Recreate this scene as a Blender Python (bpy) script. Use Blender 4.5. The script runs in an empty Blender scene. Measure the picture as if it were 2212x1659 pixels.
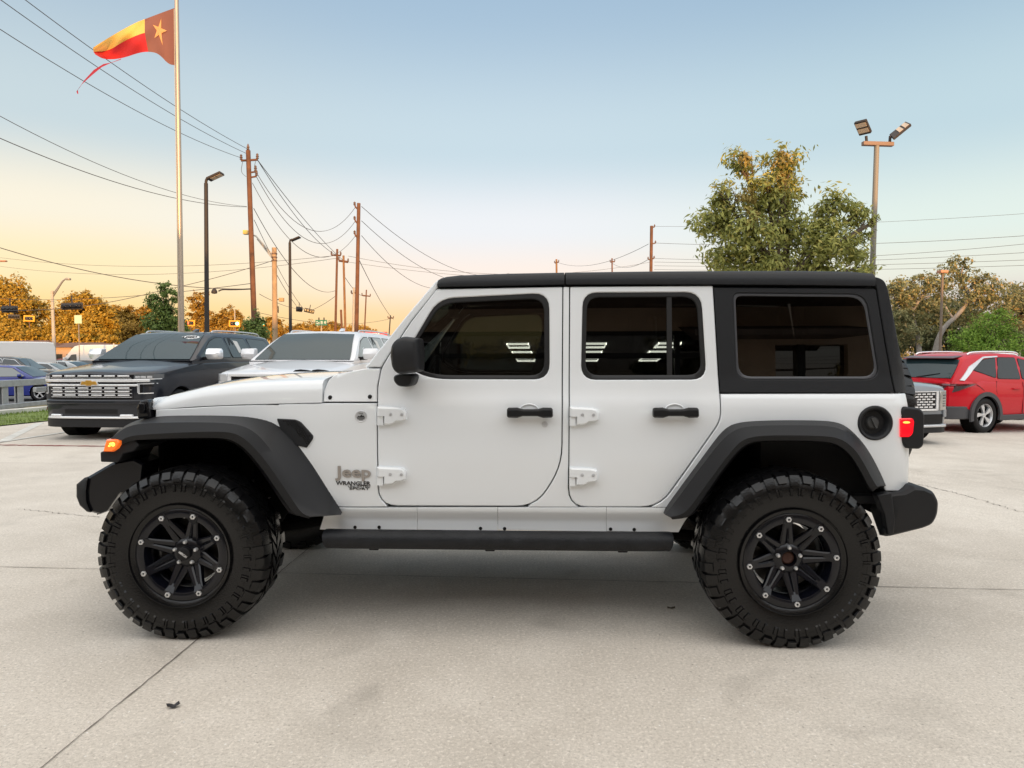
import bpy, bmesh, math, random
import numpy as np
from mathutils import Vector, Matrix, Euler

PI = math.pi
R = math.radians
scene = bpy.context.scene
C = scene.collection

# ------------------------------------------------------------------ camera
F = 1534.0                       # focal length for a picture 2212 units wide
CAM_H = 1.445
PITCH = R(2.39)
cam_d = bpy.data.cameras.new('camera')
cam_d.sensor_width = 36.0
cam_d.lens = 36.0 * F / 2212.0
cam_d.clip_start = 0.05
cam_d.clip_end = 2000
cam = bpy.data.objects.new('camera', cam_d)
C.objects.link(cam)
cam.location = (0, 0, CAM_H)
cam.rotation_euler = (PI / 2 - PITCH, 0, 0)
scene.camera = cam
scene.view_settings.view_transform = 'Standard'
scene.view_settings.look = 'None'
scene.view_settings.exposure = 0.28
scene.view_settings.gamma = 1.0
scene.render.film_transparent = False
scene.cycles.max_bounces = 8
scene.cycles.transparent_max_bounces = 16
scene.cycles.caustics_reflective = False
scene.cycles.caustics_refractive = False


def srgb(r, g, b):
    def f(v):
        v /= 255.0
        return v / 12.92 if v <= 0.04045 else ((v + 0.055) / 1.055) ** 2.4
    return (f(r), f(g), f(b), 1.0)


# ------------------------------------------------------------------ world
SUN_ELEV = R(4.0)
SUN_AZ = R(14)                   # sun stands behind the camera, a little to its right
world = bpy.data.worlds.new('World')
scene.world = world
world.use_nodes = True
nt = world.node_tree
nt.nodes.clear()
N = nt.nodes.new
L = nt.links.new
out = N('ShaderNodeOutputWorld')
tc = N('ShaderNodeTexCoord')
sep = N('ShaderNodeSeparateXYZ')
L(tc.outputs['Generated'], sep.inputs[0])


def wmath(op, a, b=None, c=None, clamp=False):
    n = N('ShaderNodeMath')
    n.operation = op
    n.use_clamp = clamp
    for i, v in enumerate((a, b, c)):
        if v is None:
            continue
        if isinstance(v, (int, float)):
            n.inputs[i].default_value = v
        else:
            L(v, n.inputs[i])
    return n.outputs[0]


def ramp(fac, stops):
    n = N('ShaderNodeValToRGB')
    n.color_ramp.interpolation = 'EASE'
    el = n.color_ramp.elements
    while len(el) > 1:
        el.remove(el[-1])
    el[0].position, el[0].color = stops[0]
    for p, c in stops[1:]:
        e = el.new(p)
        e.color = c
    L(fac, n.inputs[0])
    return n.outputs[0]


zc = wmath('MAXIMUM', sep.outputs[2], 0.0)
elev = wmath('DIVIDE', wmath('ARCSINE', zc), PI / 2)           # 0..1 over 0..90 degrees
D = 1 / 90.0
rampL = ramp(elev, [(0.0, srgb(248, 194, 112)), (2.5 * D, srgb(247, 209, 140)), (6 * D, srgb(245, 224, 180)),
                    (10 * D, srgb(237, 229, 210)), (16 * D, srgb(190, 205, 211)), (27 * D, srgb(158, 180, 199)),
                    (42 * D, (.62, .68, .74, 1)), (62 * D, (1.35, 1.28, 1.18, 1)), (1.0, (1.7, 1.56, 1.38, 1))])
rampM = ramp(elev, [(0.0, srgb(247, 192, 120)), (2.5 * D, srgb(245, 208, 160)), (6 * D, srgb(241, 226, 216)),
                    (10 * D, srgb(226, 228, 232)), (16 * D, srgb(190, 208, 218)), (27 * D, srgb(156, 181, 203)),
                    (42 * D, (.62, .68, .74, 1)), (62 * D, (1.35, 1.28, 1.18, 1)), (1.0, (1.7, 1.56, 1.38, 1))])
rampR = ramp(elev, [(0.0, srgb(214, 190, 180)), (3 * D, srgb(210, 196, 192)), (6 * D, srgb(222, 224, 212)),
                    (9 * D, srgb(215, 227, 221)), (16 * D, srgb(183, 205, 214)), (27 * D, srgb(150, 177, 199)),
                    (42 * D, (.62, .68, .74, 1)), (62 * D, (1.35, 1.28, 1.18, 1)), (1.0, (1.7, 1.56, 1.38, 1))])
azl = N('ShaderNodeMapRange')
azl.interpolation_type = 'SMOOTHSTEP'
azl.inputs[1].default_value, azl.inputs[2].default_value = -0.55, -0.05
L(sep.outputs[0], azl.inputs[0])
azr = N('ShaderNodeMapRange')
azr.interpolation_type = 'SMOOTHSTEP'
azr.inputs[1].default_value, azr.inputs[2].default_value = 0.02, 0.5
L(sep.outputs[0], azr.inputs[0])


def wmix(f, a, b):
    n = N('ShaderNodeMix')
    n.data_type = 'RGBA'
    if isinstance(f, (int, float)):
        n.inputs[0].default_value = f
    else:
        L(f, n.inputs[0])
    for i, v in ((6, a), (7, b)):
        if isinstance(v, tuple):
            n.inputs[i].default_value = v
        else:
            L(v, n.inputs[i])
    return n.outputs[2]


front = wmix(azr.outputs[0], wmix(azl.outputs[0], rampL, rampM), rampR)
# the half of the sky behind the camera holds the sunset and is brighter
back_ramp = ramp(elev, [(0.0, (0.95, 0.66, 0.42, 1)), (6 * D, (1.1, 0.92, 0.75, 1)), (15 * D, (1.45, 1.45, 1.42, 1)),
                        (35 * D, (1.60, 1.67, 1.74, 1)), (62 * D, (1.68, 1.62, 1.54, 1)), (1.0, (1.7, 1.56, 1.38, 1))])
bk = N('ShaderNodeMapRange')
bk.interpolation_type = 'SMOOTHSTEP'
bk.inputs[1].default_value, bk.inputs[2].default_value = 0.35, -0.45
L(sep.outputs[1], bk.inputs[0])
grad = wmix(bk.outputs[0], front, back_ramp)
sky = N('ShaderNodeTexSky')
sky.sky_type = 'NISHITA'
sky.sun_disc = False
sky.sun_elevation = SUN_ELEV
sky.sun_rotation = PI - SUN_AZ
bg1 = N('ShaderNodeBackground')
bg1.inputs[1].default_value = 0.1
L(sky.outputs[0], bg1.inputs[0])
bg2 = N('ShaderNodeBackground')
bg2.inputs[1].default_value = 1.0
L(grad, bg2.inputs[0])
mx = N('ShaderNodeMixShader')
mx.inputs[0].default_value = 0.93
L(bg1.outputs[0], mx.inputs[1])
L(bg2.outputs[0], mx.inputs[2])
L(mx.outputs[0], out.inputs[0])

# ------------------------------------------------------------------ sun
sd = bpy.data.lights.new('sun', 'SUN')
sd.energy = 5.0
sd.angle = R(1.0)
sd.color = (1.0, 0.52, 0.17)
sun = bpy.data.objects.new('sun', sd)
C.objects.link(sun)
sun_dir = Vector((math.sin(SUN_AZ) * math.cos(SUN_ELEV), -math.cos(SUN_AZ) * math.cos(SUN_ELEV), math.sin(SUN_ELEV)))
sun.rotation_euler = sun_dir.to_track_quat('Z', 'Y').to_euler()
sun.location = (8, -40, 30)


# ------------------------------------------------------------------ pixel (2212 wide) <-> world
def ray(px, py):
    x = (px - 1106.0) / F
    u = -(py - 829.5) / F
    return Vector((x, math.cos(PITCH) + math.sin(PITCH) * u, -math.sin(PITCH) + math.cos(PITCH) * u))


def at(px, py, Y):
    d = ray(px, py)
    return Vector((d.x * Y / d.y, Y, CAM_H + d.z * Y / d.y))


def gnd(px, py, z=0.0):
    d = ray(px, py)
    t = (z - CAM_H) / d.z
    return Vector((d.x * t, d.y * t, z))


# ------------------------------------------------------------------ materials
MATS = {}


def mat(name, col, rough=0.5, metal=0.0, spec=0.5, coat=0.0, bump=0.0, bscale=40.0, var=0.0, vscale=6.0, emit=None, estr=0.0,
        coat_rough=0.03, ior=1.5):
    if name in MATS:
        return MATS[name]
    m = bpy.data.materials.new(name)
    m.use_nodes = True
    n = m.node_tree
    b = n.nodes['Principled BSDF']
    if len(col) == 3:
        col = (*col, 1)
    b.inputs['Base Color'].default_value = col
    b.inputs['Roughness'].default_value = rough
    b.inputs['Metallic'].default_value = metal
    b.inputs['Specular IOR Level'].default_value = spec
    b.inputs['IOR'].default_value = ior
    b.inputs['Coat Weight'].default_value = coat
    b.inputs['Coat Roughness'].default_value = coat_rough
    if emit:
        b.inputs['Emission Color'].default_value = (*emit[:3], 1)
        b.inputs['Emission Strength'].default_value = estr
    t = None
    if var or bump:
        t = n.nodes.new('ShaderNodeTexCoord')
    if var:
        no = n.nodes.new('ShaderNodeTexNoise')
        no.inputs['Scale'].default_value = vscale
        no.inputs['Detail'].default_value = 6
        n.links.new(t.outputs['Object'], no.inputs['Vector'])
        mr = n.nodes.new('ShaderNodeMapRange')
        mr.inputs[1].default_value, mr.inputs[2].default_value = 0.25, 0.75
        mr.inputs[3].default_value, mr.inputs[4].default_value = 1 - var, 1 + var
        n.links.new(no.outputs[0], mr.inputs[0])
        mi = n.nodes.new('ShaderNodeVectorMath')
        mi.operation = 'SCALE'
        mi.inputs[0].default_value = col[:3]
        n.links.new(mr.outputs[0], mi.inputs['Scale'])
        n.links.new(mi.outputs[0], b.inputs['Base Color'])
    if bump:
        nb = n.nodes.new('ShaderNodeTexNoise')
        nb.inputs['Scale'].default_value = bscale
        nb.inputs['Detail'].default_value = 4
        n.links.new(t.outputs['Object'], nb.inputs['Vector'])
        bp = n.nodes.new('ShaderNodeBump')
        bp.inputs['Strength'].default_value = bump
        bp.inputs['Distance'].default_value = 0.01
        n.links.new(nb.outputs[0], bp.inputs['Height'])
        n.links.new(bp.outputs[0], b.inputs['Normal'])
    MATS[name] = m
    return m


def glass_mat(name, tint, refl=0.06, rough=0.0):
    """car glass: a clear reflection over a tinted pane one can look through"""
    if name in MATS:
        return MATS[name]
    m = bpy.data.materials.new(name)
    m.use_nodes = True
    n = m.node_tree
    n.nodes.clear()
    o = n.nodes.new('ShaderNodeOutputMaterial')
    tr = n.nodes.new('ShaderNodeBsdfTransparent')
    tr.inputs[0].default_value = (*tint, 1)
    gl = n.nodes.new('ShaderNodeBsdfGlossy')
    gl.inputs['Roughness'].default_value = rough
    fr = n.nodes.new('ShaderNodeFresnel')
    fr.inputs[0].default_value = 1.5
    ad = n.nodes.new('ShaderNodeMath')
    ad.operation = 'ADD'
    ad.use_clamp = True
    ad.inputs[1].default_value = refl - 0.04
    n.links.new(fr.outputs[0], ad.inputs[0])
    mx = n.nodes.new('ShaderNodeMixShader')
    n.links.new(ad.outputs[0], mx.inputs[0])
    n.links.new(tr.outputs[0], mx.inputs[1])
    n.links.new(gl.outputs[0], mx.inputs[2])
    n.links.new(mx.outputs[0], o.inputs[0])
    MATS[name] = m
    return m


# ------------------------------------------------------------------ mesh builder
class MB:
    def __init__(self):
        self.v, self.f = [], []

    def add(self, vs, fs):
        o = len(self.v)
        self.v += [tuple(p) for p in vs]
        self.f += [tuple(i + o for i in f) for f in fs]
        return self

    def box(self, x0, x1, y0, y1, z0, z1):
        return self.add([(x0, y0, z0), (x1, y0, z0), (x1, y1, z0), (x0, y1, z0), (x0, y0, z1), (x1, y0, z1), (x1, y1, z1), (x0, y1, z1)],
                        [(0, 3, 2, 1), (4, 5, 6, 7), (0, 1, 5, 4), (1, 2, 6, 5), (2, 3, 7, 6), (3, 0, 4, 7)])

    def obox(self, c, ax, ay, az):
        """oriented box: centre and three half axes"""
        c, ax, ay, az = map(Vector, (c, ax, ay, az))
        vs = [c + sx * ax + sy * ay + sz * az for sz in (-1, 1) for sx, sy in ((-1, -1), (1, -1), (1, 1), (-1, 1))]
        return self.add(vs, [(0, 3, 2, 1), (4, 5, 6, 7), (0, 1, 5, 4), (1, 2, 6, 5), (2, 3, 7, 6), (3, 0, 4, 7)])

    def loft(self, rings, closed=True, cap=True, loop=False):
        n = len(rings[0])
        vs = [p for r_ in rings for p in r_]
        fs = []
        m = len(rings)
        for i in range(m if loop else m - 1):
            a, b = i * n, ((i + 1) % m) * n
            for j in range(n if closed else n - 1):
                k = (j + 1) % n
                fs.append((a + j, a + k, b + k, b + j))
        if cap and closed and not loop:
            fs.append(tuple(reversed(range(n))))
            fs.append(tuple(range((m - 1) * n, m * n)))
        return self.add(vs, fs)

    def tube(self, pts, r, n=8, cap=True):
        pts = [Vector(p) for p in pts]
        if not isinstance(r, (list, tuple)):
            r = [r] * len(pts)
        rings = []
        up = None
        for i, p in enumerate(pts):
            t = (pts[min(i + 1, len(pts) - 1)] - pts[max(i - 1, 0)]).normalized()
            if up is None:
                up = t.orthogonal().normalized()
            else:
                up = (up - t * up.dot(t))
                up = up.normalized() if up.length > 1e-6 else t.orthogonal().normalized()
            s = t.cross(up)
            rings.append([p + (up * math.cos(2 * PI * k / n) + s * math.sin(2 * PI * k / n)) * r[i] for k in range(n)])
        return self.loft(rings, True, cap)

    def lathe(self, prof, n=32, axis='Z', c=(0, 0, 0), close=False):
        """prof: (radius, height along axis)"""
        rings = []
        for k in range(n):
            a = 2 * PI * k / n
            ca, sa = math.cos(a), math.sin(a)
            rg = []
            for r_, h in prof:
                if axis == 'Z':
                    rg.append((c[0] + r_ * ca, c[1] + r_ * sa, c[2] + h))
                elif axis == 'Y':
                    rg.append((c[0] + r_ * ca, c[1] + h, c[2] + r_ * sa))
                else:
                    rg.append((c[0] + h, c[1] + r_ * ca, c[2] + r_ * sa))
            rings.append(rg)
        return self.loft(rings, close, False, True)

    def cyl(self, p0, p1, r, n=16, r1=None):
        return self.tube([p0, p1], [r, r if r1 is None else r1], n)

    def prism(self, poly, fn0, fn1):
        """poly: list of 2D points; fn0/fn1 map (u,v) to 3D for front/back"""
        n = len(poly)
        vs = [fn0(*p) for p in poly] + [fn1(*p) for p in poly]
        fs = [tuple(range(n)), tuple(range(2 * n - 1, n - 1, -1))]
        for i in range(n):
            j = (i + 1) % n
            fs.append((i, i + n, j + n, j))
        return self.add(vs, fs)

    def xform(self, M):
        self.v = [tuple(M @ Vector(p)) for p in self.v]
        return self

    def mirror(self, ax=1):
        m = MB()
        m.v = [tuple(-c if i == ax else c for i, c in enumerate(p)) for p in self.v]
        m.f = [tuple(reversed(f)) for f in self.f]
        return m


def obj(name, mb, m, parent=None, smooth=35, bevel=0.0, seg=2, recalc=True, label=None):
    me = bpy.data.meshes.new(name)
    me.from_pydata(mb.v, [], mb.f)
    if recalc:
        bm = bmesh.new()
        bm.from_mesh(me)
        bmesh.ops.recalc_face_normals(bm, faces=bm.faces)
        bm.to_mesh(me)
        bm.free()
    me.materials.append(m)
    if smooth:
        me.shade_smooth()
        me.set_sharp_from_angle(angle=R(smooth))
    o = bpy.data.objects.new(name, me)
    C.objects.link(o)
    if parent is not None:
        o.parent = parent
    if bevel:
        b = o.modifiers.new('bevel', 'BEVEL')
        b.width = bevel
        b.segments = seg
        b.limit_method = 'ANGLE'
        b.angle_limit = R(40)
        b.harden_normals = False
    if label:
        o['label'] = label
    return o


def tag(o, label, cat, group=None):
    o['label'] = label
    o['category'] = cat
    if group:
        o['group'] = group
    return o


def struct(o, kind='structure'):
    o['kind'] = kind
    return o


def thing(name, label, cat, loc=(0, 0, 0), rz=0, group=None):
    o = bpy.data.objects.new(name, None)
    C.objects.link(o)
    o.empty_display_size = 0.2
    o.location = loc
    o.rotation_euler = (0, 0, rz)
    return tag(o, label, cat, group)


def dup(o, parent=None):
    c = o.copy()
    C.objects.link(c)
    c.parent = parent
    for ch in list(o.children):
        dup(ch, c)
    return c


def text_mb(s, size, extrude=0.004, bold=0.0, shear=0.0, align='LEFT', spacing=1.0):
    cu = bpy.data.curves.new('t', 'FONT')
    cu.body = s
    cu.size = size
    cu.extrude = extrude
    cu.offset = bold
    cu.shear = shear
    cu.align_x = align
    cu.space_character = spacing
    cu.resolution_u = 3
    o = bpy.data.objects.new('t', cu)
    C.objects.link(o)
    bpy.context.view_layer.update()
    me = bpy.data.meshes.new_from_object(o.evaluated_get(bpy.context.evaluated_depsgraph_get()))
    mb = MB()
    mb.v = [tuple(v.co) for v in me.vertices]
    mb.f = [tuple(p.vertices) for p in me.polygons]
    bpy.data.objects.remove(o)
    bpy.data.curves.remove(cu)
    bpy.data.meshes.remove(me)
    return mb


def fit_text(mb, x0, x1, z0, z1):
    """scale flat text (in its own x,y) into the box x0..x1, z0..z1; returns MB with x->x, y->z, z->-y"""
    xs = [p[0] for p in mb.v]
    ys = [p[1] for p in mb.v]
    ax, bx, ay, by = min(xs), max(xs), min(ys), max(ys)
    mb.v = [(x0 + (p[0] - ax) / (bx - ax) * (x1 - x0), -p[2], z0 + (p[1] - ay) / (by - ay) * (z1 - z0)) for p in mb.v]
    return mb


def fillet(poly, seg=5):
    """poly of (x,y) or (x,y,r): rounds corners that carry r"""
    n = len(poly)
    res = []
    for i, p in enumerate(poly):
        r_ = p[2] if len(p) > 2 else 0
        if not r_:
            res.append((p[0], p[1]))
            continue
        a = Vector(poly[i - 1][:2])
        b = Vector(p[:2])
        c = Vector(poly[(i + 1) % n][:2])
        ta = min(r_, (a - b).length * 0.48)
        tc_ = min(r_, (c - b).length * 0.48)
        p0 = b + (a - b).normalized() * ta
        p2 = b + (c - b).normalized() * tc_
        for k in range(seg + 1):
            t = k / seg
            q = p0 * (1 - t) ** 2 + b * 2 * t * (1 - t) + p2 * t * t
            res.append((q.x, q.y))
    return res


def resample(pts, n):
    pts = [Vector(p) for p in pts]
    d = [0]
    for a, b in zip(pts, pts[1:]):
        d.append(d[-1] + (b - a).length)
    res = []
    j = 0
    for i in range(n):
        s = d[-1] * i / (n - 1)
        while j < len(pts) - 2 and d[j + 1] < s:
            j += 1
        t = (s - d[j]) / max(1e-9, d[j + 1] - d[j])
        res.append(pts[j].lerp(pts[j + 1], min(1, max(0, t))))
    return res


def smooth_poly(pts, it=2):
    """Chaikin for an open polyline"""
    pts = [Vector(p) for p in pts]
    for _ in range(it):
        q = [pts[0]]
        for a, b in zip(pts, pts[1:]):
            q += [a.lerp(b, 0.25), a.lerp(b, 0.75)]
        q.append(pts[-1])
        pts = q
    return pts


# shared materials
M_white = mat('white_paint', (0.825, 0.85, 0.87), 0.35, coat=1.0, coat_rough=0.03)
M_trim = mat('black_trim_plastic', (0.014, 0.0145, 0.0165), 0.5, spec=.32, bump=0.12, bscale=420)
M_black = mat('black_plastic', (0.007, 0.007, 0.008), 0.5, spec=.3)
M_dark = mat('underbody_black', (0.004, 0.004, 0.004), 0.85, spec=.1)
M_gloss = mat('gloss_black', (0.005, 0.005, 0.007), 0.22, spec=.35, coat=0.15)
M_rubber = mat('tyre_rubber', (0.0035, 0.0035, 0.004), 0.27, spec=.42, bump=0.15, bscale=120)
M_rubber2 = mat('tyre_rubber_plain', (0.010, 0.010, 0.011), 0.6, spec=.25)
M_chrome = mat('chrome', (0.90, 0.91, 0.93), 0.2, metal=0.45)
M_alloy = mat('alloy_silver', (0.62, 0.63, 0.65), 0.3, metal=0.45)
M_nut = mat('zinc_nut', (0.78, 0.78, 0.78), 0.35, metal=0.6)
M_steel = mat('galvanised_steel', (0.42, 0.44, 0.46), 0.5, metal=0.6, var=0.15, vscale=9)
M_roofblk = mat('black_hardtop', (0.012, 0.013, 0.0155), 0.5, spec=.34, bump=0.15, bscale=500)
M_seal = mat('window_seal', (0.009, 0.009, 0.01), 0.5)
M_cloth = mat('seat_cloth', (0.03, 0.03, 0.032), 0.85)
# ================================================================== the white off-roader (main subject)
JO = Vector((-0.1475, 4.464, 0.0))
JYAW = R(-2.0)
JC, JS = math.cos(JYAW), math.sin(JYAW)


def to_local(v, point=True):
    d = v - JO if point else v
    return Vector((JC * d.x + JS * d.y, -JS * d.x + JC * d.y, v.z))


def J(px, py, yl):
    """jeep-frame (x,z) of a photo pixel on the plane y = yl"""
    o = to_local(Vector((0, 0, CAM_H)))
    d = to_local(ray(px, py), False)
    t = (yl - o.y) / d.y
    return (o.x + d.x * t, CAM_H + d.z * t)


PROF = [(0.30, 0.74), (0.50, 0.762), (0.575, 0.764), (0.627, 0.79), (0.66, 0.793), (0.90, 0.806), (1.10, 0.804), (1.185, 0.797),
        (1.245, 0.779), (1.33, 0.766), (1.56, 0.754), (1.79, 0.741), (1.90, 0.735)]
XCOWL = J(815, 870, -0.79)[0]
XREAR = J(1962, 950, -0.77)[0]


def body_y(x, z):
    """half width of the body shell at (x,z), positive"""
    for (a, ya), (b, yb) in zip(PROF, PROF[1:]):
        if z <= b:
            t = max(0.0, (z - a) / (b - a))
            y = ya + (yb - ya) * t
            break
    else:
        y = PROF[-1][1]
    if x < XCOWL:
        t = (XCOWL - x) / 1.25
        y -= 0.115 * t ** 1.4
        if z > 1.05:
            y -= 0.0 * t
    if x > XREAR - 0.11:
        t = (x - XREAR + 0.11) / 0.11
        y -= 0.045 * min(1.6, t) ** 2.2
    return y


def B(px, py, off=0.0):
    yl = -0.79
    for _ in range(8):
        x, z = J(px, py, yl)
        yl = -body_y(x, z) + off
    return (x, z)


def Bpoly(poly, off=0.0):
    return [B(px, py, off) for px, py in fillet(poly)]


def inset2d(poly, d):
    """move a closed outline inwards by d (outwards if negative)"""
    q = []
    for p in poly:
        if not q or (p[0] - q[-1][0]) ** 2 + (p[1] - q[-1][1]) ** 2 > 4e-6:
            q.append(p)
    if (q[0][0] - q[-1][0]) ** 2 + (q[0][1] - q[-1][1]) ** 2 < 4e-6:
        q.pop()
    n = len(q)
    ar = sum(q[i][0] * q[(i + 1) % n][1] - q[(i + 1) % n][0] * q[i][1] for i in range(n))
    sg = 1 if ar > 0 else -1
    res = []
    for i in range(n):
        a, b, c = Vector(q[i - 1]), Vector(q[i]), Vector(q[(i + 1) % n])
        t0, t1 = (b - a).normalized(), (c - b).normalized()
        n0, n1 = Vector((-t0.y, t0.x)) * sg, Vector((-t1.y, t1.x)) * sg
        m = n0 + n1
        if m.length < 1e-6:
            m = n0
        m.normalize()
        res.append(tuple(b + m * (d / max(.45, m.dot(n0)))))
    return res


def panel(name, outline, holes, m, parent, off=0.0, gap=0.003, rad=0.004, depth=0.03, sides=(-1, 1), step=0.028, smooth=40, label=None, yfun=None):
    """curved sheet-metal panel on the body side: outline/holes are (x,z) in the jeep frame"""
    yfun = yfun or body_y
    bm = bmesh.new()
    loops = [inset2d(outline, gap + rad)] + [inset2d(h, -(gap + rad)) for h in holes]
    edges = []
    for lp in loops:
        vs = [bm.verts.new((x, 0, z)) for x, z in lp]
        edges += [bm.edges.new((vs[i], vs[(i + 1) % len(vs)])) for i in range(len(vs))]
    bmesh.ops.triangle_fill(bm, use_beauty=True, use_dissolve=False, edges=edges)
    zs = [v.co.z for v in bm.verts]
    xs = [v.co.x for v in bm.verts]

    def cut(co, no):
        bmesh.ops.bisect_plane(bm, geom=bm.verts[:] + bm.edges[:] + bm.faces[:], dist=1e-5, plane_co=co, plane_no=no)
    z = min(zs) + step
    while z < max(zs) - 0.004:
        cut((0, 0, z), (0, 0, 1))
        z += step
    x = min(xs) + 0.06
    while x < max(xs) - 0.01:
        if x < XCOWL or x > XREAR - 0.2:
            cut((x, 0, 0), (1, 0, 0))
        x += 0.03 if x > XREAR - 0.15 else 0.08
    bmesh.ops.remove_doubles(bm, verts=bm.verts, dist=.0009)
    bmesh.ops.recalc_face_normals(bm, faces=bm.faces)
    if bm.faces and sum(f.normal.y * f.calc_area() for f in bm.faces) > 0:
        bmesh.ops.reverse_faces(bm, faces=bm.faces)

    # outward direction at each boundary vertex (longer edges count for more)
    def outward():
        acc = {}
        for e in bm.edges:
            if len(e.link_faces) == 1:
                f = e.link_faces[0]
                a, b = e.verts
                d = (b.co - a.co)
                nrm = Vector((d.z, 0, -d.x))
                if nrm.length < 1e-7:
                    continue
                if nrm.dot(f.calc_center_median() - a.co) > 0:
                    nrm = -nrm
                for v in e.verts:
                    acc.setdefault(v, []).append(nrm)
        res = {}
        for v, ns in acc.items():
            s = Vector((0, 0, 0))
            big = max(ns, key=lambda q: q.length)
            for q in ns:
                s += q.normalized() * min(q.length, .006)
            if s.length > 1e-7:
                s.normalize()
                res[v] = s / max(0.6, s.dot(big.normalized()))
        return res
    ow = outward()
    flat = {v: d for v, d in ow.items()}
    bed = [e for e in bm.edges if len(e.link_faces) == 1]
    ext1 = bmesh.ops.extrude_edge_only(bm, edges=bed)
    mapv = {}
    # match the new verts with their sources through coordinates
    src = {tuple(round(c, 6) for c in v.co): v for v in flat}
    new1 = [g for g in ext1['geom'] if isinstance(g, bmesh.types.BMVert)]
    for v in new1:
        s = src.get(tuple(round(c, 6) for c in v.co))
        mapv[v] = flat.get(s, Vector((0, 0, 0)))
    lvl = {v: 0.0 for v in bm.verts}
    for v in new1:
        v.co += mapv[v] * rad
        lvl[v] = rad
    ed1 = [g for g in ext1['geom'] if isinstance(g, bmesh.types.BMEdge)]
    ext2 = bmesh.ops.extrude_edge_only(bm, edges=ed1)
    new2 = [g for g in ext2['geom'] if isinstance(g, bmesh.types.BMVert)]
    for v in new2:
        lvl[v] = rad + depth
    for v in bm.verts:
        v.co.y = -yfun(v.co.x, v.co.z) + off + lvl.get(v, 0.0)
    objs = []
    me = bpy.data.meshes.new(name)
    bm.to_mesh(me)
    bm.free()
    for s in sides:
        if s == 1:
            me2 = me.copy()
            bm2 = bmesh.new()
            bm2.from_mesh(me2)
            for v in bm2.verts:
                v.co.y = -v.co.y
            bmesh.ops.reverse_faces(bm2, faces=bm2.faces)
            bm2.to_mesh(me2)
            bm2.free()
        else:
            me2 = me
        me2.materials.append(m)
        me2.shade_smooth()
        me2.set_sharp_from_angle(angle=R(smooth))
        o = bpy.data.objects.new(name, me2)
        C.objects.link(o)
        o.parent = parent
        if label:
            o['label'] = label
        objs.append(o)
    return objs


jeep = thing('off_road_suv', 'white four door off-road SUV with black hardtop, black flares and chunky tyres, filling the foreground', 'suv',
             JO, JYAW)

# ---- outlines traced on the body side
door1_px = [(815, 870), (815.5, 834, 10), (823, 795, 12), (847, 755), (887, 695), (942.5, 623.6, 3), (1216, 618.5, 4), (1213.8, 1006, 44),
            (1158, 1094.5, 44), (817, 1093.5, 42)]
door2_px = [(1230.7, 618.5, 4), (1541, 616, 4), (1555.5, 850), (1558, 908, 22), (1425, 1096, 42), (1228, 1096, 42)]
win1_px = [(948, 648, 34), (1183, 636, 34), (1184, 817, 34), (930, 816.5, 45), (878, 790, 24), (880, 762)]
win2_px = [(1262, 635, 30), (1512, 634, 34), (1523.5, 817, 32), (1258, 817.5, 32)]
win3_px = [(1588, 637.5, 14), (1867, 640, 32), (1896, 815, 30), (1595.5, 815, 28)]
door1, door2 = Bpoly(door1_px), Bpoly(door2_px)
win1, win2, win3 = Bpoly(win1_px), Bpoly(win2_px), Bpoly(win3_px)


def shrink(px, k):
    """grow (k>0) a pixel polygon about its centre, for window surrounds"""
    cx = sum(p[0] for p in px) / len(px)
    cy = sum(p[1] for p in px) / len(px)
    w = max(p[0] for p in px) - min(p[0] for p in px)
    h = max(p[1] for p in px) - min(p[1] for p in px)
    return [(cx + (p[0] - cx) * (1 + 2 * k / w), cy + (p[1] - cy) * (1 + 2 * k / h), *p[2:]) for p in px]


M_jglass = glass_mat('front_door_glass', (0.13, 0.15, 0.13), 0.095)
M_jdark = glass_mat('privacy_glass', (0.02, 0.021, 0.02), 0.095)
M_shield = glass_mat('windshield_glass', (0.55, 0.60, 0.57), 0.07)

for dn, win, wpx, gm in ((door1, win1, win1_px, M_jglass), (door2, win2, win2_px, M_jdark)):
    grow = Bpoly(shrink(wpx, 2.0))
    doors = panel('door', dn, [grow], M_white, jeep, depth=0.045, rad=0.005)
    for s, d in zip((-1, 1), doors):
        seal_in = Bpoly(shrink(wpx, -4.2))
        panel('window_seal', grow, [seal_in], M_seal, d, off=0.004, gap=-0.006, rad=0.004, depth=0.02, sides=(s,))
        panel('window_glass', Bpoly(shrink(wpx, -3.5)), [], gm, d, off=0.020, gap=0, rad=0.0005, depth=0.004, sides=(s,))
        if gm is M_jdark:
            a = Bpoly([(1441, 637), (1452, 637), (1453, 814), (1442, 814)])
            panel('window_divider', a, [], M_seal, d, off=0.010, gap=0, rad=0.002, depth=0.02, sides=(s,))
near_door1 = [o for o in jeep.children if o.name.startswith('door')][0]
DOORS = [o for o in jeep.children if o.name.startswith('door')]      # near1, far1, near2, far2

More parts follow.
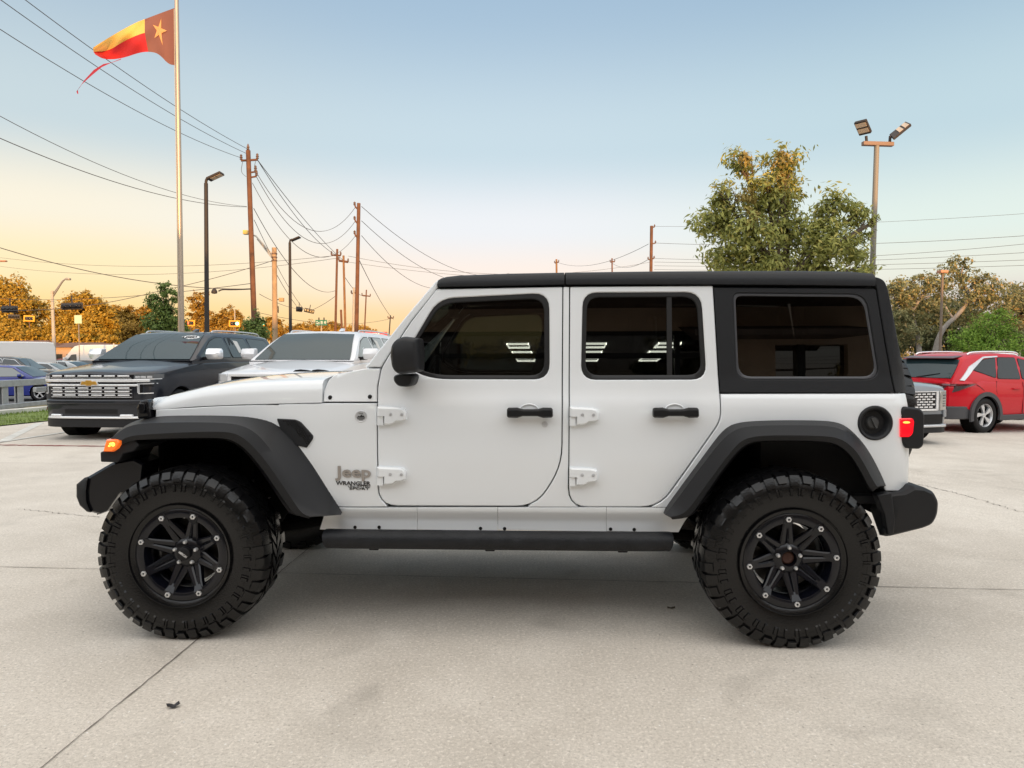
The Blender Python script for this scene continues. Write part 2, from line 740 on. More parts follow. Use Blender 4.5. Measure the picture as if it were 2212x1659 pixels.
# body side: fender, sill frame, middle pillar and rear quarter in one pressing
d1f, d2f = fillet(door1_px), fillet(door2_px)
left1 = [p for p in d1f if p[0] < 870 and 872 < p[1] < 1091.5]                 # runs upwards
right1 = [p for p in d1f if p[0] > 1120 and 640 < p[1] < 1091.5]               # runs downwards
left2 = [p for p in d2f if p[0] < 1265 and 640 < p[1] < 1092.5]                # runs upwards
right2 = [p for p in d2f if p[0] > 1395 and 851 < p[1] < 1092.5]               # runs downwards
fender = [(335, 884), (476, 876), (600, 872), (696, 870), (815, 870)] + left1[::-1] + [(left1[0][0] + 7, 1096), (700, 1096), (655, 1075), (560, 960, 40), (500, 920, 40), (345, 922), (335, 905)]
pillar = [(1216, 618.5)] + right1 + [(right1[-1][0] - 9, 1096.5), (left2[0][0] + 9, 1096.5)] + left2 + [(1230.7, 618.5)]
quarter = [(1555.5, 850)] + right2 + [(right2[-1][0] - 9, 1097), (1474, 1097.5), (1490, 1080), (1580, 960, 30), (1640, 930, 30), (1790, 930, 30), (1850, 960, 30), (1880, 1000), (1912, 1062),
                                   (1963, 1059, 4), (1963, 880, 8), (1957, 848.5, 4)]
fx_, fz_ = B(1890.5, 914)
fhole = [(fx_ + .079 * math.cos(2 * PI * i / 32), fz_ + .079 * math.sin(2 * PI * i / 32)) for i in range(32)]
panel('front_fender', Bpoly(fender), [], M_white, jeep, depth=0.05, rad=0.004)
panel('center_pillar', Bpoly(pillar), [], M_white, jeep, depth=0.05, rad=0.004)
panel('rear_quarter', Bpoly(quarter), [fhole], M_white, jeep, depth=0.05, rad=0.004, sides=(-1,))
panel('rear_quarter', Bpoly(quarter), [], M_white, jeep, depth=0.05, rad=0.004, sides=(1,))
# sill panels under the doors, split by three seams
for a, b in ((692, 901), (901, 1075), (1075, 1310), (1310, 1482)):
    sx0, sx1 = (a + 6, b) if a == 692 else (a, b)
    po = [(a if a != 692 else 703, 1096), (b, 1096), (b if b != 1482 else 1470, 1149), (a if a != 692 else 690, 1144)]
    if b == 1482:
        po = [(a, 1096), (1482, 1097), (1490, 1112), (1466, 1150), (a, 1148)]
    sill = []
    for px, py in po:
        sill.append(B(px, py))
    panel('sill_panel', sill, [], M_white, jeep, gap=0.0008, rad=0.0015, depth=0.05, step=0.012, smooth=25)
for px, py in ((767, 1139), (819, 1139), (1038, 1141.5), (1090, 1142), (1319, 1143), (1370, 1144)):
    x, z = B(px, py)
    y = -body_y(x, z)
    obj('sill_plug', MB().lathe([(0.0001, -0.004), (0.008, -0.003), (0.0105, 0.002)], 12, 'Y', (x, y, z)), M_black, jeep)
# cowl panel with its two bolts, A pillar frame
panel('cowl_panel', Bpoly([(697, 869), (699, 845), (708, 822, 6), (722, 808, 8), (760, 801), (788, 795), (823, 795), (815.5, 834), (815, 869)]), [],
      M_white, jeep, depth=0.05)
for px, py in ((713, 859), (799, 857.5)):
    x, z = B(px, py)
    obj('cowl_bolt', MB().lathe([(0.0001, -0.008), (0.008, -0.007), (0.0125, 0.002)], 14, 'Y', (x, -body_y(x, z), z)), M_black, jeep)
panel('windshield_frame', Bpoly([(788, 794), (878, 681), (938, 610), (949, 601), (945.5, 622), (887, 695), (847, 755), (823, 794)]), [], M_white, jeep,
      depth=0.07, rad=0.006, gap=0.002)
hx0, hz0 = B(792, 791)
hx1, hz1 = B(944, 606)
ws = MB()
ws.add([(hx0 + .02, -.70, hz0), (hx1 + .02, -.64, hz1 - .02), (hx1 + .02, .64, hz1 - .02), (hx0 + .02, .70, hz0)], [(0, 1, 2, 3)])
obj('windshield', ws, M_shield, jeep, smooth=0)
hd = MB()
hd.obox((hx1 + .02, 0, hz1 - .012), (.025, 0, .03), (0, .65, 0), (-.02, 0, .012))
hd.obox((hx0 + .03, 0, hz0 - .0), (.03, 0, .02), (0, .72, 0), (-.02, 0, .02))
obj('windshield_header', hd, M_white, jeep, bevel=.006)

# ---- hood
hp = [(322, 864, 885), (328, 853, 885), (340, 845.5, 884.5), (357, 840, 883.5), (397, 831.5, 880), (437, 822.5, 877.5), (516, 813, 874), (595, 808.5, 872),
      (696, 806, 869.5)]
rings = []
HOOD = []
for px, pt, pb in hp:
    x, zl = B(px, pb)
    w = body_y(x, 1.18)
    Yd = JO.y
    zc = at(px, pt, Yd - 0.25).z
    zs = zc - 0.020
    zl = min(zl, zs - 0.012)
    half = [(w, zl), (w - .003, zl + (zs - zl) * .45), (w - .012, zs - .028 if zs - .028 > zl + (zs - zl) * .5 else zl + (zs - zl) * .7), (w - .03, zs - .009),
            (w - .065, zs), (w - .15, zs + .008), (w - .33, zc + .004), (0, zc + .010)]
    HOOD.append((x, w, zc))
    rings.append([(x, -a, b) for a, b in half] + [(x, a, b) for a, b in reversed(half[:-1])])
hood = MB().loft(rings, False, False)
hood.add(rings[0], [tuple(range(len(rings[0])))])
hood.add(rings[-1], [tuple(range(len(rings[-1])))])
hood_o = obj('hood', hood, M_white, jeep, smooth=50)
# black hood straps and catches seen over the far edge
xh, zh = J(657, 800, 0.35)
for px in (652, 690):
    x, z = J(px, 799, .3)
    k = MB()
    for i in range(9):
        pass
    k.loft([[(x + a, .3 + dy, z - .012 + h) for a, h in ((-.055, 0), (-.04, .012), (-.01, .016), (.03, .012), (.06, .006), (.06, 0))] for dy in (-.02, .02)])
    obj('washer_nozzle', k, M_black, hood_o, bevel=.002)
lx, lz = B(317, 884)
ly = -body_y(lx, 1.15) - .012
lt = [(303, 903), (301, 880), (309, 865), (322, 862), (327, 868), (329, 890), (331, 905)]
for s in (-1, 1):
    k = MB()
    rr = []
    for dy, sc in ((-.03, .82), (-.024, 1), (.03, 1)):
        c = J(316, 884, ly)
        rr.append([(c[0] + (J(a, b, ly)[0] - c[0]) * sc, s * -(ly + dy), c[1] + (J(a, b, ly)[1] - c[1]) * sc) for a, b in lt])
    k.loft(rr)
    k.box(c[0] - .02, c[0] + .012, s * -(ly - .036) - .006, s * -(ly - .036) + .006, c[1] - .02, c[1] + .035)
    obj('hood_catch', k, M_gloss, hood_o, bevel=.004)

# ---- grille and headlights
gx0, gz0 = B(300, 905)
gx1, gz1 = B(322, 868)
gb = J(300, 1020, -.60)[1]
g = MB()
wf = body_y(gx1, 1.1)
gr = []
for z, xo, w in ((gb, -.065, wf - .10), (gb + .10, -.06, wf - .08), (gz0 - .03, -.01, wf - .02), (gz0 + .03, .01, wf), (gz1, .045, wf + .0), (gz1 + .02, .07, wf)):
    gr.append([(gx0 + xo + .05, -w, z), (gx0 + xo + .012, -w + .025, z), (gx0 + xo, -w + .1, z), (gx0 + xo - .02, 0, z), (gx0 + xo, w - .1, z),
               (gx0 + xo + .012, w - .025, z), (gx0 + xo + .05, w, z), (gx0 + .075, w - .03, z), (gx0 + .075, -w + .03, z)])
g.loft(gr)
grille = obj('grille', g, M_white, jeep, smooth=45)
for i in range(7):
    y = (i - 3) * .098
    obj('grille_slot', MB().box(gx0 - .03 + abs(i - 3) * .004, gx0 + .03, y - .028, y + .028, gb + .07, gz0 + .05), M_black, grille, bevel=.01)
for s in (-1, 1):
    obj('headlight', MB().lathe([(.0001, -.04), (.06, -.034), (.083, -.015), (.09, .012), (.09, .05)], 24, 'X', (gx0 - .005, s * .455, gz0 - .03)),
        mat('headlight_glass', (.5, .52, .55), .08, coat=1, metal=.5), grille)

# ---- roof and hardtop
rp = [(946, 607, 622), (952, 602.5, 622), (962, 599.5, 621.7), (990, 596.5, 621), (1100, 593, 619), (1219, 591.3, 616.5)]
rq = [(1222, 591.2, 616.5), (1400, 589.6, 616), (1600, 589.2, 617), (1750, 589.8, 618), (1850, 592, 619.5), (1889, 595.5, 620)]


def roof(stations, name):
    rings = []
    for px, pt, pb in stations:
        x, zl = B(px, pb - 1)
        w = body_y(x, zl) + .012
        zt = at(px, pt, JO.y - .62).z
        zl = min(zl, zt - .012)
        h = zt - zl
        half = [(w - .03, zl), (w, zl + .003), (w + .002, zl + h * .35), (w - .008, zl + h * .66), (w - .03, zl + h * .87), (w - .075, zl + h * .97), (w - .16, zt), (.3, zt + .003), (0, zt + .004)]
        rings.append([(x, -a, b) for a, b in half] + [(x, a, b) for a, b in reversed(half[:-1])])
    m = MB().loft(rings, True, True)
    return obj(name, m, M_roofblk, jeep, smooth=40)


roof(rp, 'roof_panel')
roof(rq, 'hardtop_roof')
hs = Bpoly([(1541.5, 620), (1887, 622), (1893.5, 626), (1912.3, 739), (1933, 849), (1556, 849)])
hts = panel('hardtop_side', hs, [Bpoly(shrink(win3_px, 4))], M_roofblk, jeep, depth=0.03, gap=.002)
for s, o in zip((-1, 1), hts):
    panel('window_surround', Bpoly(shrink(win3_px, 5)), [Bpoly(shrink(win3_px, -1.5))], mat('grey_edge', (.06, .062, .07), .4), o, off=.006, gap=0, rad=.004, depth=.02,
          sides=(s,))
    panel('window_glass', Bpoly(shrink(win3_px, 0)), [], M_jdark, o, off=.012, gap=0, rad=.0005, depth=.004, sides=(s,))
panel('hardtop_corner', Bpoly([(1885.5, 597), (1899, 599, 6), (1912, 606, 8), (1919, 624, 8), (1941, 739), (1955, 815), (1958, 848.5), (1933.6, 848.5), (1912.9, 739), (1894.1, 626)]),
      [], M_roofblk, jeep, depth=0.04, gap=.0015)
tx1, tz1 = B(1956, 848)
tx0, tz0 = B(1914, 608)
bk_ = MB()
bk_.add([(tx1 - .01, -.70, tz1), (tx1 - .01, .70, tz1), (tx0 - .01, .62, tz0 + .01), (tx0 - .01, -.62, tz0 + .01)], [(0, 1, 2, 3)])
obj('rear_window', bk_, M_jdark, jeep, smooth=0)
tg = MB().box(XREAR - .06, XREAR - .005, -.70, .70, J(1960, 1058, -.7)[1], tz1)
obj('tailgate', tg, M_white, jeep, bevel=.01)

# ---- inner shell, so no gap shows daylight
inner = panel('inner_frame', Bpoly([(345, 884), (696, 872), (815, 868), (823, 793), (889, 697), (945, 623), (1541, 618), (1885, 622), (1930, 849), (1955, 852), (1955, 1052),
                                    (1912, 1056), (1880, 1000), (1850, 955), (1790, 925), (1640, 925), (1575, 955), (1475, 1120), (1440, 1140), (720, 1138), (660, 1075), (560, 955), (500, 915), (345, 915)]),
              [Bpoly(shrink(win1_px, 6)), Bpoly(shrink(win2_px, 6)), Bpoly(shrink(win3_px, 6))], M_dark, jeep, off=.052, depth=.02, gap=0)

# ---- black flares
def flare(name, lines, n=60, thick=True):
    """lines: list of (pixel polyline, y offset of the line in the jeep frame)"""
    rows = []
    for q, (px, yl) in enumerate(lines):
        rows.append(resample(smooth_poly([Vector((*(B(a, b, .004) if q == 0 else J(a, b, yl)), 0)) for a, b in px], 2), n))
    for s in (-1, 1):
        rings = []
        for k in range(n):
            ring = []
            for (px, yl), row in zip(lines, rows):
                x, z = row[k].x, row[k].y
                y = yl if px is not lines[0][0] else -body_y(x, z) + .012
                ring.append((x, s * -y, z))
            rings.append(ring)
        mb = MB().loft(rings, False, False)
        for rg in (rings[0], rings[-1]):
            mb.add(rg, [tuple(range(len(rg)))])
        yield obj(name, mb, M_trim, jeep, smooth=32)


def Z2(l):
    return [(164.6 + x * .3637, 822.9 + y * .3637) for x, y in l]


def Z3(l):
    return [(1426.4 + x * .3638, 822.9 + y * .3638) for x, y in l]


fA = Z2([(205, 340), (270, 275), (350, 234), (480, 207), (640, 203), (900, 203), (1060, 211), (1180, 236), (1280, 318), (1380, 445), (1470, 585), (1555, 735), (1578, 782)])
fB = Z2([(205, 342), (272, 288), (330, 262), (420, 250), (640, 245), (860, 247), (990, 262), (1085, 320), (1180, 440), (1290, 600), (1400, 775), (1480, 800), (1572, 795)])
fC = Z2([(270, 352), (300, 335), (345, 324), (420, 317), (640, 305), (870, 299), (960, 315), (1040, 375), (1130, 480), (1240, 640), (1320, 760), (1345, 788), (1385, 806)])
fD = Z2([(270, 378), (300, 362), (345, 352), (420, 346), (640, 338), (850, 336), (935, 352), (1010, 405), (1100, 510), (1205, 665), (1280, 775), (1310, 800), (1385, 818)])
fE = Z2([(300, 385), (330, 370), (360, 362), (420, 356), (640, 346), (850, 344), (925, 360), (1000, 415), (1085, 520), (1190, 675), (1260, 780), (1300, 800), (1385, 810)])
FL1 = list(flare('front_flare', [(fA, -.715), (fB, -.905), (fC, -.93), (fD, -.915), (fE, -.70)]))
rA = Z3([(18, 785), (22, 760), (330, 338), (390, 275), (440, 250), (520, 237), (700, 230), (960, 231), (1060, 243), (1120, 273), (1190, 340), (1250, 420), (1315, 545), (1348, 625)])
rB = Z3([(30, 795), (60, 755), (345, 370), (425, 300), (480, 278), (540, 268), (700, 262), (970, 264), (1050, 276), (1105, 303), (1165, 365), (1220, 450), (1285, 570), (1312, 622)])
rC = Z3([(60, 808), (125, 795), (175, 755), (280, 605), (410, 430), (480, 352), (560, 328), (700, 322), (960, 325), (1070, 340), (1150, 398), (1205, 480), (1262, 590), (1288, 628)])
rD = Z3([(70, 822), (160, 815), (205, 770), (310, 610), (430, 445), (500, 378), (570, 356), (700, 352), (950, 355), (1050, 372), (1125, 430), (1180, 515), (1235, 625), (1262, 655)])
rE = Z3([(80, 822), (170, 812), (220, 770), (325, 610), (445, 450), (510, 386), (580, 364), (700, 360), (945, 363), (1040, 380), (1110, 435), (1165, 520), (1220, 630), (1250, 655)])
FL2 = list(flare('rear_flare', [(rA, -.762), (rB, -.905), (rC, -.935), (rD, -.92), (rE, -.72)]))

# flare noses with the amber side lamps
for s, fl in zip((-1, 1), FL1):
    def P3(l, y):
        return [(J(a, b, -.90)[0], s * -y, J(a, b, -.90)[1]) for a, b in l]
    nose_px = [(216, 977), (248, 966), (262, 950), (285, 942), (300, 962), (288, 975), (266, 980), (256, 998), (250, 999), (217, 998)]
    k = MB()
    k.loft([P3(nose_px, -.90), P3(nose_px, -.60)])
    obj('flare_nose', k, M_trim, fl, bevel=.006)
    lamp_px = [(234.5, 948.5), (262, 947), (267, 953), (258, 968), (248, 975), (227, 975)]
    k = MB()
    r0 = P3(lamp_px, -.915)
    cx = sum(p[0] for p in r0) / 6
    cz = sum(p[2] for p in r0) / 6
    k.loft([[(cx + (p[0] - cx) * .8, s * .93, cz + (p[2] - cz) * .8) for p in r0], r0, P3(lamp_px, -.86)])
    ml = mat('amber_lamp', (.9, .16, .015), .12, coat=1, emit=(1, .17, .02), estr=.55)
    lo = obj('side_lamp', k, ml, fl)
    k = MB()
    bx, bz = J(244, 960, -.93)
    for dx, dz, r_ in ((0, 0, .011), (-.018, -.008, .005), (-.012, .003, .006)):
        k.lathe([(.0001, -.006), (r_ * .7, -.003), (r_, .004)], 10, 'Y', (bx + dx, s * .934, bz + dz))
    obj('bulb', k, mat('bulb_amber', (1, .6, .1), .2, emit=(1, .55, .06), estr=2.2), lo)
    # vent behind the front flare
    vy = -.795
    vpoly = Bpoly([(598, 904, 3), (638, 906, 4), (650, 911, 4), (677, 941, 3), (676.5, 948, 3), (663, 967, 2), (640, 962), (606, 926)])
    vo = panel('fender_vent', vpoly, [], M_trim, fl, off=-.008, gap=0, rad=.004, depth=.02, sides=(s,))[0]
    k = MB()
    for i in range(14):
        for j in range(-14, 14):
            a, b = 609 + j * 5.0 + i * 2.5, 909 + i * 4.0
            if b < 959 and a > (603 + (b - 904) * 1.6 if b < 924 else 635 + (b - 924) * .82) and a < 640 + (b - 909) * .92 and a < 671:
                x, z = B(a, b)
                k.lathe([(.0001, .0), (.0032, -.0005), (.0048, -.002)], 6, 'Y', (x, s * (body_y(x, z) + .0078), z))
    obj('vent_mesh', k, M_gloss, vo)

# ---- wheel wells and under-body
und = MB()
xf, xr_ = J(390.5, 1206, -.979)[0], J(1712, 1219, -.979)[0]
for cx in (xf, xr_):
    und.loft([[(cx + .585 * math.cos(a), y, .52 + .56 * math.sin(a)) for a in [R(6 + 168 * i / 16) for i in range(17)]] for y in (-.735, -.40)], False, False)
    und.loft([[(cx + .585 * math.cos(a), y, .52 + .56 * math.sin(a)) for a in [R(6 + 168 * i / 16) for i in range(17)]] for y in (.40, .735)], False, False)
    for y in (-.40, .40):
        pts = [(cx + .585 * math.cos(a), y, .52 + .56 * math.sin(a)) for a in [R(6 + 168 * i / 16) for i in range(17)]]
        und.add(pts, [tuple(range(17))])
und.box(-2.02, 2.08, -.42, -.32, .56, .70)
und.box(-2.02, 2.08, .32, .42, .56, .70)
und.box(-.86, .90, -.70, .70, .62, .66)
und.box(.80, 2.1, -.34, .34, .62, .68)
und.box(-.95, -.90, -.70, .70, .60, 1.15)
und.box(-2.0, -.95, -.38, .38, .62, .66)
und.box(gx0 + .085, gx0 + .11, -.64, .64, .66, 1.08)
und.box(gx0 + .09, -.95, -.41, -.39, .66, 1.12)
und.box(gx0 + .09, -.95, .39, .41, .66, 1.12)
obj('underbody', und, M_dark, jeep, smooth=40)
ax = MB()
for cx in (xf, xr_):
    ax.cyl((cx, -.72, .43), (cx, .72, .43), .045, 12)
    ax.lathe([(.02, -.16), (.11, -.1), (.14, 0), (.11, .1), (.02, .16)], 16, 'X', (cx, .12, .43))
    for s in (-1, 1):
        ax.cyl((cx + .1, s * .52, .40), (cx + .16, s * .46, .95), .035, 10)
        ax.cyl((cx - .02, s * .45, .48), (cx - .02, s * .45, .85), .065, 12)
ax.cyl((-.5, .1, .55), (1.3, .12, .45), .035, 10)
ax.cyl((.2, -.45, .50), (1.35, -.5, .42), .03, 10)
ax.cyl((-1.4, -.5, .42), (-.5, -.42, .56), .03, 10)
obj('axles', ax, M_dark, jeep)
# ---- bumpers
fbp = [(169.5, 1046), (189, 1031), (244, 999), (292, 990), (312, 1000), (306, 1052), (262, 1062), (232, 1105), (217, 1110.5), (189, 1103), (175, 1090), (169, 1073)]
c0 = J(169, 1060, -.80)[0]
k = MB()
rg = []
for y, sc, dx in ((-.83, .93, .012), (-.815, 1, 0), (-.62, 1, -.02), (-.45, 1, -.05), (0, 1, -.07), (.45, 1, -.05), (.62, 1, -.02), (.815, 1, 0), (.83, .93, .012)):
    pts = [J(a, b, -.81) for a, b in fbp]
    mx_ = sum(p[0] for p in pts) / len(pts)
    mz_ = sum(p[1] for p in pts) / len(pts)
    if abs(y) < .5:
        pts = [(min(p[0], c0 + .22), p[1] if p[1] < .80 else .80) for p in pts]
    rg.append([(mx_ + (p[0] - mx_) * sc + dx, y, mz_ + (p[1] - mz_) * sc) for p in pts])
k.loft(rg)
fb = obj('front_bumper', k, M_gloss, jeep, smooth=30)
k = MB()
fp = [(166.5, 1046), (184, 1031.5), (190, 1032.5), (186, 1060), (187, 1085), (196, 1106.5), (189, 1105), (173.5, 1091), (166.5, 1073)]
rg = []
for y, sc, dx in ((-.845, .9, .008), (-.835, 1, 0), (-.62, 1, -.02), (-.45, 1, -.05), (0, 1, -.07), (.45, 1, -.05), (.62, 1, -.02), (.835, 1, 0), (.845, .9, .008)):
    pts = [J(a, b, -.83) for a, b in fp]
    mx_ = sum(p[0] for p in pts) / len(pts)
    mz_ = sum(p[1] for p in pts) / len(pts)
    rg.append([(mx_ + (p[0] - mx_) * sc + dx, y, mz_ + (p[1] - mz_) * sc) for p in pts])
k.loft(rg)
obj('bumper_face', k, M_trim, fb, smooth=45)
rbp = [(1888, 1067, 3), (1945, 1060), (1967, 1048, 3), (1990, 1050, 4), (2011, 1060, 6), (2021, 1080, 8), (2019, 1108, 10), (2008, 1130, 10), (1985, 1139), (1912, 1157, 4), (1896, 1154, 3), (1897, 1143), (1902, 1135)]
k = MB()
pts0 = [J(a, b, -.80) for a, b in fillet(rbp, 4)]
mx_ = sum(p[0] for p in pts0) / len(pts0)
mz_ = sum(p[1] for p in pts0) / len(pts0)
rg = []
for y, sc in ((-.845, .86), (-.835, .95), (-.815, 1), (-.45, 1), (.45, 1), (.815, 1), (.835, .95), (.845, .86)):
    pts = pts0
    if abs(y) < .5:
        pts = [(max(p[0], XREAR - .05), max(p[1], .62)) for p in pts0]
    rg.append([(mx_ + (p[0] - mx_) * sc, y, mz_ + (p[1] - mz_) * sc) for p in pts])
k.loft(rg)
rb = obj('rear_bumper', k, M_trim, jeep, smooth=40)
for s in (-1, 1):
    k = MB()
    q = [J(a, b, -.84) for a, b in ((1890, 1068), (1922, 1062), (1930, 1120), (1927, 1150), (1914, 1154), (1906, 1110))]
    k.loft([[(x, s * .862, z) for x, z in q], [(x, s * .80, z) for x, z in q]])
    obj('bumper_end_cap', k, M_trim, rb, bevel=.006)

# ---- side step
for s in (-1, 1):
    k = MB()
    zt = (J(720, 1144, -.85)[1] + J(720, 1181, -.85)[1]) / 2
    p = []
    for px, yy, dz in ((704, -.845, -.004), (712, -.85, 0), (730, -.858, 0), (760, -.86, 0), (900, -.86, 0), (1200, -.86, 0), (1390, -.86, 0), (1425, -.855, 0), (1440, -.85, 0), (1448, -.845, -.004)):
        p.append((J(px, 1160, -.86)[0], s * -yy, zt + dz))
    ps = smooth_poly(p, 2)
    rr = [.026 if i in (0, len(ps) - 1) else (.041 if i in (1, len(ps) - 2) else .050) for i in range(len(ps))]
    k.tube(ps, rr, 18)
    so = obj('side_step', k, mat('step_black', (.011, .012, .0145), .5, spec=.32, bump=.3, bscale=90, var=.35, vscale=14), jeep, smooth=60)
    for px in (806, 1058, 1346):
        k = MB()
        x = J(px, 1185, -.86)[0]
        k.box(x - .025, x + .025, s * .80 - .05, s * .80 + .05, zt - .062, zt - .045)
        k.box(x - .02, x + .02, s * .62 - .15, s * .62 + .18, zt - .035, zt + .005)
        obj('step_bracket', k, M_black, so, bevel=.004)

# ---- hinges, handles, lock, fuel filler, tail lamps, mirror
def hinge(parent, px, py, s):
    """upper-left pixel of the hinge leaf"""
    def q(l):
        return [J(px + a, py + b, -.81) for a, b in l]
    k = MB()
    leaf = q([(0, 0), (48, 2), (59, 5), (63, 12), (62, 27), (56, 30), (42, 31), (34, 37), (24, 38.5), (15, 38), (15, 20), (0, 20)])
    y0 = .813
    mx = sum(p[0] for p in leaf) / len(leaf)
    mz = sum(p[1] for p in leaf) / len(leaf)
    k.loft([[(mx + (x - mx) * .86, s * (y0 + .022), mz + (z - mz) * .82) for x, z in leaf], [(x, s * (y0 + .012), z) for x, z in leaf], [(x, s * .79, z) for x, z in leaf]])
    kn = q([(0, 21), (13, 21), (13, 40), (0, 40)])
    k.loft([[(x, s * (y0 + .012), z) for x, z in kn], [(x, s * .79, z) for x, z in kn]])
    h = obj('hinge', k, M_white, parent, smooth=30)
    for a, b in ((28, 17), (52, 17.5)):
        k = MB()
        x, z = J(px + a, py + b, -.83)
        k.lathe([(.0001, -.005), (.004, -.005), (.004, -.001), (.008, -.002), (.0095, .004)], 12, 'Y', (x, s * (y0 + .022) if s > 0 else -(y0 + .022), z))
        obj('hinge_bolt', k, M_alloy, h)


for s, d1, d2 in ((-1, DOORS[0], DOORS[2]), (1, DOORS[1], DOORS[3])):
    hinge(d1, 816, 878, s)
    hinge(d1, 815.5, 1007.5, s)
    hinge(d2, 1230, 879, s)
    hinge(d2, 1229.5, 1009, s)
    for d, px in ((d1, 1095), (d2, 1410)):
        yy = .84
        cp = [(0, 884), (3, 881), (22, 880.5), (34, 884), (66, 884), (78, 880.5), (96, 881), (99, 884), (99.5, 899), (96, 902), (78, 902.5), (66, 899), (34, 899), (22, 902.5), (3, 902), (0, 899)]
        q = [J(px + a, b, -yy) for a, b in cp]
        mx = sum(p[0] for p in q) / len(q)
        mz = sum(p[1] for p in q) / len(q)
        k = MB()
        k.loft([[(mx + (x - mx) * .97, s * (yy + .022), mz + (z - mz) * .62) for x, z in q], [(x, s * (yy + .006), z) for x, z in q], [(x, s * (yy - .012), z) for x, z in q]])
        for a in (10, 89):
            x, z = J(px + a, 891.5, -yy)
            k.box(x - .018, x + .018, s * (yy - .02) - .025, s * (yy - .02) + .025, z - .012, z + .012)
        obj('door_handle', k, M_black, d, smooth=40, bevel=.003)
        k = MB()                                   # dished cup behind the handle
        x, z = J(px + 48, 891, -.81)
        k.lathe([(.0001, .006), (.03, .005), (.042, -.0005), (.046, -.003), (.05, .001)], 24, 'Y', (0, 0, 0))
        k.v = [(x + p[0] * 1.15, s * (body_y(x, z) + .0005 - p[1]) , z + p[2] * .92) for p in k.v]
        obj('handle_cup', k, M_white, d, smooth=60)
    x, z = B(1176.5, 917)
    obj('door_lock', MB().lathe([(.0001, -.004), (.004, -.004), (.005, -.007), (.014, -.006), (.016, .002)], 18, 'Y', (x, s * body_y(x, z) if s > 0 else -body_y(x, z), z)), M_alloy, d1)

    # mirror: head and arm with real depth
    def mir(l, ys, sc):
        q = [J(a, b, -.95) for a, b in fillet(l)]
        mx = sum(p[0] for p in q) / len(q)
        mz = sum(p[1] for p in q) / len(q)
        return [[(mx + (x - mx) * c, s * -y, mz + (z - mz) * c) for x, z in q] for y, c in zip(ys, sc)]
    k = MB()
    k.loft(mir([(851, 745, 8), (861, 733, 8), (878, 727, 8), (909, 731, 5), (912, 765), (911, 803, 8), (866, 808, 6), (853, 798, 10), (849, 770)],
               (-1.055, -1.04, -1.0, -.87, -.845), (.72, .9, 1, 1, .9)))
    mo = obj('door_mirror', k, M_trim, d1, smooth=50)
    k = MB()
    k.loft(mir([(846, 814, 5), (852, 809, 4), (889, 809, 5), (893, 815, 5), (888, 832, 8), (880, 837, 6), (858, 836, 8), (848, 826, 8)], (-.93, -.92, -.86, -.77), (.8, .95, 1, 1)))
    obj('mirror_arm', k, M_trim, mo, smooth=50)
    # tail lamp: a black box with a red lens
    q = [J(a, b, -.79) for a, b in fillet([(1947, 884, 6), (1953, 878, 6), (1988, 882, 8), (1997.5, 893, 8), (1996, 962, 8), (1988, 970, 6), (1957, 969, 8), (1947, 955, 8)])]
    mx = sum(p[0] for p in q) / len(q)
    mz = sum(p[1] for p in q) / len(q)
    k = MB()
    k.loft([[(mx + (x - mx) * .9, s * .795, mz + (z - mz) * .93) for x, z in q], [(x, s * .785, z) for x, z in q], [(x, s * .62, z) for x, z in q]])
    tl = obj('tail_lamp', k, M_trim, jeep, smooth=40, bevel=.004)
    q = [J(a, b, -.80) for a, b in fillet([(1944.5, 904, 2), (1970, 903, 5), (1974.5, 908, 4), (1971.5, 938, 7), (1964, 944, 3), (1944.5, 944, 2)])]
    mx = sum(p[0] for p in q) / len(q)
    mz = sum(p[1] for p in q) / len(q)
    k = MB()
    k.loft([[(mx + (x - mx) * .9, s * .806, mz + (z - mz) * .9) for x, z in q], [(x, s * .800, z) for x, z in q], [(x, s * .76, z) for x, z in q]])
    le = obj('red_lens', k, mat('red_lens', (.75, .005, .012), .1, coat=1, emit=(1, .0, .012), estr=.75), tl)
    k = MB()
    x, z = J(1958, 912.5, -.805)
    k.lathe([(.0001, -.004), (.5, -.003), (1, .003)], 14, 'Y', (0, 0, 0))
    k.v = [(x + p[0] * .02, s * (.808 + (-p[1])), z + p[2] * .0065) for p in k.v]
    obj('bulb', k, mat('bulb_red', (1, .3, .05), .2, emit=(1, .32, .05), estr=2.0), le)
# fuel filler on the near side
x, z = B(1890.5, 914)
y = -body_y(x, z)
k = MB().lathe([(.058, .03), (.068, .004), (.074, -.006), (.082, -.008), (.087, -.004), (.089, .004)], 40, 'Y', (x, y, z))
k.lathe([(.0001, .028), (.06, .03)], 40, 'Y', (x, y, z))
ff = obj('fuel_filler', k, M_trim, jeep, smooth=50)
k = MB().lathe([(.0001, .008), (.026, .010), (.031, .016), (.034, .03)], 28, 'Y', (x - .004, y, z))
k.obox((x - .004, y + .004, z), (.0045, 0, .002), (0, .008, 0), (-.012, 0, .026))
obj('fuel_cap', k, mat('cap_grey', (.05, .05, .05), .6), ff)

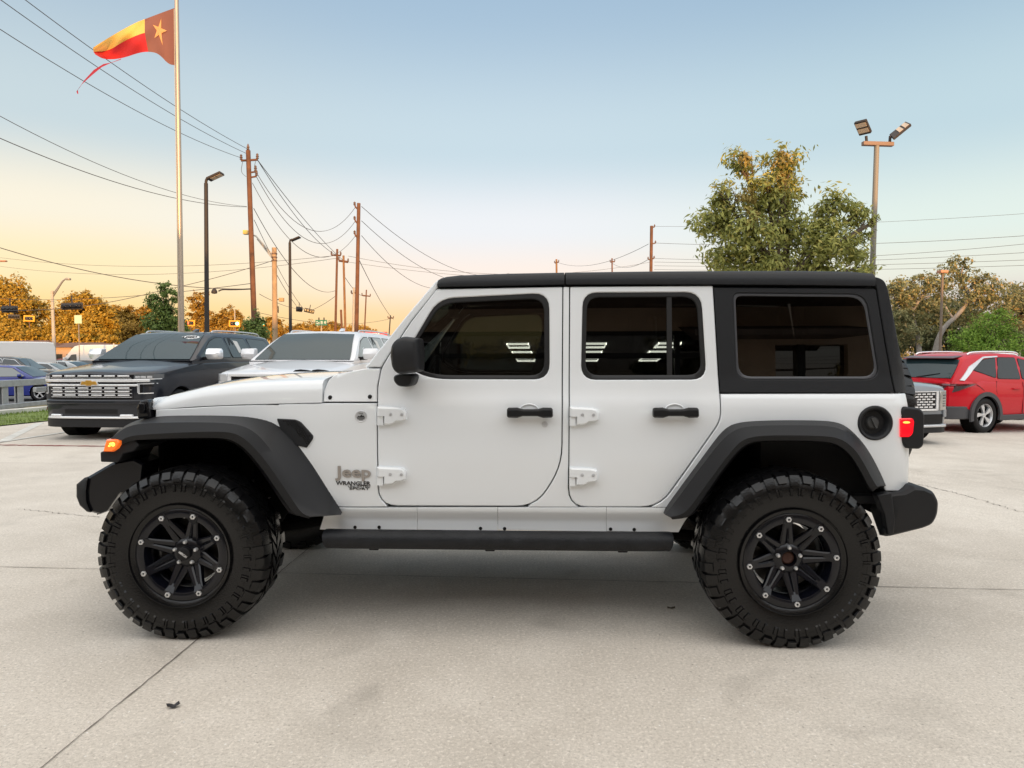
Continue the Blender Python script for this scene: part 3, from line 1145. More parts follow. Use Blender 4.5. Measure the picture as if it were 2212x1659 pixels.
# badges on the fender
bx, bz = B(780, 899.5)
by = -body_y(bx, bz)
bd = MB().lathe([(.0001, -.003), (.026, -.003), (.0285, -.005), (.031, -.004), (.032, .002)], 32, 'Y', (bx, by, bz))
bdo = obj('round_badge', bd, M_alloy, jeep, smooth=30)
k = MB()
for pts in ([(-.022, -.006), (-.012, .004), (-.007, 0), (.003, .010), (.010, .003), (.014, .006), (.022, -.006)], [(-.02, -.009), (.02, -.009), (.018, -.0125), (-.018, -.0125)],
            [(-.012, -.0155), (.012, -.0155), (.009, -.0185), (-.009, -.0185)]):
    k.prism(pts, lambda u, v: (bx + u, by - .0045, bz + v), lambda u, v: (bx + u, by - .002, bz + v))
t = fit_text(text_mb('TRAIL', .02, .0008, bold=.0004), bx - .013, bx + .013, bz + .012, bz + .019)
t.v = [(p[0], by - .0042 + p[1] * .3, p[2]) for p in t.v]
k.add(t.v, t.f)
obj('badge_relief', k, mat('badge_dark', (.08, .08, .085), .4, metal=.6), bdo)


def body_text(s, x0p, x1p, z0p, z1p, m, ext=.004, bold=0.0, shear=0.0, spacing=1.0, name='badge_text'):
    xa, za = B(x0p, z0p)
    xb, zb = B(x1p, z1p)
    t = fit_text(text_mb(s, .05, ext, bold, shear, spacing=spacing), xa, xb, za, zb)
    t.v = [(p[0], -body_y(p[0], p[2]) - .002 + p[1], p[2]) for p in t.v]
    return obj(name, t, m, jeep, smooth=30)


M_badge = mat('badge_grey', (.40, .37, .35), .3, metal=.7)
body_text('Jeep', 724.5, 801, 1038, 1007.5, M_badge, .004, .0012)
M_bk = mat('badge_black', (.03, .03, .033), .35)
body_text('WRANGLER', 726, 800.5, 1047.5, 1040, M_bk, .002, .0006, spacing=.95)
body_text('UNLIMITED', 752, 800, 1052.4, 1049, M_bk, .001, .0)
body_text('SPORT', 755, 798, 1057.6, 1053.6, M_bk, .0015, .0004)

# ---- cabin: dash, wheel, seats, sport bar, seen dimly through the glass
cab = MB()
dx, dz = J(860, 800, 0)
cab.box(dx - .25, dx + .1, -.70, .70, .80, 1.27)
obj('dashboard', cab, M_cloth, jeep, bevel=.05)
sw = MB()
cx_, cz_ = dx + .24, 1.25
for k_ in range(1):
    pts = [(cx_ + .06 * math.sin(a), -.36 + .185 * math.cos(a), cz_ + .18 * math.sin(a)) for a in [2 * PI * i / 28 for i in range(29)]]
    sw.tube(pts, .014, 8, False)
sw.cyl((cx_, -.36, cz_), (dx + .05, -.36, cz_ - .1), .03)
sw.obox((cx_, -.36, cz_), (.012, 0, 0), (0, .17, 0), (0, 0, .02))
obj('steering_wheel', sw, M_black, jeep)
for sx in (.0, 1):
    for y in (-.36, .36):
        x0 = dx + .52 + sx * .95
        st = MB()
        st.loft([[(x0 + a, y + w, h) for a, h in ((-.22, .92), (.26, .88), (.30, .98), (-.2, 1.03))] for w in (-.24, -.2, .2, .24)])
        st.loft([[(x0 + a, y + w, h) for a, h in ((.2, .95), (.33, .95), (.46, 1.47), (.36, 1.48))] for w in (-.23, -.19, .19, .23)])
        st.loft([[(x0 + a, y + w, h) for a, h in ((.37, 1.5), (.46, 1.5), (.49, 1.68), (.41, 1.69))] for w in (-.14, -.1, .1, .14)])
        st.cyl((x0 + .41, y - .06, 1.44), (x0 + .42, y - .06, 1.55), .008)
        st.cyl((x0 + .41, y + .06, 1.44), (x0 + .42, y + .06, 1.55), .008)
        obj('seat', st, M_cloth, jeep, bevel=.03, smooth=60)
bar = MB()
b1 = J(1223, 700, -.6)[0]
for s in (-1, 1):
    bar.tube(smooth_poly([(hx1 + .05, s * .60, hz1 - .08), (b1, s * .60, 1.77), (b1 + .9, s * .60, 1.77), (b1 + 1.35, s * .6, 1.2)]), .035)
    bar.tube([(b1, s * .62, .9), (b1, s * .60, 1.78)], .035)
bar.tube([(b1, -.6, 1.77), (b1, .6, 1.77)], .035)
obj('sport_bar', bar, M_black, jeep)
obj('rear_view_mirror', MB().box(hx1 - .02, hx1 + .02, -.12, .12, hz1 - .16, hz1 - .09), M_black, jeep, bevel=.01)
fl_ = MB().box(dx, XREAR - .08, -.69, .69, .66, .70)
fl_.box(b1 + 1.05, XREAR - .1, -.6, .6, .70, 1.0)
obj('cabin_floor', fl_, M_cloth, jeep)


# ---- wheels
RT = .438


def tyre_mb(Ro, width, rim, npit=42, seed=1, groove=.011):
    """tyre with its axis along y; outer face near y=0, inner face at y=width"""
    rnd = random.Random(seed)
    k = MB()
    w = width
    side = [(rim - .012, .035), (rim, .020), (rim + .02, .010), (rim + .06, .0), (rim + .11, -.006), (Ro - .075, -.004), (Ro - .045, .004), (Ro - .022, .022), (Ro - groove, .05)]
    prof = side + [(Ro - groove, w * .5)] + [(r_, w - h) for r_, h in reversed(side)]
    k.lathe(prof, 96, 'Y')
    # ring ridges and raised pads on the sidewall
    for rr in (rim + .028, Ro - .085):
        k.lathe([(rr - .003, .006 if rr < .3 else .0), (rr - .001, -.006), (rr + .001, -.006), (rr + .003, .004)], 96, 'Y')
    da = 2 * PI / npit

    def seg(a0, a1, prof2, skew=0.0, na=2):
        rings = []
        for i in range(na + 1):
            t = i / na
            a = a0 + (a1 - a0) * t
            rings.append([(r_ * math.cos(a + skew * (y / w)), y, r_ * math.sin(a + skew * (y / w))) for y, r_ in prof2])
        k.loft(rings)
    for i in range(npit):
        for sd in (0, 1):
            a = da * (i + .5 * sd)
            long_ = (i % 2 == 0)
            d0 = .74 if long_ else .68
            inner = .095 if long_ else .080
            low = Ro - (.062 if long_ else .045)
            pr = [(inner, Ro - groove - .004), (inner, Ro - .002), (.03, Ro - .0045), (.012, Ro - .012), (-.004, Ro - .04), (-.009, low), (-.001, low - .004), (.02, Ro - .03)]
            if sd:
                pr = [(w - y, r_) for y, r_ in pr]
            seg(a + da * (.5 - d0 / 2), a + da * (.5 + d0 / 2), pr, .10 * (1 if i % 2 else -1))
            if not sd:                                             # side biters between the big lugs
                a2 = a + da * .98
                pr = [(-.003, Ro - .070), (-.0115, Ro - .075), (-.0125, Ro - .105), (-.003, Ro - .112), (.005, Ro - .09)]
                seg(a2 - da * .26, a2 - da * .02, pr)
                if i % 2:
                    seg(a2 + da * .1, a2 + da * .22, pr)
        for row, y0, y1 in ((0, .108, .152), (1, .166, .210)):
            a = da * (i + .5 * row + .2)
            pr = [(y0, Ro - groove - .004), (y0, Ro), (y1, Ro), (y1, Ro - groove - .004)]
            seg(a, a + da * .62, pr, .9 if row else -.9)
    return k


def wheel_parts(center_cap):
    """builds one wheel about the origin, axis y, outer side towards -y. returns the root"""
    root = bpy.data.objects.new('wheel', None)
    C.objects.link(root)
    root.parent = jeep
    t = obj('tyre', tyre_mb(RT, .318, .232), M_rubber, root, smooth=30)
    # sidewall letters
    lt = MB()
    for word, a_mid, rr, sz in (('TRAIL', R(-62), .318, .045), ('MUD', R(100), .318, .045)):
        pass
    rim = MB()
    rim.lathe([(.190, .030), (.192, .017), (.200, .013), (.226, .013), (.236, .018), (.240, .026), (.238, .05), (.225, .07), (.195, .10), (.19, .26), (.205, .30)], 64, 'Y')
    rim.lathe([(.190, .030), (.186, .06), (.180, .10), (.178, .27)], 64, 'Y')
    rim.lathe([(.183, .075), (.1795, .08), (.1795, .088), (.182, .095)], 64, 'Y')
    rim.lathe([(.0001 if center_cap else .036, .062 if center_cap else .085), (.030 if center_cap else .038, .060), (.060, .064), (.076, .076), (.080, .12), (.05, .13)], 40, 'Y')
    for i in range(8):
        th = R(45 * i) + (R(20) if center_cap else R(0.5)) + R(6)
        for sg in (-1, 1):
            a0, a1 = th + sg * R(3.2), th + sg * R(17)
            p0 = Vector((.189 * math.cos(a0), .026, .189 * math.sin(a0)))
            p1 = Vector((.072 * math.cos(a1), .078, .072 * math.sin(a1)))
            d = (p1 - p0)
            tang = Vector((-math.sin(th), 0, math.cos(th)))
            nrm = d.normalized().cross(tang).normalized()
            rings = []
            for tt, wd, dp in ((0, .0135, .013), (.25, .0125, .014), (1, .0185, .02)):
                c = p0 + d * tt
                rings.append([c + tang * wd + nrm * dp * 0, c + tang * wd * .55 - Vector((0, .006, 0)), c - tang * wd * .55 - Vector((0, .006, 0)), c - tang * wd, c - tang * wd + Vector((0, dp * 2, 0)), c + tang * wd + Vector((0, dp * 2, 0))])
            rim.loft(rings)
        # pad under the bolt that joins the two legs
        rings = []
        for rr, wd, y in ((.226, .021, .012), (.196, .024, .011), (.176, .017, .024), (.158, .011, .036)):
            c = Vector((rr * math.cos(th), y, rr * math.sin(th)))
            tang = Vector((-math.sin(th), 0, math.cos(th)))
            rings.append([c + tang * wd, c - tang * wd, c - tang * wd + Vector((0, .03, 0)), c + tang * wd + Vector((0, .03, 0))])
        rim.loft(rings)
    obj('rim', rim, mat('rim_black', (.004, .0045, .008), .24, spec=.42, coat=.08), root, smooth=32)
    for i in range(8):
        th = R(45 * i) + (R(20) if center_cap else R(0.5)) + R(6)
        c = (.2105 * math.cos(th), 0, .2105 * math.sin(th))
        b = MB()
        n = 6
        o_ = [(c[0] + .0135 * math.cos(2 * PI * q / n), c[2] + .0135 * math.sin(2 * PI * q / n)) for q in range(n)]
        i_ = [(c[0] + .0068 * math.cos(2 * PI * q / n), c[2] + .0068 * math.sin(2 * PI * q / n)) for q in range(n)]
        b.loft([[(x, .016, z) for x, z in o_], [(x, .003, z) for x, z in o_], [(x, .001, z) for x, z in i_], [(x, .012, z) for x, z in i_]], True, False)
        obj('rim_bolt', b, M_nut, root, smooth=0)
    for i in range(5):
        th = R(90 + 72 * i)
        c = (.0565 * math.cos(th), 0, .0565 * math.sin(th))
        b = MB().lathe([(.0001, .048), (.006, .049), (.0095, .054), (.0105, .075)], 10, 'Y', c)
        obj('lug_nut', b, M_nut, root, smooth=40)
    br = MB().lathe([(.07, .135), (.165, .135), (.165, .160), (.07, .160)], 48, 'Y')
    obj('brake_disc', br, mat('brake_iron', (.10, .095, .09), .45, metal=.8), root)
    ca = MB()
    ca.obox((-.11, .15, .10), (.03, 0, .05), (0, .05, 0), (-.05, 0, .03))
    ca.lathe([(.0001, .17), (.10, .17), (.10, .23), (.0001, .23)], 24, 'Y')
    obj('brake_caliper', ca, M_dark, root)
    if center_cap:
        cc = MB().lathe([(.0001, .034), (.028, .035), (.0335, .039), (.0345, .064)], 32, 'Y')
        cco = obj('center_cap', cc, M_black, root, smooth=40)
        t = text_mb('AMERICAN', .02, .0006, bold=.0005)
        t = fit_text(t, -.024, .024, -.006, .006)
        a = R(-35)
        t.v = [(p[0] * math.cos(a) - p[2] * math.sin(a), .0325 + p[1] * .5, p[0] * math.sin(a) + p[2] * math.cos(a)) for p in t.v]
        obj('cap_logo', t, M_nut, root)
    else:
        hb = MB().lathe([(.0001, .085), (.025, .08), (.033, .085), (.036, .12)], 28, 'Y')
        obj('hub', hb, mat('rusty_hub', (.06, .022, .014), .7), root)
    return root


def place_wheel(r_, x, y, rz, spin=0.0, z=None):
    r_.location = (x, y, RT - .006 if z is None else z)
    r_.rotation_euler = Euler((0, spin, rz), 'XYZ')


w_front = wheel_parts(True)
place_wheel(w_front, xf, -.992, 0)
w_rear = wheel_parts(False)
place_wheel(w_rear, xr_, -.992, 0)
w2 = dup(w_front, jeep)
place_wheel(w2, xf, .992, PI)
w3 = dup(w_rear, jeep)
place_wheel(w3, xr_, .992, PI)
sp = bpy.data.objects.new('spare_wheel', None)
C.objects.link(sp)
sp.parent = jeep
for ch in w_rear.children:
    if ch.name.split('.')[0] in ('tyre', 'rim'):
        c = ch.copy()
        C.objects.link(c)
        c.parent = sp
sp.location = (XREAR + .25, 0, 1.09)
sp.rotation_euler = (0, 0, PI / 2)
sp.scale = (.93, .93, .93)
# ================================================================== ground, road, lot
def lot_z(x):
    return -0.03 * max(0.0, x - 4.0)


def ground_z(x, y):
    d = max(-13.6 - x, y - 24.0)
    t = min(1.0, max(0.0, d / 4.0))
    return -0.45 * t * t * (3 - 2 * t) + lot_z(min(x, 40)) * (1 - t)


def node_mat(name):
    m = bpy.data.materials.new(name)
    m.use_nodes = True
    n = m.node_tree
    return m, n, n.nodes['Principled BSDF']


def concrete_mat(name, base, dark, light, stain=0.35, rough=0.85):
    m, n, b = node_mat(name)
    K = n.nodes.new
    Lk = n.links.new
    t = K('ShaderNodeTexCoord')

    def noise(scale, detail=8, rough_=0.6, dist=0.0):
        q = K('ShaderNodeTexNoise')
        q.inputs['Scale'].default_value = scale
        q.inputs['Detail'].default_value = detail
        q.inputs['Roughness'].default_value = rough_
        q.inputs['Distortion'].default_value = dist
        Lk(t.outputs['Object'], q.inputs['Vector'])
        return q.outputs[0]

    def mix(f, a, c, mode='MIX'):
        q = K('ShaderNodeMix')
        q.data_type = 'RGBA'
        q.blend_type = mode
        for i, v in ((0, f), (6, a), (7, c)):
            if isinstance(v, (int, float)):
                q.inputs[i].default_value = v
            elif isinstance(v, tuple):
                q.inputs[i].default_value = (*v[:3], 1)
            else:
                Lk(v, q.inputs[i])
        return q.outputs[2]

    def mr(v, a, c, d=0.0, e=1.0):
        q = K('ShaderNodeMapRange')
        q.inputs[1].default_value, q.inputs[2].default_value, q.inputs[3].default_value, q.inputs[4].default_value = a, c, d, e
        Lk(v, q.inputs[0])
        return q.outputs[0]
    col = mix(mr(noise(0.55, 6, .55, .4), .35, .68), base, dark)
    col = mix(mr(noise(2.3, 8, .65), .45, .72, 0, .55), col, light)
    col = mix(mr(noise(11, 6, .7), .50, .72, 0, .35), col, dark)
    # fine aggregate
    vo = K('ShaderNodeTexVoronoi')
    vo.inputs['Scale'].default_value = 95
    Lk(t.outputs['Object'], vo.inputs['Vector'])
    col = mix(mr(vo.outputs['Distance'], .0, .32, .36, 0), col, tuple(c * .55 for c in dark))
    vo2 = K('ShaderNodeTexVoronoi')
    vo2.inputs['Scale'].default_value = 38
    Lk(t.outputs['Object'], vo2.inputs['Vector'])
    rnd_ = K('ShaderNodeSeparateColor')
    Lk(vo2.outputs['Color'], rnd_.inputs[0])
    spots = K('ShaderNodeMath')
    spots.operation = 'MULTIPLY'
    Lk(mr(vo2.outputs['Distance'], .10, .24, 1, 0), spots.inputs[0])
    Lk(mr(rnd_.outputs[0], .90, .93, 0, .7), spots.inputs[1])
    col = mix(spots.outputs[0], col, tuple(c * .4 for c in dark))
    sp2 = K('ShaderNodeMath')
    sp2.operation = 'MULTIPLY'
    Lk(mr(vo2.outputs['Distance'], .08, .2, .7, 0), sp2.inputs[0])
    Lk(mr(rnd_.outputs[1], .86, .9), sp2.inputs[1])
    col = mix(sp2.outputs[0], col, tuple(min(.9, c * 1.5) for c in light))
    # grain: per-pixel sized speckle
    col = mix(mr(noise(75, 4, .85), .50, .62, 0, .62), col, tuple(c * .68 for c in dark))
    col = mix(mr(noise(58, 4, .85), .52, .64, 0, .6), col, tuple(min(.95, c * 1.22) for c in light))
    # old oil drips and tyre marks
    col = mix(mr(noise(1.1, 4, .5, 1.5), .60, .78, 0, stain), col, tuple(c * .45 for c in dark))
    Lk(col, b.inputs['Base Color'])
    b.inputs['Roughness'].default_value = rough
    b.inputs['Specular IOR Level'].default_value = 0.3
    bp = K('ShaderNodeBump')
    bp.inputs['Strength'].default_value = 0.35
    bp.inputs['Distance'].default_value = 0.006
    Lk(noise(70, 5, .75), bp.inputs['Height'])
    Lk(bp.outputs[0], b.inputs['Normal'])
    return m


M_conc = concrete_mat('lot_concrete', (.635, .58, .51), (.49, .44, .38), (.72, .665, .595))
M_asph = concrete_mat('road_asphalt', (.13, .13, .135), (.10, .10, .105), (.17, .17, .17), .2)
M_dirt = mat('dry_turf', (.20, .17, .09), .95, var=.4, vscale=2.0)

# ground sheet
gm = MB()
xs = [-700, -400, -250, -150, -100, -70, -50, -40, -32, -26, -22] + [-20 + .5 * i for i in range(17)] + [-11, -10, -5, 0, 4, 10, 20, 30, 40, 60, 120, 250, 700]
ys = [-120, -60, -30, -10, 0, 5, 10, 15, 20, 22, 23] + [24 + .5 * i for i in range(11)] + [30, 35, 40, 50, 60, 80, 100, 140, 200, 300, 500, 900, 1500]
for y in ys:
    for x in xs:
        gm.v.append((x, y, ground_z(x, y) - .008))
nx = len(xs)
for j in range(len(ys) - 1):
    for i in range(nx - 1):
        gm.f.append((j * nx + i, j * nx + i + 1, (j + 1) * nx + i + 1, (j + 1) * nx + i))
struct(obj('ground', gm, M_asph, smooth=60))

# concrete sales lot
GE = [gnd(-60, 930), gnd(0, 921), gnd(90, 911.6)]
ge_dir = (GE[2] - GE[1]).normalized()
ge0 = GE[1] - ge_dir * 24
ge1 = GE[1] + ge_dir * 9.5
lot = MB()
lot.add([(ge0.x, ge0.y, 0), (4, ge0.y, 0), (4, 23.8, 0), (ge1.x, 23.8, 0), (ge1.x, ge1.y, 0), (40, ge0.y, lot_z(40)), (40, 23.8, lot_z(40))], [(0, 1, 2, 3, 4), (1, 5, 6, 2)])
struct(obj('parking_lot', lot, M_conc, smooth=0))

# turf strip beside the lot
gs = MB()
left = Vector((-1, .12, 0)).normalized() * 2.3
for t in range(41):
    p = ge0.lerp(ge1, t / 40)
    for s in range(5):
        q = p + left * (s / 4)
        gs.v.append((q.x, q.y, .0 + .04 * math.sin(s / 4 * PI) + .02))
for t in range(40):
    for s in range(4):
        a = t * 5 + s
        gs.f.append((a, a + 1, a + 6, a + 5))
M_turf = mat('turf', (.15, .20, .045), .9, var=.55, vscale=5)
struct(obj('verge', gs, M_turf, smooth=60))
dm = MB()
for t in range(41):
    p = ge0.lerp(ge1, t / 40)
    for s in range(4):
        q = p + left * (1.12 + s * .5)
        dm.v.append((q.x, q.y, ground_z(q.x, q.y) + .012))
for t in range(40):
    for s in range(3):
        a = t * 4 + s
        dm.f.append((a, a + 1, a + 5, a + 4))
struct(obj('dirt_verge', dm, M_dirt, smooth=60))
# grass blades
rnd = random.Random(5)
bl = MB()
for i in range(15000):
    t = rnd.uniform(.35, 1)
    p = ge0.lerp(ge1, t) + left * rnd.uniform(0.0, 1.0)
    h = rnd.uniform(.03, .075)
    a = rnd.uniform(0, 2 * PI)
    d = Vector((math.cos(a), math.sin(a), 0)) * rnd.uniform(.008, .016)
    tip = p + Vector((rnd.gauss(0, .02), rnd.gauss(0, .02), h + .03))
    p = p + Vector((0, 0, .02))
    bl.add([p - d, p + d, tip], [(0, 1, 2)])


def leaf_mat(name, c1, c2, trans=0.35, rough=.6, c3=None):
    m, n, b = node_mat(name)
    g_ = n.nodes.new('ShaderNodeNewGeometry')
    cr = n.nodes.new('ShaderNodeValToRGB')
    e = cr.color_ramp.elements
    e[0].position, e[0].color = 0.0, (*c1, 1)
    e[1].position, e[1].color = .8 if c3 else 1.0, (*c2, 1)
    if c3:
        q = e.new(1.0)
        q.color = (*c3, 1)
    n.links.new(g_.outputs['Random Per Island'], cr.inputs[0])
    n.links.new(cr.outputs[0], b.inputs['Base Color'])
    b.inputs['Roughness'].default_value = rough
    b.inputs['Specular IOR Level'].default_value = .3
    tr = n.nodes.new('ShaderNodeBsdfTranslucent')
    n.links.new(cr.outputs[0], tr.inputs[0])
    mx_ = n.nodes.new('ShaderNodeMixShader')
    mx_.inputs[0].default_value = trans
    n.links.new(b.outputs[0], mx_.inputs[1])
    n.links.new(tr.outputs[0], mx_.inputs[2])
    n.links.new(mx_.outputs[0], n.nodes['Material Output'].inputs[0])
    return m


o = obj('grass', bl, leaf_mat('grass_blades', (.10, .17, .025), (.26, .32, .08), .3), smooth=0, recalc=False)
struct(o, 'stuff')
o['label'] = 'short green grass growing along the edge of the lot'

# kerb along the road
M_kerb = mat('kerb_white', (.55, .53, .49), .85, var=.2, vscale=3)
kb = MB()
a_, b_ = ge0 + left * 1.03, ge1 + left * 1.03
dv = (b_ - a_).normalized()
sd_ = Vector((-dv.y, dv.x, 0))
kb.loft([[p + sd_ * x + Vector((0, 0, z)) for x, z in ((-.08, -.02), (-.08, .12), (-.05, .135), (.05, .135), (.08, .12), (.08, -.02))] for p in (a_, b_)])
struct(obj('kerb', kb, M_kerb, smooth=30))


def strip(name, pts, w, m, z, jitter=0.0, seed=3, sub=40):
    """flat painted line / joint on the ground"""
    rn = random.Random(seed)
    pts = [Vector((p[0], p[1], 0)) for p in pts]
    pts = resample(pts, sub) if sub else pts
    k = MB()
    for i, p in enumerate(pts):
        t = (pts[min(i + 1, len(pts) - 1)] - pts[max(i - 1, 0)]).normalized()
        s = Vector((-t.y, t.x, 0))
        off = s * rn.gauss(0, jitter) if jitter else Vector((0, 0, 0))
        off.z = lot_z(p.x) if z > 0 else 0
        ww = w * (rn.uniform(.35, 1.25) if jitter else 1)
        k.v += [tuple(p + s * ww / 2 + off + Vector((0, 0, z))), tuple(p - s * ww / 2 + off + Vector((0, 0, z)))]
    for i in range(len(pts) - 1):
        k.f.append((2 * i, 2 * i + 1, 2 * i + 3, 2 * i + 2))
    return struct(obj(name, k, m, smooth=0))


M_joint = mat('joint_dirt', (.15, .13, .11), .95)
M_joint2 = mat('joint_sand', (.20, .175, .15), .95)
M_line = mat('line_paint', (.60, .59, .55), .7, var=.25, vscale=4)
M_red = mat('red_line_paint', (.22, .035, .03), .75, var=.3, vscale=5)


def ext(a, b, k0, k1):
    return a + (a - b) * k0, b + (b - a) * k1


a, b = gnd(90, 1659), gnd(612, 1230)
strip('expansion_joint', [*ext(a, b, .4, 0), b, b + (b - a) * 3.2], .007, M_joint, .004, .0012, 1, 160)
a, b = gnd(0, 1225), gnd(1900, 1268)
a, b = ext(a, b, .8, .8)
strip('expansion_joint', [a, b], .006, M_joint, .004, .0012, 2, 200)
for yy in (9.2, 13.3):
    strip('expansion_joint', [(-9.5, yy + .25, 0), (40, yy - .9, 0)], .008, M_joint2, .004, .003, 4, 200)
a, b = gnd(1985, 1043), gnd(2230, 1108)
strip('crack', [a, (a + b) / 2 + Vector((.05, .06, 0)), b], .012, M_joint, .004, .012, 5, 60)
a, b = gnd(40, 1100), gnd(215, 1118)
strip('crack', [a, b], .008, M_joint2, .004, .012, 6, 40)
# painted lines of the parking bays
strip('bay_line', [gnd(3, 955), gnd(86, 914)], .16, M_line, .004)
a, b = gnd(3, 955), gnd(217, 922.7)
strip('bay_line', [a, a + (b - a) * 1.6], .11, M_line, .008)
strip('bay_line', [gnd(3, 955) + Vector((-.02, .02, 0)), gnd(-80, 972)], .12, M_line, .012)
a, b = gnd(0, 961.5), gnd(240, 964.5)
strip('red_line', [*ext(a, b, 1, 2.2)], .10, M_red, .004, .004, 9, 120)
# painted lane line on the street
strip('lane_line', [(-60, 31.5, 0), (40, 31.5, 0)], .14, M_line, -.45 + .004)

# fallen leaf
lf = MB()
c = gnd(375, 1528)
for i in range(7):
    u = -1 + i / 3
    w_ = .015 * (1 - u * u) ** .7 + .001
    lf.v += [(c.x + u * .021 + .005, c.y - w_ + u * .01, .004 + .012 * abs(u)), (c.x + u * .021, c.y + u * .012, .003 + .006 * u * u), (c.x + u * .021 - .004, c.y + w_ * .8 + u * .012, .006 + .016 * abs(u))]
for i in range(6):
    a = i * 3
    lf.f += [(a, a + 1, a + 4, a + 3), (a + 1, a + 2, a + 5, a + 4)]
tag(obj('fallen_leaf', lf, mat('dead_leaf', (.035, .033, .036), .6), smooth=60, recalc=False), 'small dark curled leaf lying on the bare concrete', 'leaf')
c = gnd(1450, 1315)
lf = MB()
for i in range(5):
    u = -1 + i / 2
    w_ = .011 * (1 - u * u) ** .7 + .001
    lf.v += [(c.x + u * .022, c.y - w_, .004 + .006 * abs(u)), (c.x + u * .022, c.y, .003), (c.x + u * .022, c.y + w_, .004 + .01 * abs(u))]
for i in range(4):
    a = i * 3
    lf.f += [(a, a + 1, a + 4, a + 3), (a + 1, a + 2, a + 5, a + 4)]
tag(obj('fallen_leaf', lf, mat('dead_leaf2', (.10, .075, .05), .7), smooth=60, recalc=False), 'tiny brown leaf under the white SUV near its rear wheel', 'leaf')

# ================================================================== the dealership behind the camera (casts the evening shade, mirrors in the glass)
M_stucco = mat('tan_stucco', (.58, .44, .33), .9, bump=.2, bscale=60, var=.12, vscale=2)
M_soffit = mat('dark_soffit', (.14, .10, .08), .8)
M_alum = mat('dark_aluminium', (.02, .02, .022), .4, metal=.3)
BY = -7.0
bl_ = thing('showroom_building', 'tan stucco car showroom with dark window wall and lit ceiling panels, behind the viewer', 'building', (0, BY, 0))
w = MB()
w.box(-32, -22, -.4, 0, 0, 3.6)
w.box(-22, 3.6, -.4, 0, 3.10, 3.6)
w.box(3.6, 4.5, -.4, 0, 0, 3.6)
w.box(4.5, 5.9, -.4, 0, 0, 1.0)
w.box(4.5, 5.9, -.4, 0, 2.75, 3.6)
w.box(5.9, 42, -.4, 0, 0, 3.6)
w.box(-32, 42, -16, -15.6, 0, 3.6)
w.box(-32, -31.6, -15.6, -.4, 0, 3.6)
w.box(41.6, 42, -15.6, -.4, 0, 3.6)
obj('wall', w, M_stucco, bl_)
obj('soffit', MB().box(-32.4, 42.4, -16.4, 2.2, 3.6, 3.75), M_soffit, bl_)
obj('parapet', MB().box(-32.4, 42.4, -16.4, 2.2, 3.755, 6.4), M_stucco, bl_)
obj('interior_ceiling', MB().box(-22, 3.6, -15.6, -.4, 3.22, 3.32), mat('ceiling_dark', (.05, .05, .05), .9), bl_)
obj('interior_floor', MB().box(-22, 3.6, -15.6, -.4, -.05, .02), mat('showroom_floor', (.06, .06, .06), .3), bl_)
fr = MB()
for x in [-22 + 2.46 * i for i in range(11)]:
    fr.box(x - .05, x + .05, -.30, -.1, 0, 3.1)
for z in (.05, 1.0, 2.55, 3.05):
    fr.box(-22, 3.6, -.29, -.11, z - .05, z + .05)
obj('window_frame', fr, M_alum, bl_)
obj('window_glass', MB().box(-22, 3.6, -.22, -.2, 0, 3.1), glass_mat('showroom_glass', (.75, .78, .76), .05), bl_)
obj('side_window', MB().box(4.5, 5.9, -.25, -.2, 1.0, 2.75), glass_mat('showroom_glass2', (.12, .14, .14), .3), bl_)
obj('window_mullion', MB().box(4.95, 5.1, -.28, -.05, 1.0, 2.75), M_alum, bl_)
aw = MB()
aw.loft([[(x, 0, z) for x, z in ((2.9, 2.85), (5.6, 2.85), (5.9, 3.2), (2.6, 3.2))], [(x, 1.3, z) for x, z in ((2.7, 2.8), (5.9, 2.8), (5.9, 2.95), (2.7, 2.95))]])
obj('entrance_canopy', aw, M_soffit, bl_)
M_led = mat('led_panel_light', (.9, .9, .85), .5, emit=(1, .96, .85), estr=11)
for iy, y in enumerate((-3.8, -5.7, -7.5)):
    for x in (-14.5, -10.6, -6.7, -.85, 1.1, 2.95):
        wd, dp = .28, .42
        f_ = MB()
        t_ = .016
        for b_ in ((x - wd, x + wd, y - dp, y - dp + t_ * 2), (x - wd, x + wd, y + dp - t_ * 2, y + dp), (x - wd, x - wd + t_, y - dp, y + dp), (x + wd - t_, x + wd, y - dp, y + dp)):
            f_.box(b_[0], b_[1], b_[2], b_[3], 3.16, 3.21)
        obj('ceiling_light', f_, M_led, bl_)
# ================================================================== parked vehicles
M_cglass = mat('car_glass', (.022, .042, .048), .03, spec=.5, coat=.15, ior=1.5)
M_sglass = mat('car_side_glass', (.035, .042, .044), .04, spec=.6, coat=.25, ior=1.5)
M_clear = mat('lamp_clear', (.55, .56, .58), .12, coat=1, metal=.3)
M_redlamp = mat('tail_red', (.35, .012, .015), .15, coat=1)
M_plate = mat('plate_white', (.6, .6, .6), .5)


def paint(name, col, rough=.3):
    return mat(name, col, rough, coat=.8, coat_rough=.03, spec=.4)


P_black = mat('paint_black', (.008, .010, .016), .3, spec=.3, coat=.62, coat_rough=.03)
P_white = paint('paint_pearl', (.72, .72, .74), .35)
P_red = mat('paint_red', (.52, .003, .014), .35, spec=.2, coat=.4, coat_rough=.03)
P_silver = paint('paint_grey', (.17, .185, .205), .3)
P_blue = paint('paint_blue', (.018, .03, .22), .25)
P_dgrey = paint('paint_charcoal', (.018, .019, .021), .3)
P_lsilver = paint('paint_silver', (.40, .42, .44), .3)
P_van = paint('paint_van', (.62, .61, .60), .45)


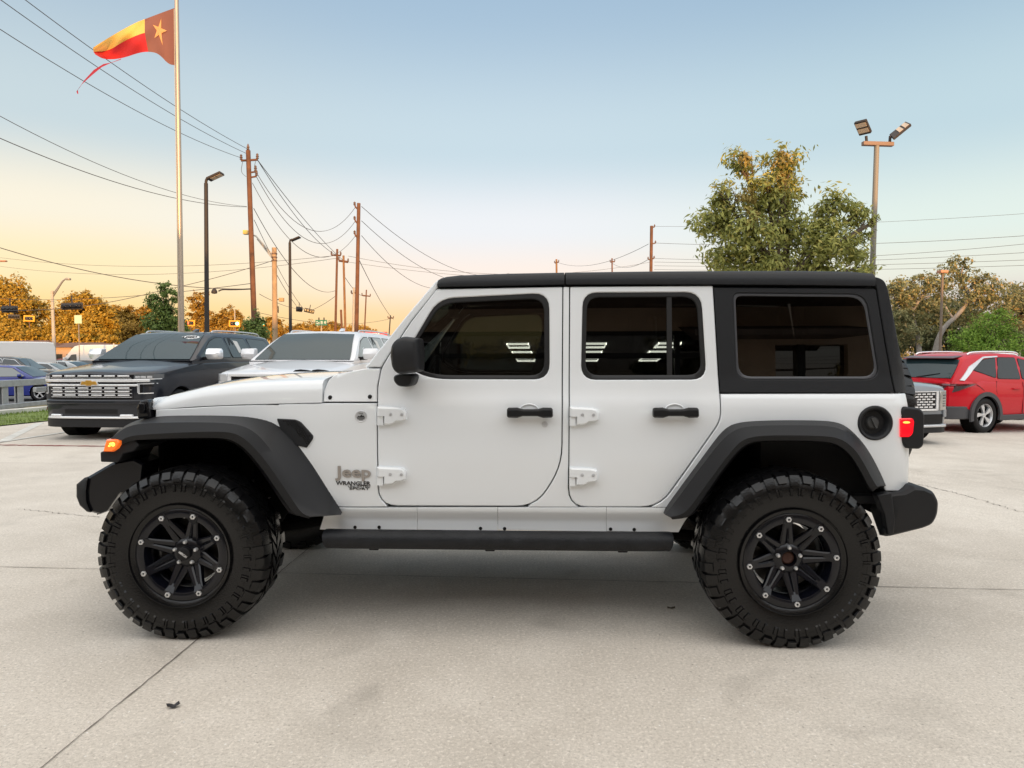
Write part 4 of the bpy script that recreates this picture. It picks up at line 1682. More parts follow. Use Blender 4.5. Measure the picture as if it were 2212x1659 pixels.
def car_wheel(parent, x, y, r, w, style, rimm, full=True):
    """wheel root at hub; outer side faces away from the car's middle"""
    s = 1 if y > 0 else -1
    t = MB()
    prof = [(r * .62, .03), (r * .66, .012), (r * .80, .0), (r * .92, .008), (r * .985, .03), (r, .06), (r, w - .06), (r * .985, w - .03), (r * .8, w), (r * .62, w - .02)]
    t.lathe(prof, 40, 'Y')
    rm = MB()
    rm.lathe([(r * .60, .06), (r * .625, .025), (r * .655, .012), (r * .67, .02), (r * .66, w - .03), (r * .6, w - .05)], 40, 'Y')
    n = 5
    for i in range(n):
        th = 2 * PI * i / n + .3
        for sg in ((-1, 1) if style == 'split' else (0,)):
            if style == 'swirl':
                a0, a1, a2 = th, th + .42, th + .62
                pts = [(.10, th - .25), (.12, th + .35), (.60, th + .48), (.61, th + .1), (.45, th - .02)]
            elif style == 'split':
                a = th + sg * .16
                pts = [(.10, th - .2 * 1), (.10, th + .2), (.61, a + .07), (.61, a - .07)]
            else:
                pts = [(.10, th - .35), (.10, th + .35), (.61, th + .17), (.61, th - .17)]
            pp = [(r * q * math.cos(a), r * q * math.sin(a)) for q, a in pts]
            rm.prism(pp, lambda u, v: (u, .03, v), lambda u, v: (u, .065, v))
    rm.lathe([(.0001, .022), (r * .12, .024), (r * .15, .04), (r * .15, .07)], 20, 'Y')
    bk = MB().lathe([(.0001, .10), (r * .6, .10), (r * .6, .14), (.0001, .14)], 28, 'Y')
    if s > 0:
        for q in (t, rm, bk):
            q.v = [(-a, -b, c) for a, b, c in q.v]
    root = bpy.data.objects.new('wheel', None)
    C.objects.link(root)
    root.parent = parent
    root.location = (x, y, r)
    obj('tyre', t, M_rubber2, root, smooth=50)
    obj('rim', rm, rimm, root, smooth=35)
    obj('brake_disc', bk, M_dark, root)
    return root


def wside(sp, z, x=None):
    k = 1.0
    if x is not None and 'taper' in sp:
        xa, xb, f = sp['taper']
        q = max(0.0, min(1.0, (x - xa) / (xb - xa)))
        k = 1 + (f - 1) * q ** 1.5
    t = max(0, min(1, (z - sp['belt']) / (sp['roof'] - sp['belt'])))
    return k * (sp['wb'] + (sp['wt'] - sp['wb']) * t ** 1.15)


def car(name, label, cat, loc, rz, sp, group=None, full=True):
    root = thing(name, label, cat, loc, rz, group)
    k = MB()
    rings = []
    for x, w, zl, zt in sp['body']:
        h = zt - zl
        cr = sp.get('crown', .03)
        half = [(w * .82, zl), (w * .955, zl + .05), (w * .985, zl + h * .28), (w, zl + h * .58), (w * .99, zl + h * .80), (w * .965, zt - .055), (w * .925, zt - .018), (w * .84, zt), (w * .42, zt + cr * .7), (0, zt + cr)]
        rings.append([(x, -a, b) for a, b in half] + [(x, a, b) for a, b in reversed(half[:-1])])
    k.loft(rings)
    body = obj('body', k, sp['paint'], root, smooth=32)
    # wheel openings cut through the sides
    r = sp['r']
    for wx in sp['wheels']:
        for s in (-1, 1):
            cut = MB().cyl((wx, s * (sp['w'] - .30), r), (wx, s * (sp['w'] + .3), r), r * 1.12, 40)
            co = obj('cut', cut, M_dark, root, smooth=0)
            m = body.modifiers.new('b', 'BOOLEAN')
            m.operation = 'DIFFERENCE'
            m.solver = 'EXACT'
            m.object = co
            bpy.context.view_layer.update()
            me = bpy.data.meshes.new_from_object(body.evaluated_get(bpy.context.evaluated_depsgraph_get()))
            body.modifiers.clear()
            old = body.data
            body.data = me
            bpy.data.objects.remove(co)
            bpy.data.meshes.remove(old)
            lin = MB().lathe([(.05, .0), (r * 1.115, .0), (r * 1.115, .26)], 40, 'Y', (wx, s * (sp['w'] - .295), r))
            if s < 0:
                lin = MB().lathe([(.05, .0), (r * 1.115, .0), (r * 1.115, -.26)], 40, 'Y', (wx, s * (sp['w'] - .295), r))
            obj('wheel_well', lin, M_dark, root, smooth=40)
            car_wheel(root, wx, s * (sp['w'] - .018), r, sp.get('tw', .25), sp.get('style', 'plain'), sp.get('rim', M_alloy))
    body.data.shade_smooth()
    body.data.set_sharp_from_angle(angle=R(32))
    # cabin
    k = MB()
    rings = []
    b_, rf = sp['belt'], sp['roof']
    for x, zt in sp['cabin']:
        t = max(.0, (zt - b_) / (rf - b_))
        y = lambda z: wside(sp, z, x)
        zm = b_ + (zt - b_) * .5
        half = [(y(b_) - .01, b_ - .10), (y(b_), b_), (y(zm), zm), (y(zt - .06 * t) - .002, zt - .06 * t), (y(zt) - .03, zt - .022 * t), (y(zt) - .09, zt), (y(zt) - .3, zt + .012 * t), (0, zt + .02 * t)]
        rings.append([(x, -a, c) for a, c in half] + [(x, a, c) for a, c in reversed(half[:-1])])
    k.loft(rings)
    cab_ = obj('cabin', k, sp['paint'], root, smooth=32)
    # side glass
    for poly in sp['windows']:
        for s in (-1, 1):
            pp = []
            pl_ = fillet([(a, b, .05) for a, b in poly], 3)
            cx = sum(p[0] for p in pl_) / len(pl_)
            cz = sum(p[1] for p in pl_) / len(pl_)
            k = MB()
            k.loft([[(x, s * (wside(sp, z, x) + .005), z) for x, z in pl_], [(x, s * (wside(sp, z, x) - .03), z) for x, z in pl_]])
            wo = obj('side_window', k, sp.get('sglass', M_sglass), root, smooth=20)
            k = MB()
            big = [(cx + (x - cx) * 1.0 + (.012 if x > cx else -.012), cz + (z - cz) + (.012 if z > cz else -.012)) for x, z in pl_]
            k.loft([[(x, s * (wside(sp, z, x) + .003), z) for x, z in big], [(x, s * (wside(sp, z, x) - .03), z) for x, z in big]])
            obj('window_trim', k, sp.get('trim', M_black), wo, smooth=20)
    # windshield and rear glass lie on the sloping ends of the cabin
    for key, nm in (('front', 'windshield'), ('rear', 'rear_window')):
        if key not in sp:
            continue
        (x0, z0), (x1, z1) = sp[key]
        k = MB()
        nu, nv = 9, 9
        cs = sp['cabin']
        top_i = max(range(len(cs)), key=lambda q: cs[q][1])
        line = cs[:top_i + 1] if key == 'front' else cs[top_i:][::-1]

        def xz(z):
            for (xa, za), (xb, zb) in zip(line, line[1:]):
                if za <= z <= zb and zb > za:
                    return xa + (xb - xa) * (z - za) / (zb - za), Vector((zb - za, 0, -(xb - xa))).normalized()
            return line[-1][0], Vector((0, 0, 1))
        for lay in (0, 1):
            for j in range(nv):
                z = z0 + (z1 - z0) * j / (nv - 1)
                x, nrm = xz(z)
                if nrm.z < 0:
                    nrm = -nrm
                t = (z - b_) / (rf - b_)
                hw = wside(sp, z, x) - sp.get('glass_in', .085)
                for i in range(nu):
                    u = i / (nu - 1) * 2 - 1
                    p = Vector((x, u * hw, z + .022 * t * (1 - abs(u)))) + nrm * (.016 if lay == 0 else -.03)
                    k.v.append(tuple(p))
        for lay in (0, 1):
            o_ = lay * nu * nv
            for j in range(nv - 1):
                for i in range(nu - 1):
                    k.f.append((o_ + j * nu + i, o_ + j * nu + i + 1, o_ + (j + 1) * nu + i + 1, o_ + (j + 1) * nu + i))
        o_ = nu * nv
        bd_ = [i for i in range(nu)] + [j * nu + nu - 1 for j in range(1, nv)] + [(nv - 1) * nu + i for i in range(nu - 2, -1, -1)] + [j * nu for j in range(nv - 2, 0, -1)]
        for i in range(len(bd_)):
            a, b = bd_[i], bd_[(i + 1) % len(bd_)]
            k.f.append((a, b, b + o_, a + o_))
        obj(nm, k, M_cglass, root, smooth=30)
    # mirrors and roof rails
    if 'mirror' in sp:
        mx_, mz_ = sp['mirror']
        for s in (-1, 1):
            yb = wside(sp, mz_)
            k = MB()
            sc = sp.get('msize', 1.0)
            k.loft([[(mx_ + a * sc, s * (yb + .10 + q * .22 * sc), mz_ + .02 + b * sc) for a, b in ((-.07 * f_, -.08 * f_), (.05 * f_, -.08 * f_), (.10 * f_, 0), (.06 * f_, .085 * f_), (-.06 * f_, .09 * f_))] for q, f_ in ((0, .85), (.15, 1), (.85, .95), (1, .6))])
            mo_ = obj('mirror', k, sp.get('mirror_mat', sp['paint']), root, smooth=50)
            obj('mirror_arm', MB().obox((mx_, s * (yb + .07), mz_ - .06), (.05, 0, 0), (0, .08, 0), (0, 0, .03)), M_black, mo_, bevel=.01)
    if 'rails' in sp:
        x0, x1 = sp['rails']
        for s in (-1, 1):
            yr = sp['wt'] - .07
            k = MB().tube(smooth_poly([(x0, s * yr, rf - .02), (x0 - .12, s * yr, rf + .035), (x1 + .12, s * yr, rf + .03), (x1, s * yr, rf - .03)], 2), .016, 8)
            obj('roof_rail', k, sp.get('rail_mat', M_alloy), root)
    return root


def front_x(sp, y):
    y = abs(y)
    t = sp['nose']
    for (a, xa), (b, xb) in zip(t, t[1:]):
        if y <= b:
            return xa + (xb - xa) * (y - a) / (b - a)
    return t[-1][1]


def nose_patch(name, root, sp, y0, y1, z0, z1, m, proud=.02, depth=.05, n=14, rear=False, zf=None, bevel=0.0, parent=None, slope=0.0):
    """strip that follows the curved nose (or tail) of a car"""
    k = MB()
    rings = []
    sg = -1 if rear else 1
    for i in range(n + 1):
        y = y0 + (y1 - y0) * i / n
        xf_ = front_x(sp, y) + proud
        a, b = (z0, z1) if zf is None else zf(y)
        rings.append([(sg * xf_, y, a), (sg * (xf_ - slope * (b - a)), y, b), (sg * (xf_ - depth), y, b), (sg * (xf_ - depth), y, a)])
    k.loft(rings)
    return obj(name, k, m, parent or root, smooth=25, bevel=bevel)


# ---- two big three-row SUVs nose-out in the front row
def big_suv_spec(p, L2, trim):
    f = 2.675
    b = -L2
    return dict(paint=p, w=1.03, r=.415, wheels=(1.70, 1.70 - 3.07 - (L2 - 2.675)), belt=1.33, roof=1.90, wb=.985, wt=.76, tw=.28, trim=trim, crown=.045,
                body=[(f - .003, .52, .44, 1.075), (f - .033, .72, .36, 1.115), (f - .105, .87, .30, 1.135), (f - .255, .98, .265, 1.155), (f - .48, 1.02, .255, 1.18), (1.7, 1.03, .25, 1.24), (1.25, 1.03, .25, 1.295),
                      (1.0, 1.03, .25, 1.31), (.0, 1.03, .25, 1.33), (b + 1.2, 1.03, .27, 1.33), (b + .4, 1.02, .32, 1.33), (b + .10, .98, .38, 1.32), (b + .01, .88, .48, 1.28)],
                cabin=[(1.24, 1.31), (1.08, 1.40), (.62, 1.67), (.34, 1.81), (.14, 1.87), (-.15, 1.892), (-.8, 1.90), (b + 1.0, 1.895), (b + .5, 1.87), (b + .3, 1.84), (b + .06, 1.36), (b + .04, 1.30)],
                windows=[[(.93, 1.385), (.36, 1.70), (.08, 1.775), (-.20, 1.785), (-.28, 1.385)], [(-.36, 1.385), (-.29, 1.785), (-1.16, 1.785), (-1.28, 1.385)],
                         [(-1.40, 1.395), (-1.28, 1.785), (b + .52, 1.76), (b + .22, 1.42)]],
                front=((1.17, 1.345), (.30, 1.825)), rear=((b + .08, 1.42), (b + .29, 1.82)), mirror=(.80, 1.43), msize=1.25, rails=(.0, b + .5),
                nose=[(0, f), (.51, f - .003), (.71, f - .033), (.86, f - .105), (.97, f - .255), (1.012, f - .48)])


HEAD = R(-95)
C1 = Vector((-6.80, 14.50, 0))
wv = Vector((math.cos(R(-5)), math.sin(R(-5)), 0))
C2 = C1 + wv * 3.06
s1 = big_suv_spec(P_black, 2.675, M_black)
s1['mirror_mat'] = M_chrome
suv1 = car('large_suv', 'black full size SUV with chrome barred grille and gold emblem, parked beside the grass', 'suv', C1, HEAD, s1)
s2 = big_suv_spec(P_white, 2.9, M_black)
s2['sglass'] = mat('car_side_glass_pale', (.16, .17, .165), .06, spec=.8, coat=.6)
suv2 = car('large_suv', 'white full size SUV with roof rails, parked right beside the black SUV', 'suv', C2, HEAD, s2)

# chrome nose of the black one
gp = nose_patch('grille', suv1, s1, -.73, .73, .70, 1.105, M_gloss, .006, .06)
for z, th in ((1.085, .013), (.885, .011), (.825, .011), (.765, .011)):
    for i in range(6):
        y0 = -.70 + i * 1.4 / 6
        nose_patch('grille_dash', suv1, s1, y0 + .025, y0 + 1.4 / 6 - .025, z - th, z + th, M_chrome, .026, .02, 4, parent=gp, bevel=.004)
for z in (1.05, .855, .795, .735):
    nose_patch('grille_line', suv1, s1, -.71, .71, z - .004, z + .004, M_chrome, .022, .02, 10, parent=gp)
nose_patch('chrome_bar', suv1, s1, -.93, .93, .985, 1.03, M_chrome, .035, .03, 18, parent=gp, bevel=.006)
nose_patch('chrome_bar', suv1, s1, -.80, .80, .915, .95, M_chrome, .035, .03, 18, parent=gp, bevel=.006)
M_gold = mat('emblem_gold', (.60, .33, .06), .3, metal=.6)
e = MB()
bow = [(-.14, -.028), (-.055, -.028), (-.05, -.045), (.045, -.045), (.055, -.028), (.15, -.028), (.13, .028), (.055, .028), (.05, .045), (-.045, .045), (-.055, .028), (-.12, .028)]
xf_ = front_x(s1, 0)
e.prism(bow, lambda u, v: (xf_ + .052, u, .968 + v), lambda u, v: (xf_ + .02, u, .968 + v))
e2 = MB()
e2.prism([(a * 1.10, b * 1.22) for a, b in bow], lambda u, v: (xf_ + .046, u, .968 + v), lambda u, v: (xf_ + .02, u, .968 + v))
eo = obj('emblem_frame', e2, M_chrome, gp)
obj('emblem', e, M_gold, eo, bevel=.003)
for s in (-1, 1):
    lo = nose_patch('headlight', suv1, s1, s * .745, s * 1.0, 1.035, 1.11, mat('headlamp_dark', (.10, .105, .11), .1, coat=1), .008, .08, 8)
    for a, b in ((.76, .82), (.83, .89), (.90, .95)):
        nose_patch('headlight_reflector', suv1, s1, s * a, s * b, 1.045, 1.082, M_clear, .014, .03, 3, parent=lo, bevel=.004)
    nose_patch('headlight_trim', suv1, s1, s * .74, s * 1.0, 1.022, 1.036, M_chrome, .016, .03, 8, parent=lo)
    vo = nose_patch('air_curtain', suv1, s1, s * .80, s * .985, .79, .955, M_gloss, .006, .05, 8)
    nose_patch('running_light', suv1, s1, s * .785, s * .985, .945, .962, M_clear, .016, .03, 8, parent=vo)
    nose_patch('running_light', suv1, s1, s * .785, s * .815, .80, .955, M_clear, .016, .03, 3, parent=vo)
    nose_patch('running_light', suv1, s1, s * .80, s * .985, .785, .80, M_chrome, .016, .03, 8, parent=vo)
    nose_patch('fog_lamp', suv1, s1, s * .90, s * .97, .50, .555, mat('amber_reflector', (.55, .14, .05), .2, coat=1), .012, .03, 4, bevel=.004)
    nose_patch('tow_hook_cover', suv1, s1, s * .52, s * .72, .40, .445, M_chrome, .034, .05, 5, bevel=.012)
nose_patch('lower_intake', suv1, s1, -.46, .46, .455, .53, M_black, .006, .05, 8)
nose_patch('skid_trim', suv1, s1, -.80, .80, .372, .408, M_chrome, .030, .06, 16, bevel=.010)
nose_patch('valance', suv1, s1, -.90, .90, .225, .372, M_trim, .0, .14, 16, bevel=.01)
nose_patch('bumper_band', suv1, s1, -.84, .84, .615, .69, P_black, .035, .06, 16, bevel=.02)
# windshield sticker, price sheets in the side windows
st = text_mb('USED', .12, .001, bold=.006)
st = fit_text(st, -.15, .15, 0, .085)
pA, pB = Vector((1.17, 0, 1.345)), Vector((.30, 0, 1.825))
dr = (pA - pB).normalized()
nr = Vector((pA.z - pB.z, 0, pB.x - pA.x)).normalized()
nr = -nr if nr.z < 0 else nr
base = pB + dr * .15 + nr * .034 + Vector((0, .50, .0))
bg_ = MB()
burst = []
for i in range(28):
    a = 2 * PI * i / 28
    q = 1.0 if i % 2 else .86
    burst.append((.21 * q * math.cos(a), .075 * q * math.sin(a)))
bg_.prism(burst, lambda u, v: tuple(base + Vector((0, u, 0)) - dr * v), lambda u, v: tuple(base + Vector((0, u, 0)) - dr * v - nr * .004))
so = obj('window_sticker', bg_, mat('sticker_white', (.75, .75, .75), .5), suv1, smooth=0)
st.v = [tuple(base + nr * .003 + Vector((0, p[0], 0)) - dr * (p[2] - .042)) for p in st.v]
obj('sticker_text', st, M_bk, so, smooth=0)
for su, sp_ in ((suv1, s1), (suv2, s2)):
    k = MB()
    q = [(-.62, 1.74), (-.80, 1.72), (-.86, 1.46), (-.70, 1.48)]
    k.prism(q, lambda x, z: (x, wside(sp_, z) + .007, z), lambda x, z: (x, wside(sp_, z) + .002, z))
    obj('price_sheet', k, mat('paper_white', (.62, .62, .60), .7), su, smooth=0)
    k = MB()
    q = [(-.40, 1.78), (-.52, 1.79), (-.60, 1.66), (-.56, 1.645), (-.48, 1.74), (-.44, 1.64), (-.40, 1.63)]
    k.prism(q, lambda x, z: (x, wside(sp_, z) + .007, z), lambda x, z: (x, wside(sp_, z) + .002, z))
    obj('window_hanger', k, M_black, su, smooth=0)
    k = MB()
    k.loft([[(-.05 + a, y, 1.905 + h) for a, h in ((.09, 0), (-.08, 0), (-.10, .055), (-.06, .06))] for y in (.30, .34, .38)])
    obj('roof_fin', k, P_black if su is suv1 else P_white, su, bevel=.008)
for s in (-1, 1):
    nose_patch('headlight', suv2, s2, s * .70, s * 1.0, 1.0, 1.125, M_clear, .01, .08, 8, bevel=.01)
nose_patch('grille', suv2, s2, -.62, .62, .62, 1.09, M_gloss, .012, .06)
nose_patch('grille_surround', suv2, s2, -.66, .66, 1.085, 1.12, M_chrome, .03, .05)
nose_patch('lower_intake', suv2, s2, -.7, .7, .40, .52, M_black, .01, .05)
# ---- red crossover seen from behind at three quarters
sr = dict(paint=P_red, w=.93, r=.362, wheels=(1.34, -1.34), belt=1.02, roof=1.64, wb=.90, wt=.66, tw=.235, style='swirl', rim=M_alloy, crown=.03, glass_in=.05, sglass=mat('car_side_glass_dark', (.018, .02, .02), .04, spec=.4), taper=(-1.58, -2.16, .85),
          body=[(2.24, .55, .42, .82), (2.2, .72, .32, .90), (2.05, .84, .26, .95), (1.6, .92, .24, 1.0), (1.0, .93, .24, 1.05), (.2, .925, .24, 1.06), (-.8, .93, .24, 1.08), (-1.4, .935, .26, 1.10),
                (-1.85, .90, .30, 1.10), (-2.08, .84, .34, 1.08), (-2.2, .74, .40, 1.04), (-2.235, .60, .48, .98)],
          cabin=[(1.15, 1.03), (.9, 1.18), (.45, 1.46), (.2, 1.57), (-.1, 1.62), (-.6, 1.645), (-1.3, 1.625), (-1.66, 1.575), (-1.76, 1.54), (-1.86, 1.42), (-2.13, 1.10), (-2.16, 1.03)],
          windows=[[(.85, 1.10), (.32, 1.44), (-.10, 1.53), (-.18, 1.10)], [(-.25, 1.10), (-.18, 1.54), (-.72, 1.545), (-.95, 1.12)], [(-1.0, 1.13), (-.80, 1.54), (-1.18, 1.50), (-1.62, 1.31)]],
          front=((1.12, 1.05), (.28, 1.54)), rear=((-2.12, 1.12), (-1.78, 1.50)), mirror=(.62, 1.12), rails=(.1, -1.5), rail_mat=M_chrome,
          nose=[(0, 2.237), (.59, 2.236), (.735, 2.2), (.835, 2.08), (.895, 1.85), (.93, 1.4)])
RB = R(22)
CR = Vector((9.72, 14.55, -.17)) + Vector((math.cos(RB), math.sin(RB), 0)) * 1.34 + Vector((-math.sin(RB), math.cos(RB), 0)) * .90
red = car('crossover', 'bright red crossover with twisted five spoke wheels, its tail towards the white SUV', 'suv', CR, RB, sr)
nose_patch('light_bar', red, sr, -.82, .82, .985, 1.02, mat('smoked_red', (.12, .006, .01), .12, coat=1), .022, .05, 18, rear=True, slope=.4)
for s in (-1, 1):
    def red_w(x):
        t = [(-2.235, .60), (-2.2, .74), (-2.08, .84), (-1.85, .90), (-1.4, .935)]
        for (xa, wa), (xb, wb_) in zip(t, t[1:]):
            if x <= xb:
                return wa + (wb_ - wa) * (x - xa) / (xb - xa)
        return .935
    def side_lamp(name, lo, hi, m, parent, n=10):
        k = MB()
        rg = []
        for i in range(n + 1):
            t = i / n
            a, b = Vector((*lo[0], 0)).lerp(Vector((*lo[1], 0)), t), Vector((*hi[0], 0)).lerp(Vector((*hi[1], 0)), t)
            ya, yb = s * (red_w(a.x) + .008), s * (red_w(b.x) + .006)
            rg.append([(a.x, ya, a.y), (b.x, yb, b.y), (b.x, yb - s * .05, b.y), (a.x, ya - s * .05, a.y)])
        k.loft(rg)
        return obj(name, k, m, parent, smooth=25)
    M_sm = mat('smoked_red', (.12, .006, .01))
    tl = side_lamp('tail_light', ((-2.20, .975), (-1.66, 1.005)), ((-2.19, 1.015), (-1.64, 1.02)), M_sm, red)
    side_lamp('tail_light_fang', ((-2.16, .845), (-1.86, .955)), ((-2.12, .972), (-1.70, .998)), mat('smoked_lamp', (.06, .04, .045), .12, coat=1), tl)
    k = MB()
    pts = [(s * .50, .85), (s * .55, .85), (s * .70, .965), (s * .60, .965)]
    k.prism(pts, lambda u, v: (-(front_x(sr, u) + .02), u, v), lambda u, v: (-(front_x(sr, u) - .04), u, v))
    obj('tail_light_fang', k, mat('smoked_lamp', (.06, .04, .045)), tl)
    # dark cladding round the arches and along the sill
    for wx in sr['wheels']:
        k = MB()
        rg = []
        for i in range(25):
            a = R(-14 + 208 * i / 24)
            c_, s_ = math.cos(a), math.sin(a)
            r0, r1 = .362 * 1.10, .362 * 1.10 + .085
            rg.append([(wx + r0 * c_, s * .90, .362 + r0 * s_), (wx + r0 * c_, s * .945, .362 + r0 * s_), (wx + r1 * c_, s * .942, .362 + r1 * s_), (wx + r1 * c_, s * .90, .362 + r1 * s_)])
        k.loft(rg)
        obj('arch_cladding', k, mat('cladding_grey', (.055, .055, .06), .6), red, smooth=40)
    obj('sill_cladding', MB().box(-.93, .93, s * .915 - .03, s * .915 + .02, .245, .36), mat('cladding_grey', (.055, .055, .06)), red, bevel=.015)
    k = MB()
    up_ = resample([Vector((a, b, 0)) for a, b in ((-.72, 1.585), (-1.16, 1.57), (-1.68, 1.37), (-1.99, 1.09))], 22)
    lo_ = resample([Vector((a, b, 0)) for a, b in ((-.72, 1.56), (-1.18, 1.535), (-1.60, 1.31), (-1.90, 1.08))], 22)
    k.loft([[(p.x, s * (wside(sr, p.y, p.x) + .014), p.y), (q.x, s * (wside(sr, q.y, q.x) + .014), q.y), (q.x, s * (wside(sr, q.y, q.x) - .02), q.y), (p.x, s * (wside(sr, p.y, p.x) - .02), p.y)] for p, q in zip(up_, lo_)])
    obj('pillar_trim', k, M_alloy, red, smooth=30)
    k = MB()
    k.loft([[(-.55 + a, s * (.93 + q), .90 + b) for a, b in ((.0, -.012), (.20, -.016), (.22, 0), (.18, .014), (.0, .01))] for q in (-.02, .03)])
    obj('door_handle', k, P_red, red, bevel=.006)
for s in (-1, 1):
    for pts in ([(-.97, .40), (-.99, .70), (-1.06, .90), (-1.0, 1.06)], [(-.20, .33), (-.21, .70), (-.19, 1.04)], [(-1.62, 1.0), (-1.50, .93), (-1.42, .87)]):
        k = MB().tube([(x, s * (.93 * (.985 if z < .55 else (1 if z < .85 else .985 - (z - .85) * .16)) - .001), z) for x, z in smooth_poly([Vector((a, b)).to_3d() for a, b in pts], 1) for x, z in ((x, z),)] if False else [(p.x, s * (.925 * (.99 if p.y < .5 else (1.0 if p.y < .9 else 1.0 - (p.y - .9) * .22))), p.y) for p in smooth_poly([(a, b, 0) for a, b in pts], 1)], .0055, 5)
        obj('door_seam', k, M_black, red)
nose_patch('rear_bumper', red, sr, -.885, .885, .30, .56, mat('cladding_grey', (.055, .055, .06)), .035, .25, 40, rear=True, bevel=.02)
nose_patch('skid_plate', red, sr, -.45, .45, .30, .37, M_alloy, .04, .06, 8, rear=True, bevel=.01)
k = MB()
k.loft([[(x, y, z) for x, z in ((-1.62, 1.59), (-1.90, 1.545), (-1.92, 1.525), (-1.66, 1.55))] for y in (-.60, -.3, 0, .3, .60)])
obj('spoiler', k, mat('spoiler_dark', (.07, .006, .01), .3), red, bevel=.008)
k = MB().tube([(-2.14, .05, 1.14), (-2.08, -.3, 1.20), (-2.06, -.42, 1.22)], .008, 6)
obj('rear_wiper', k, M_black, red)

# ---- grey crossover, nose towards the viewer, half hidden by the spare wheel
sg = dict(paint=P_silver, w=.915, r=.345, wheels=(1.32, -1.32), belt=1.0, roof=1.62, wb=.88, wt=.66, tw=.23, crown=.05,
          body=[(2.18, .58, .40, .88), (2.14, .70, .30, .96), (2.0, .83, .25, 1.0), (1.7, .90, .23, 1.03), (1.0, .915, .23, 1.06), (0, .915, .23, 1.06), (-1.2, .915, .25, 1.08), (-1.9, .88, .3, 1.08), (-2.15, .78, .38, 1.02)],
          cabin=[(1.15, 1.03), (.9, 1.17), (.45, 1.45), (.2, 1.56), (-.1, 1.61), (-.6, 1.625), (-1.3, 1.60), (-1.8, 1.53), (-2.05, 1.06), (-2.06, 1.0)],
          windows=[[(.85, 1.09), (.32, 1.42), (-.10, 1.51), (-.18, 1.09)], [(-.25, 1.09), (-.18, 1.52), (-.8, 1.52), (-1.0, 1.1)], [(-1.08, 1.1), (-.9, 1.5), (-1.5, 1.42), (-1.7, 1.15)]],
          front=((1.12, 1.05), (.28, 1.53)), mirror=(.62, 1.12), rails=(.1, -1.5), nose=[(0, 2.18), (.57, 2.18), (.695, 2.14), (.825, 2.0), (.895, 1.7), (.912, 1.2)])
GN = Vector((.26, -.966, 0))
GL = Vector((.966, .26, 0))
CG = Vector((7.55, 12.35, -.095)) - GN * 2.0 - GL * .84
grey = car('crossover', 'grey crossover with bright mesh grille, nose out, peeking from behind the spare wheel', 'suv', CG, math.atan2(GN.y, GN.x), sg)
gp = nose_patch('grille', grey, sg, -.46, .46, .62, .90, M_gloss, .008, .05, 14, zf=lambda y: (.62 + .0 * abs(y), .90 - .02 * abs(y)))
for j in range(6):
    for i in range(10):
        y = -.45 + i * .098 + (.049 if j % 2 else 0)
        z = .645 + j * .044
        if abs(y) > .41 - (.05 if z < .67 else .0):
            continue
        nose_patch('grille_scale', grey, sg, y - .036, y + .036, z - .011, z + .013, M_chrome, .016, .02, 2, parent=gp)
nose_patch('grille_surround', grey, sg, -.47, .47, .585, .615, M_chrome, .025, .04, 14, parent=gp)
nose_patch('grille_surround', grey, sg, -.49, .49, .90, .915, M_chrome, .025, .04, 14, parent=gp)
for s in (-1, 1):
    nose_patch('grille_surround', grey, sg, s * .44, s * .485, .60, .905, M_chrome, .025, .04, 3, parent=gp)
    hl = nose_patch('headlight', grey, sg, s * .53, s * .80, .58, .92, mat('headlamp_warm', (.42, .40, .36), .12, coat=1, metal=.4), .012, .06, 8, bevel=.012)
    for z in (.66, .70, .74, .79, .84):
        nose_patch('headlight_lens', grey, sg, s * .60, s * .74, z - .012, z + .012, mat('lens_dark', (.05, .05, .05), .1, coat=1), .018, .03, 4, parent=hl, bevel=.004)
    nose_patch('bumper_blade', grey, sg, s * .60, s * .90, .47, .59, P_silver, .03, .06, 8, bevel=.015)
nose_patch('lower_intake', grey, sg, -.60, .60, .36, .52, M_black, .012, .06, 12)
nose_patch('skid_trim', grey, sg, -.80, .80, .30, .345, M_alloy, .03, .06, 14, bevel=.012)
nose_patch('valance', grey, sg, -.84, .84, .20, .30, M_trim, .0, .12, 14, bevel=.01)
# ---- silver wagon with roof rails in the row behind the red one
sw_ = dict(sg)
sw_.update(paint=P_lsilver, rail_mat=M_chrome)
sw_['body'] = [(x, w, zl, zt + .05) for x, w, zl, zt in sg['body']]
sw_['belt'], sw_['roof'] = 1.05, 1.68
sw_['cabin'] = [(x, 1.05 + (z - 1.0) * .63 / .62) for x, z in sg['cabin']]
sw_['windows'] = [[(x, 1.05 + (z - 1.0) * .63 / .62) for x, z in w_] for w_ in sg['windows']]
sw_['front'] = tuple((x, 1.05 + (z - 1.0) * .63 / .62) for x, z in sg['front'])
sw_['mirror'] = (.62, 1.16)
wag = car('wagon', 'silver wagon with roof rails, mostly hidden behind the red crossover', 'car', (11.9, 19.3, -.24), R(-172), sw_)

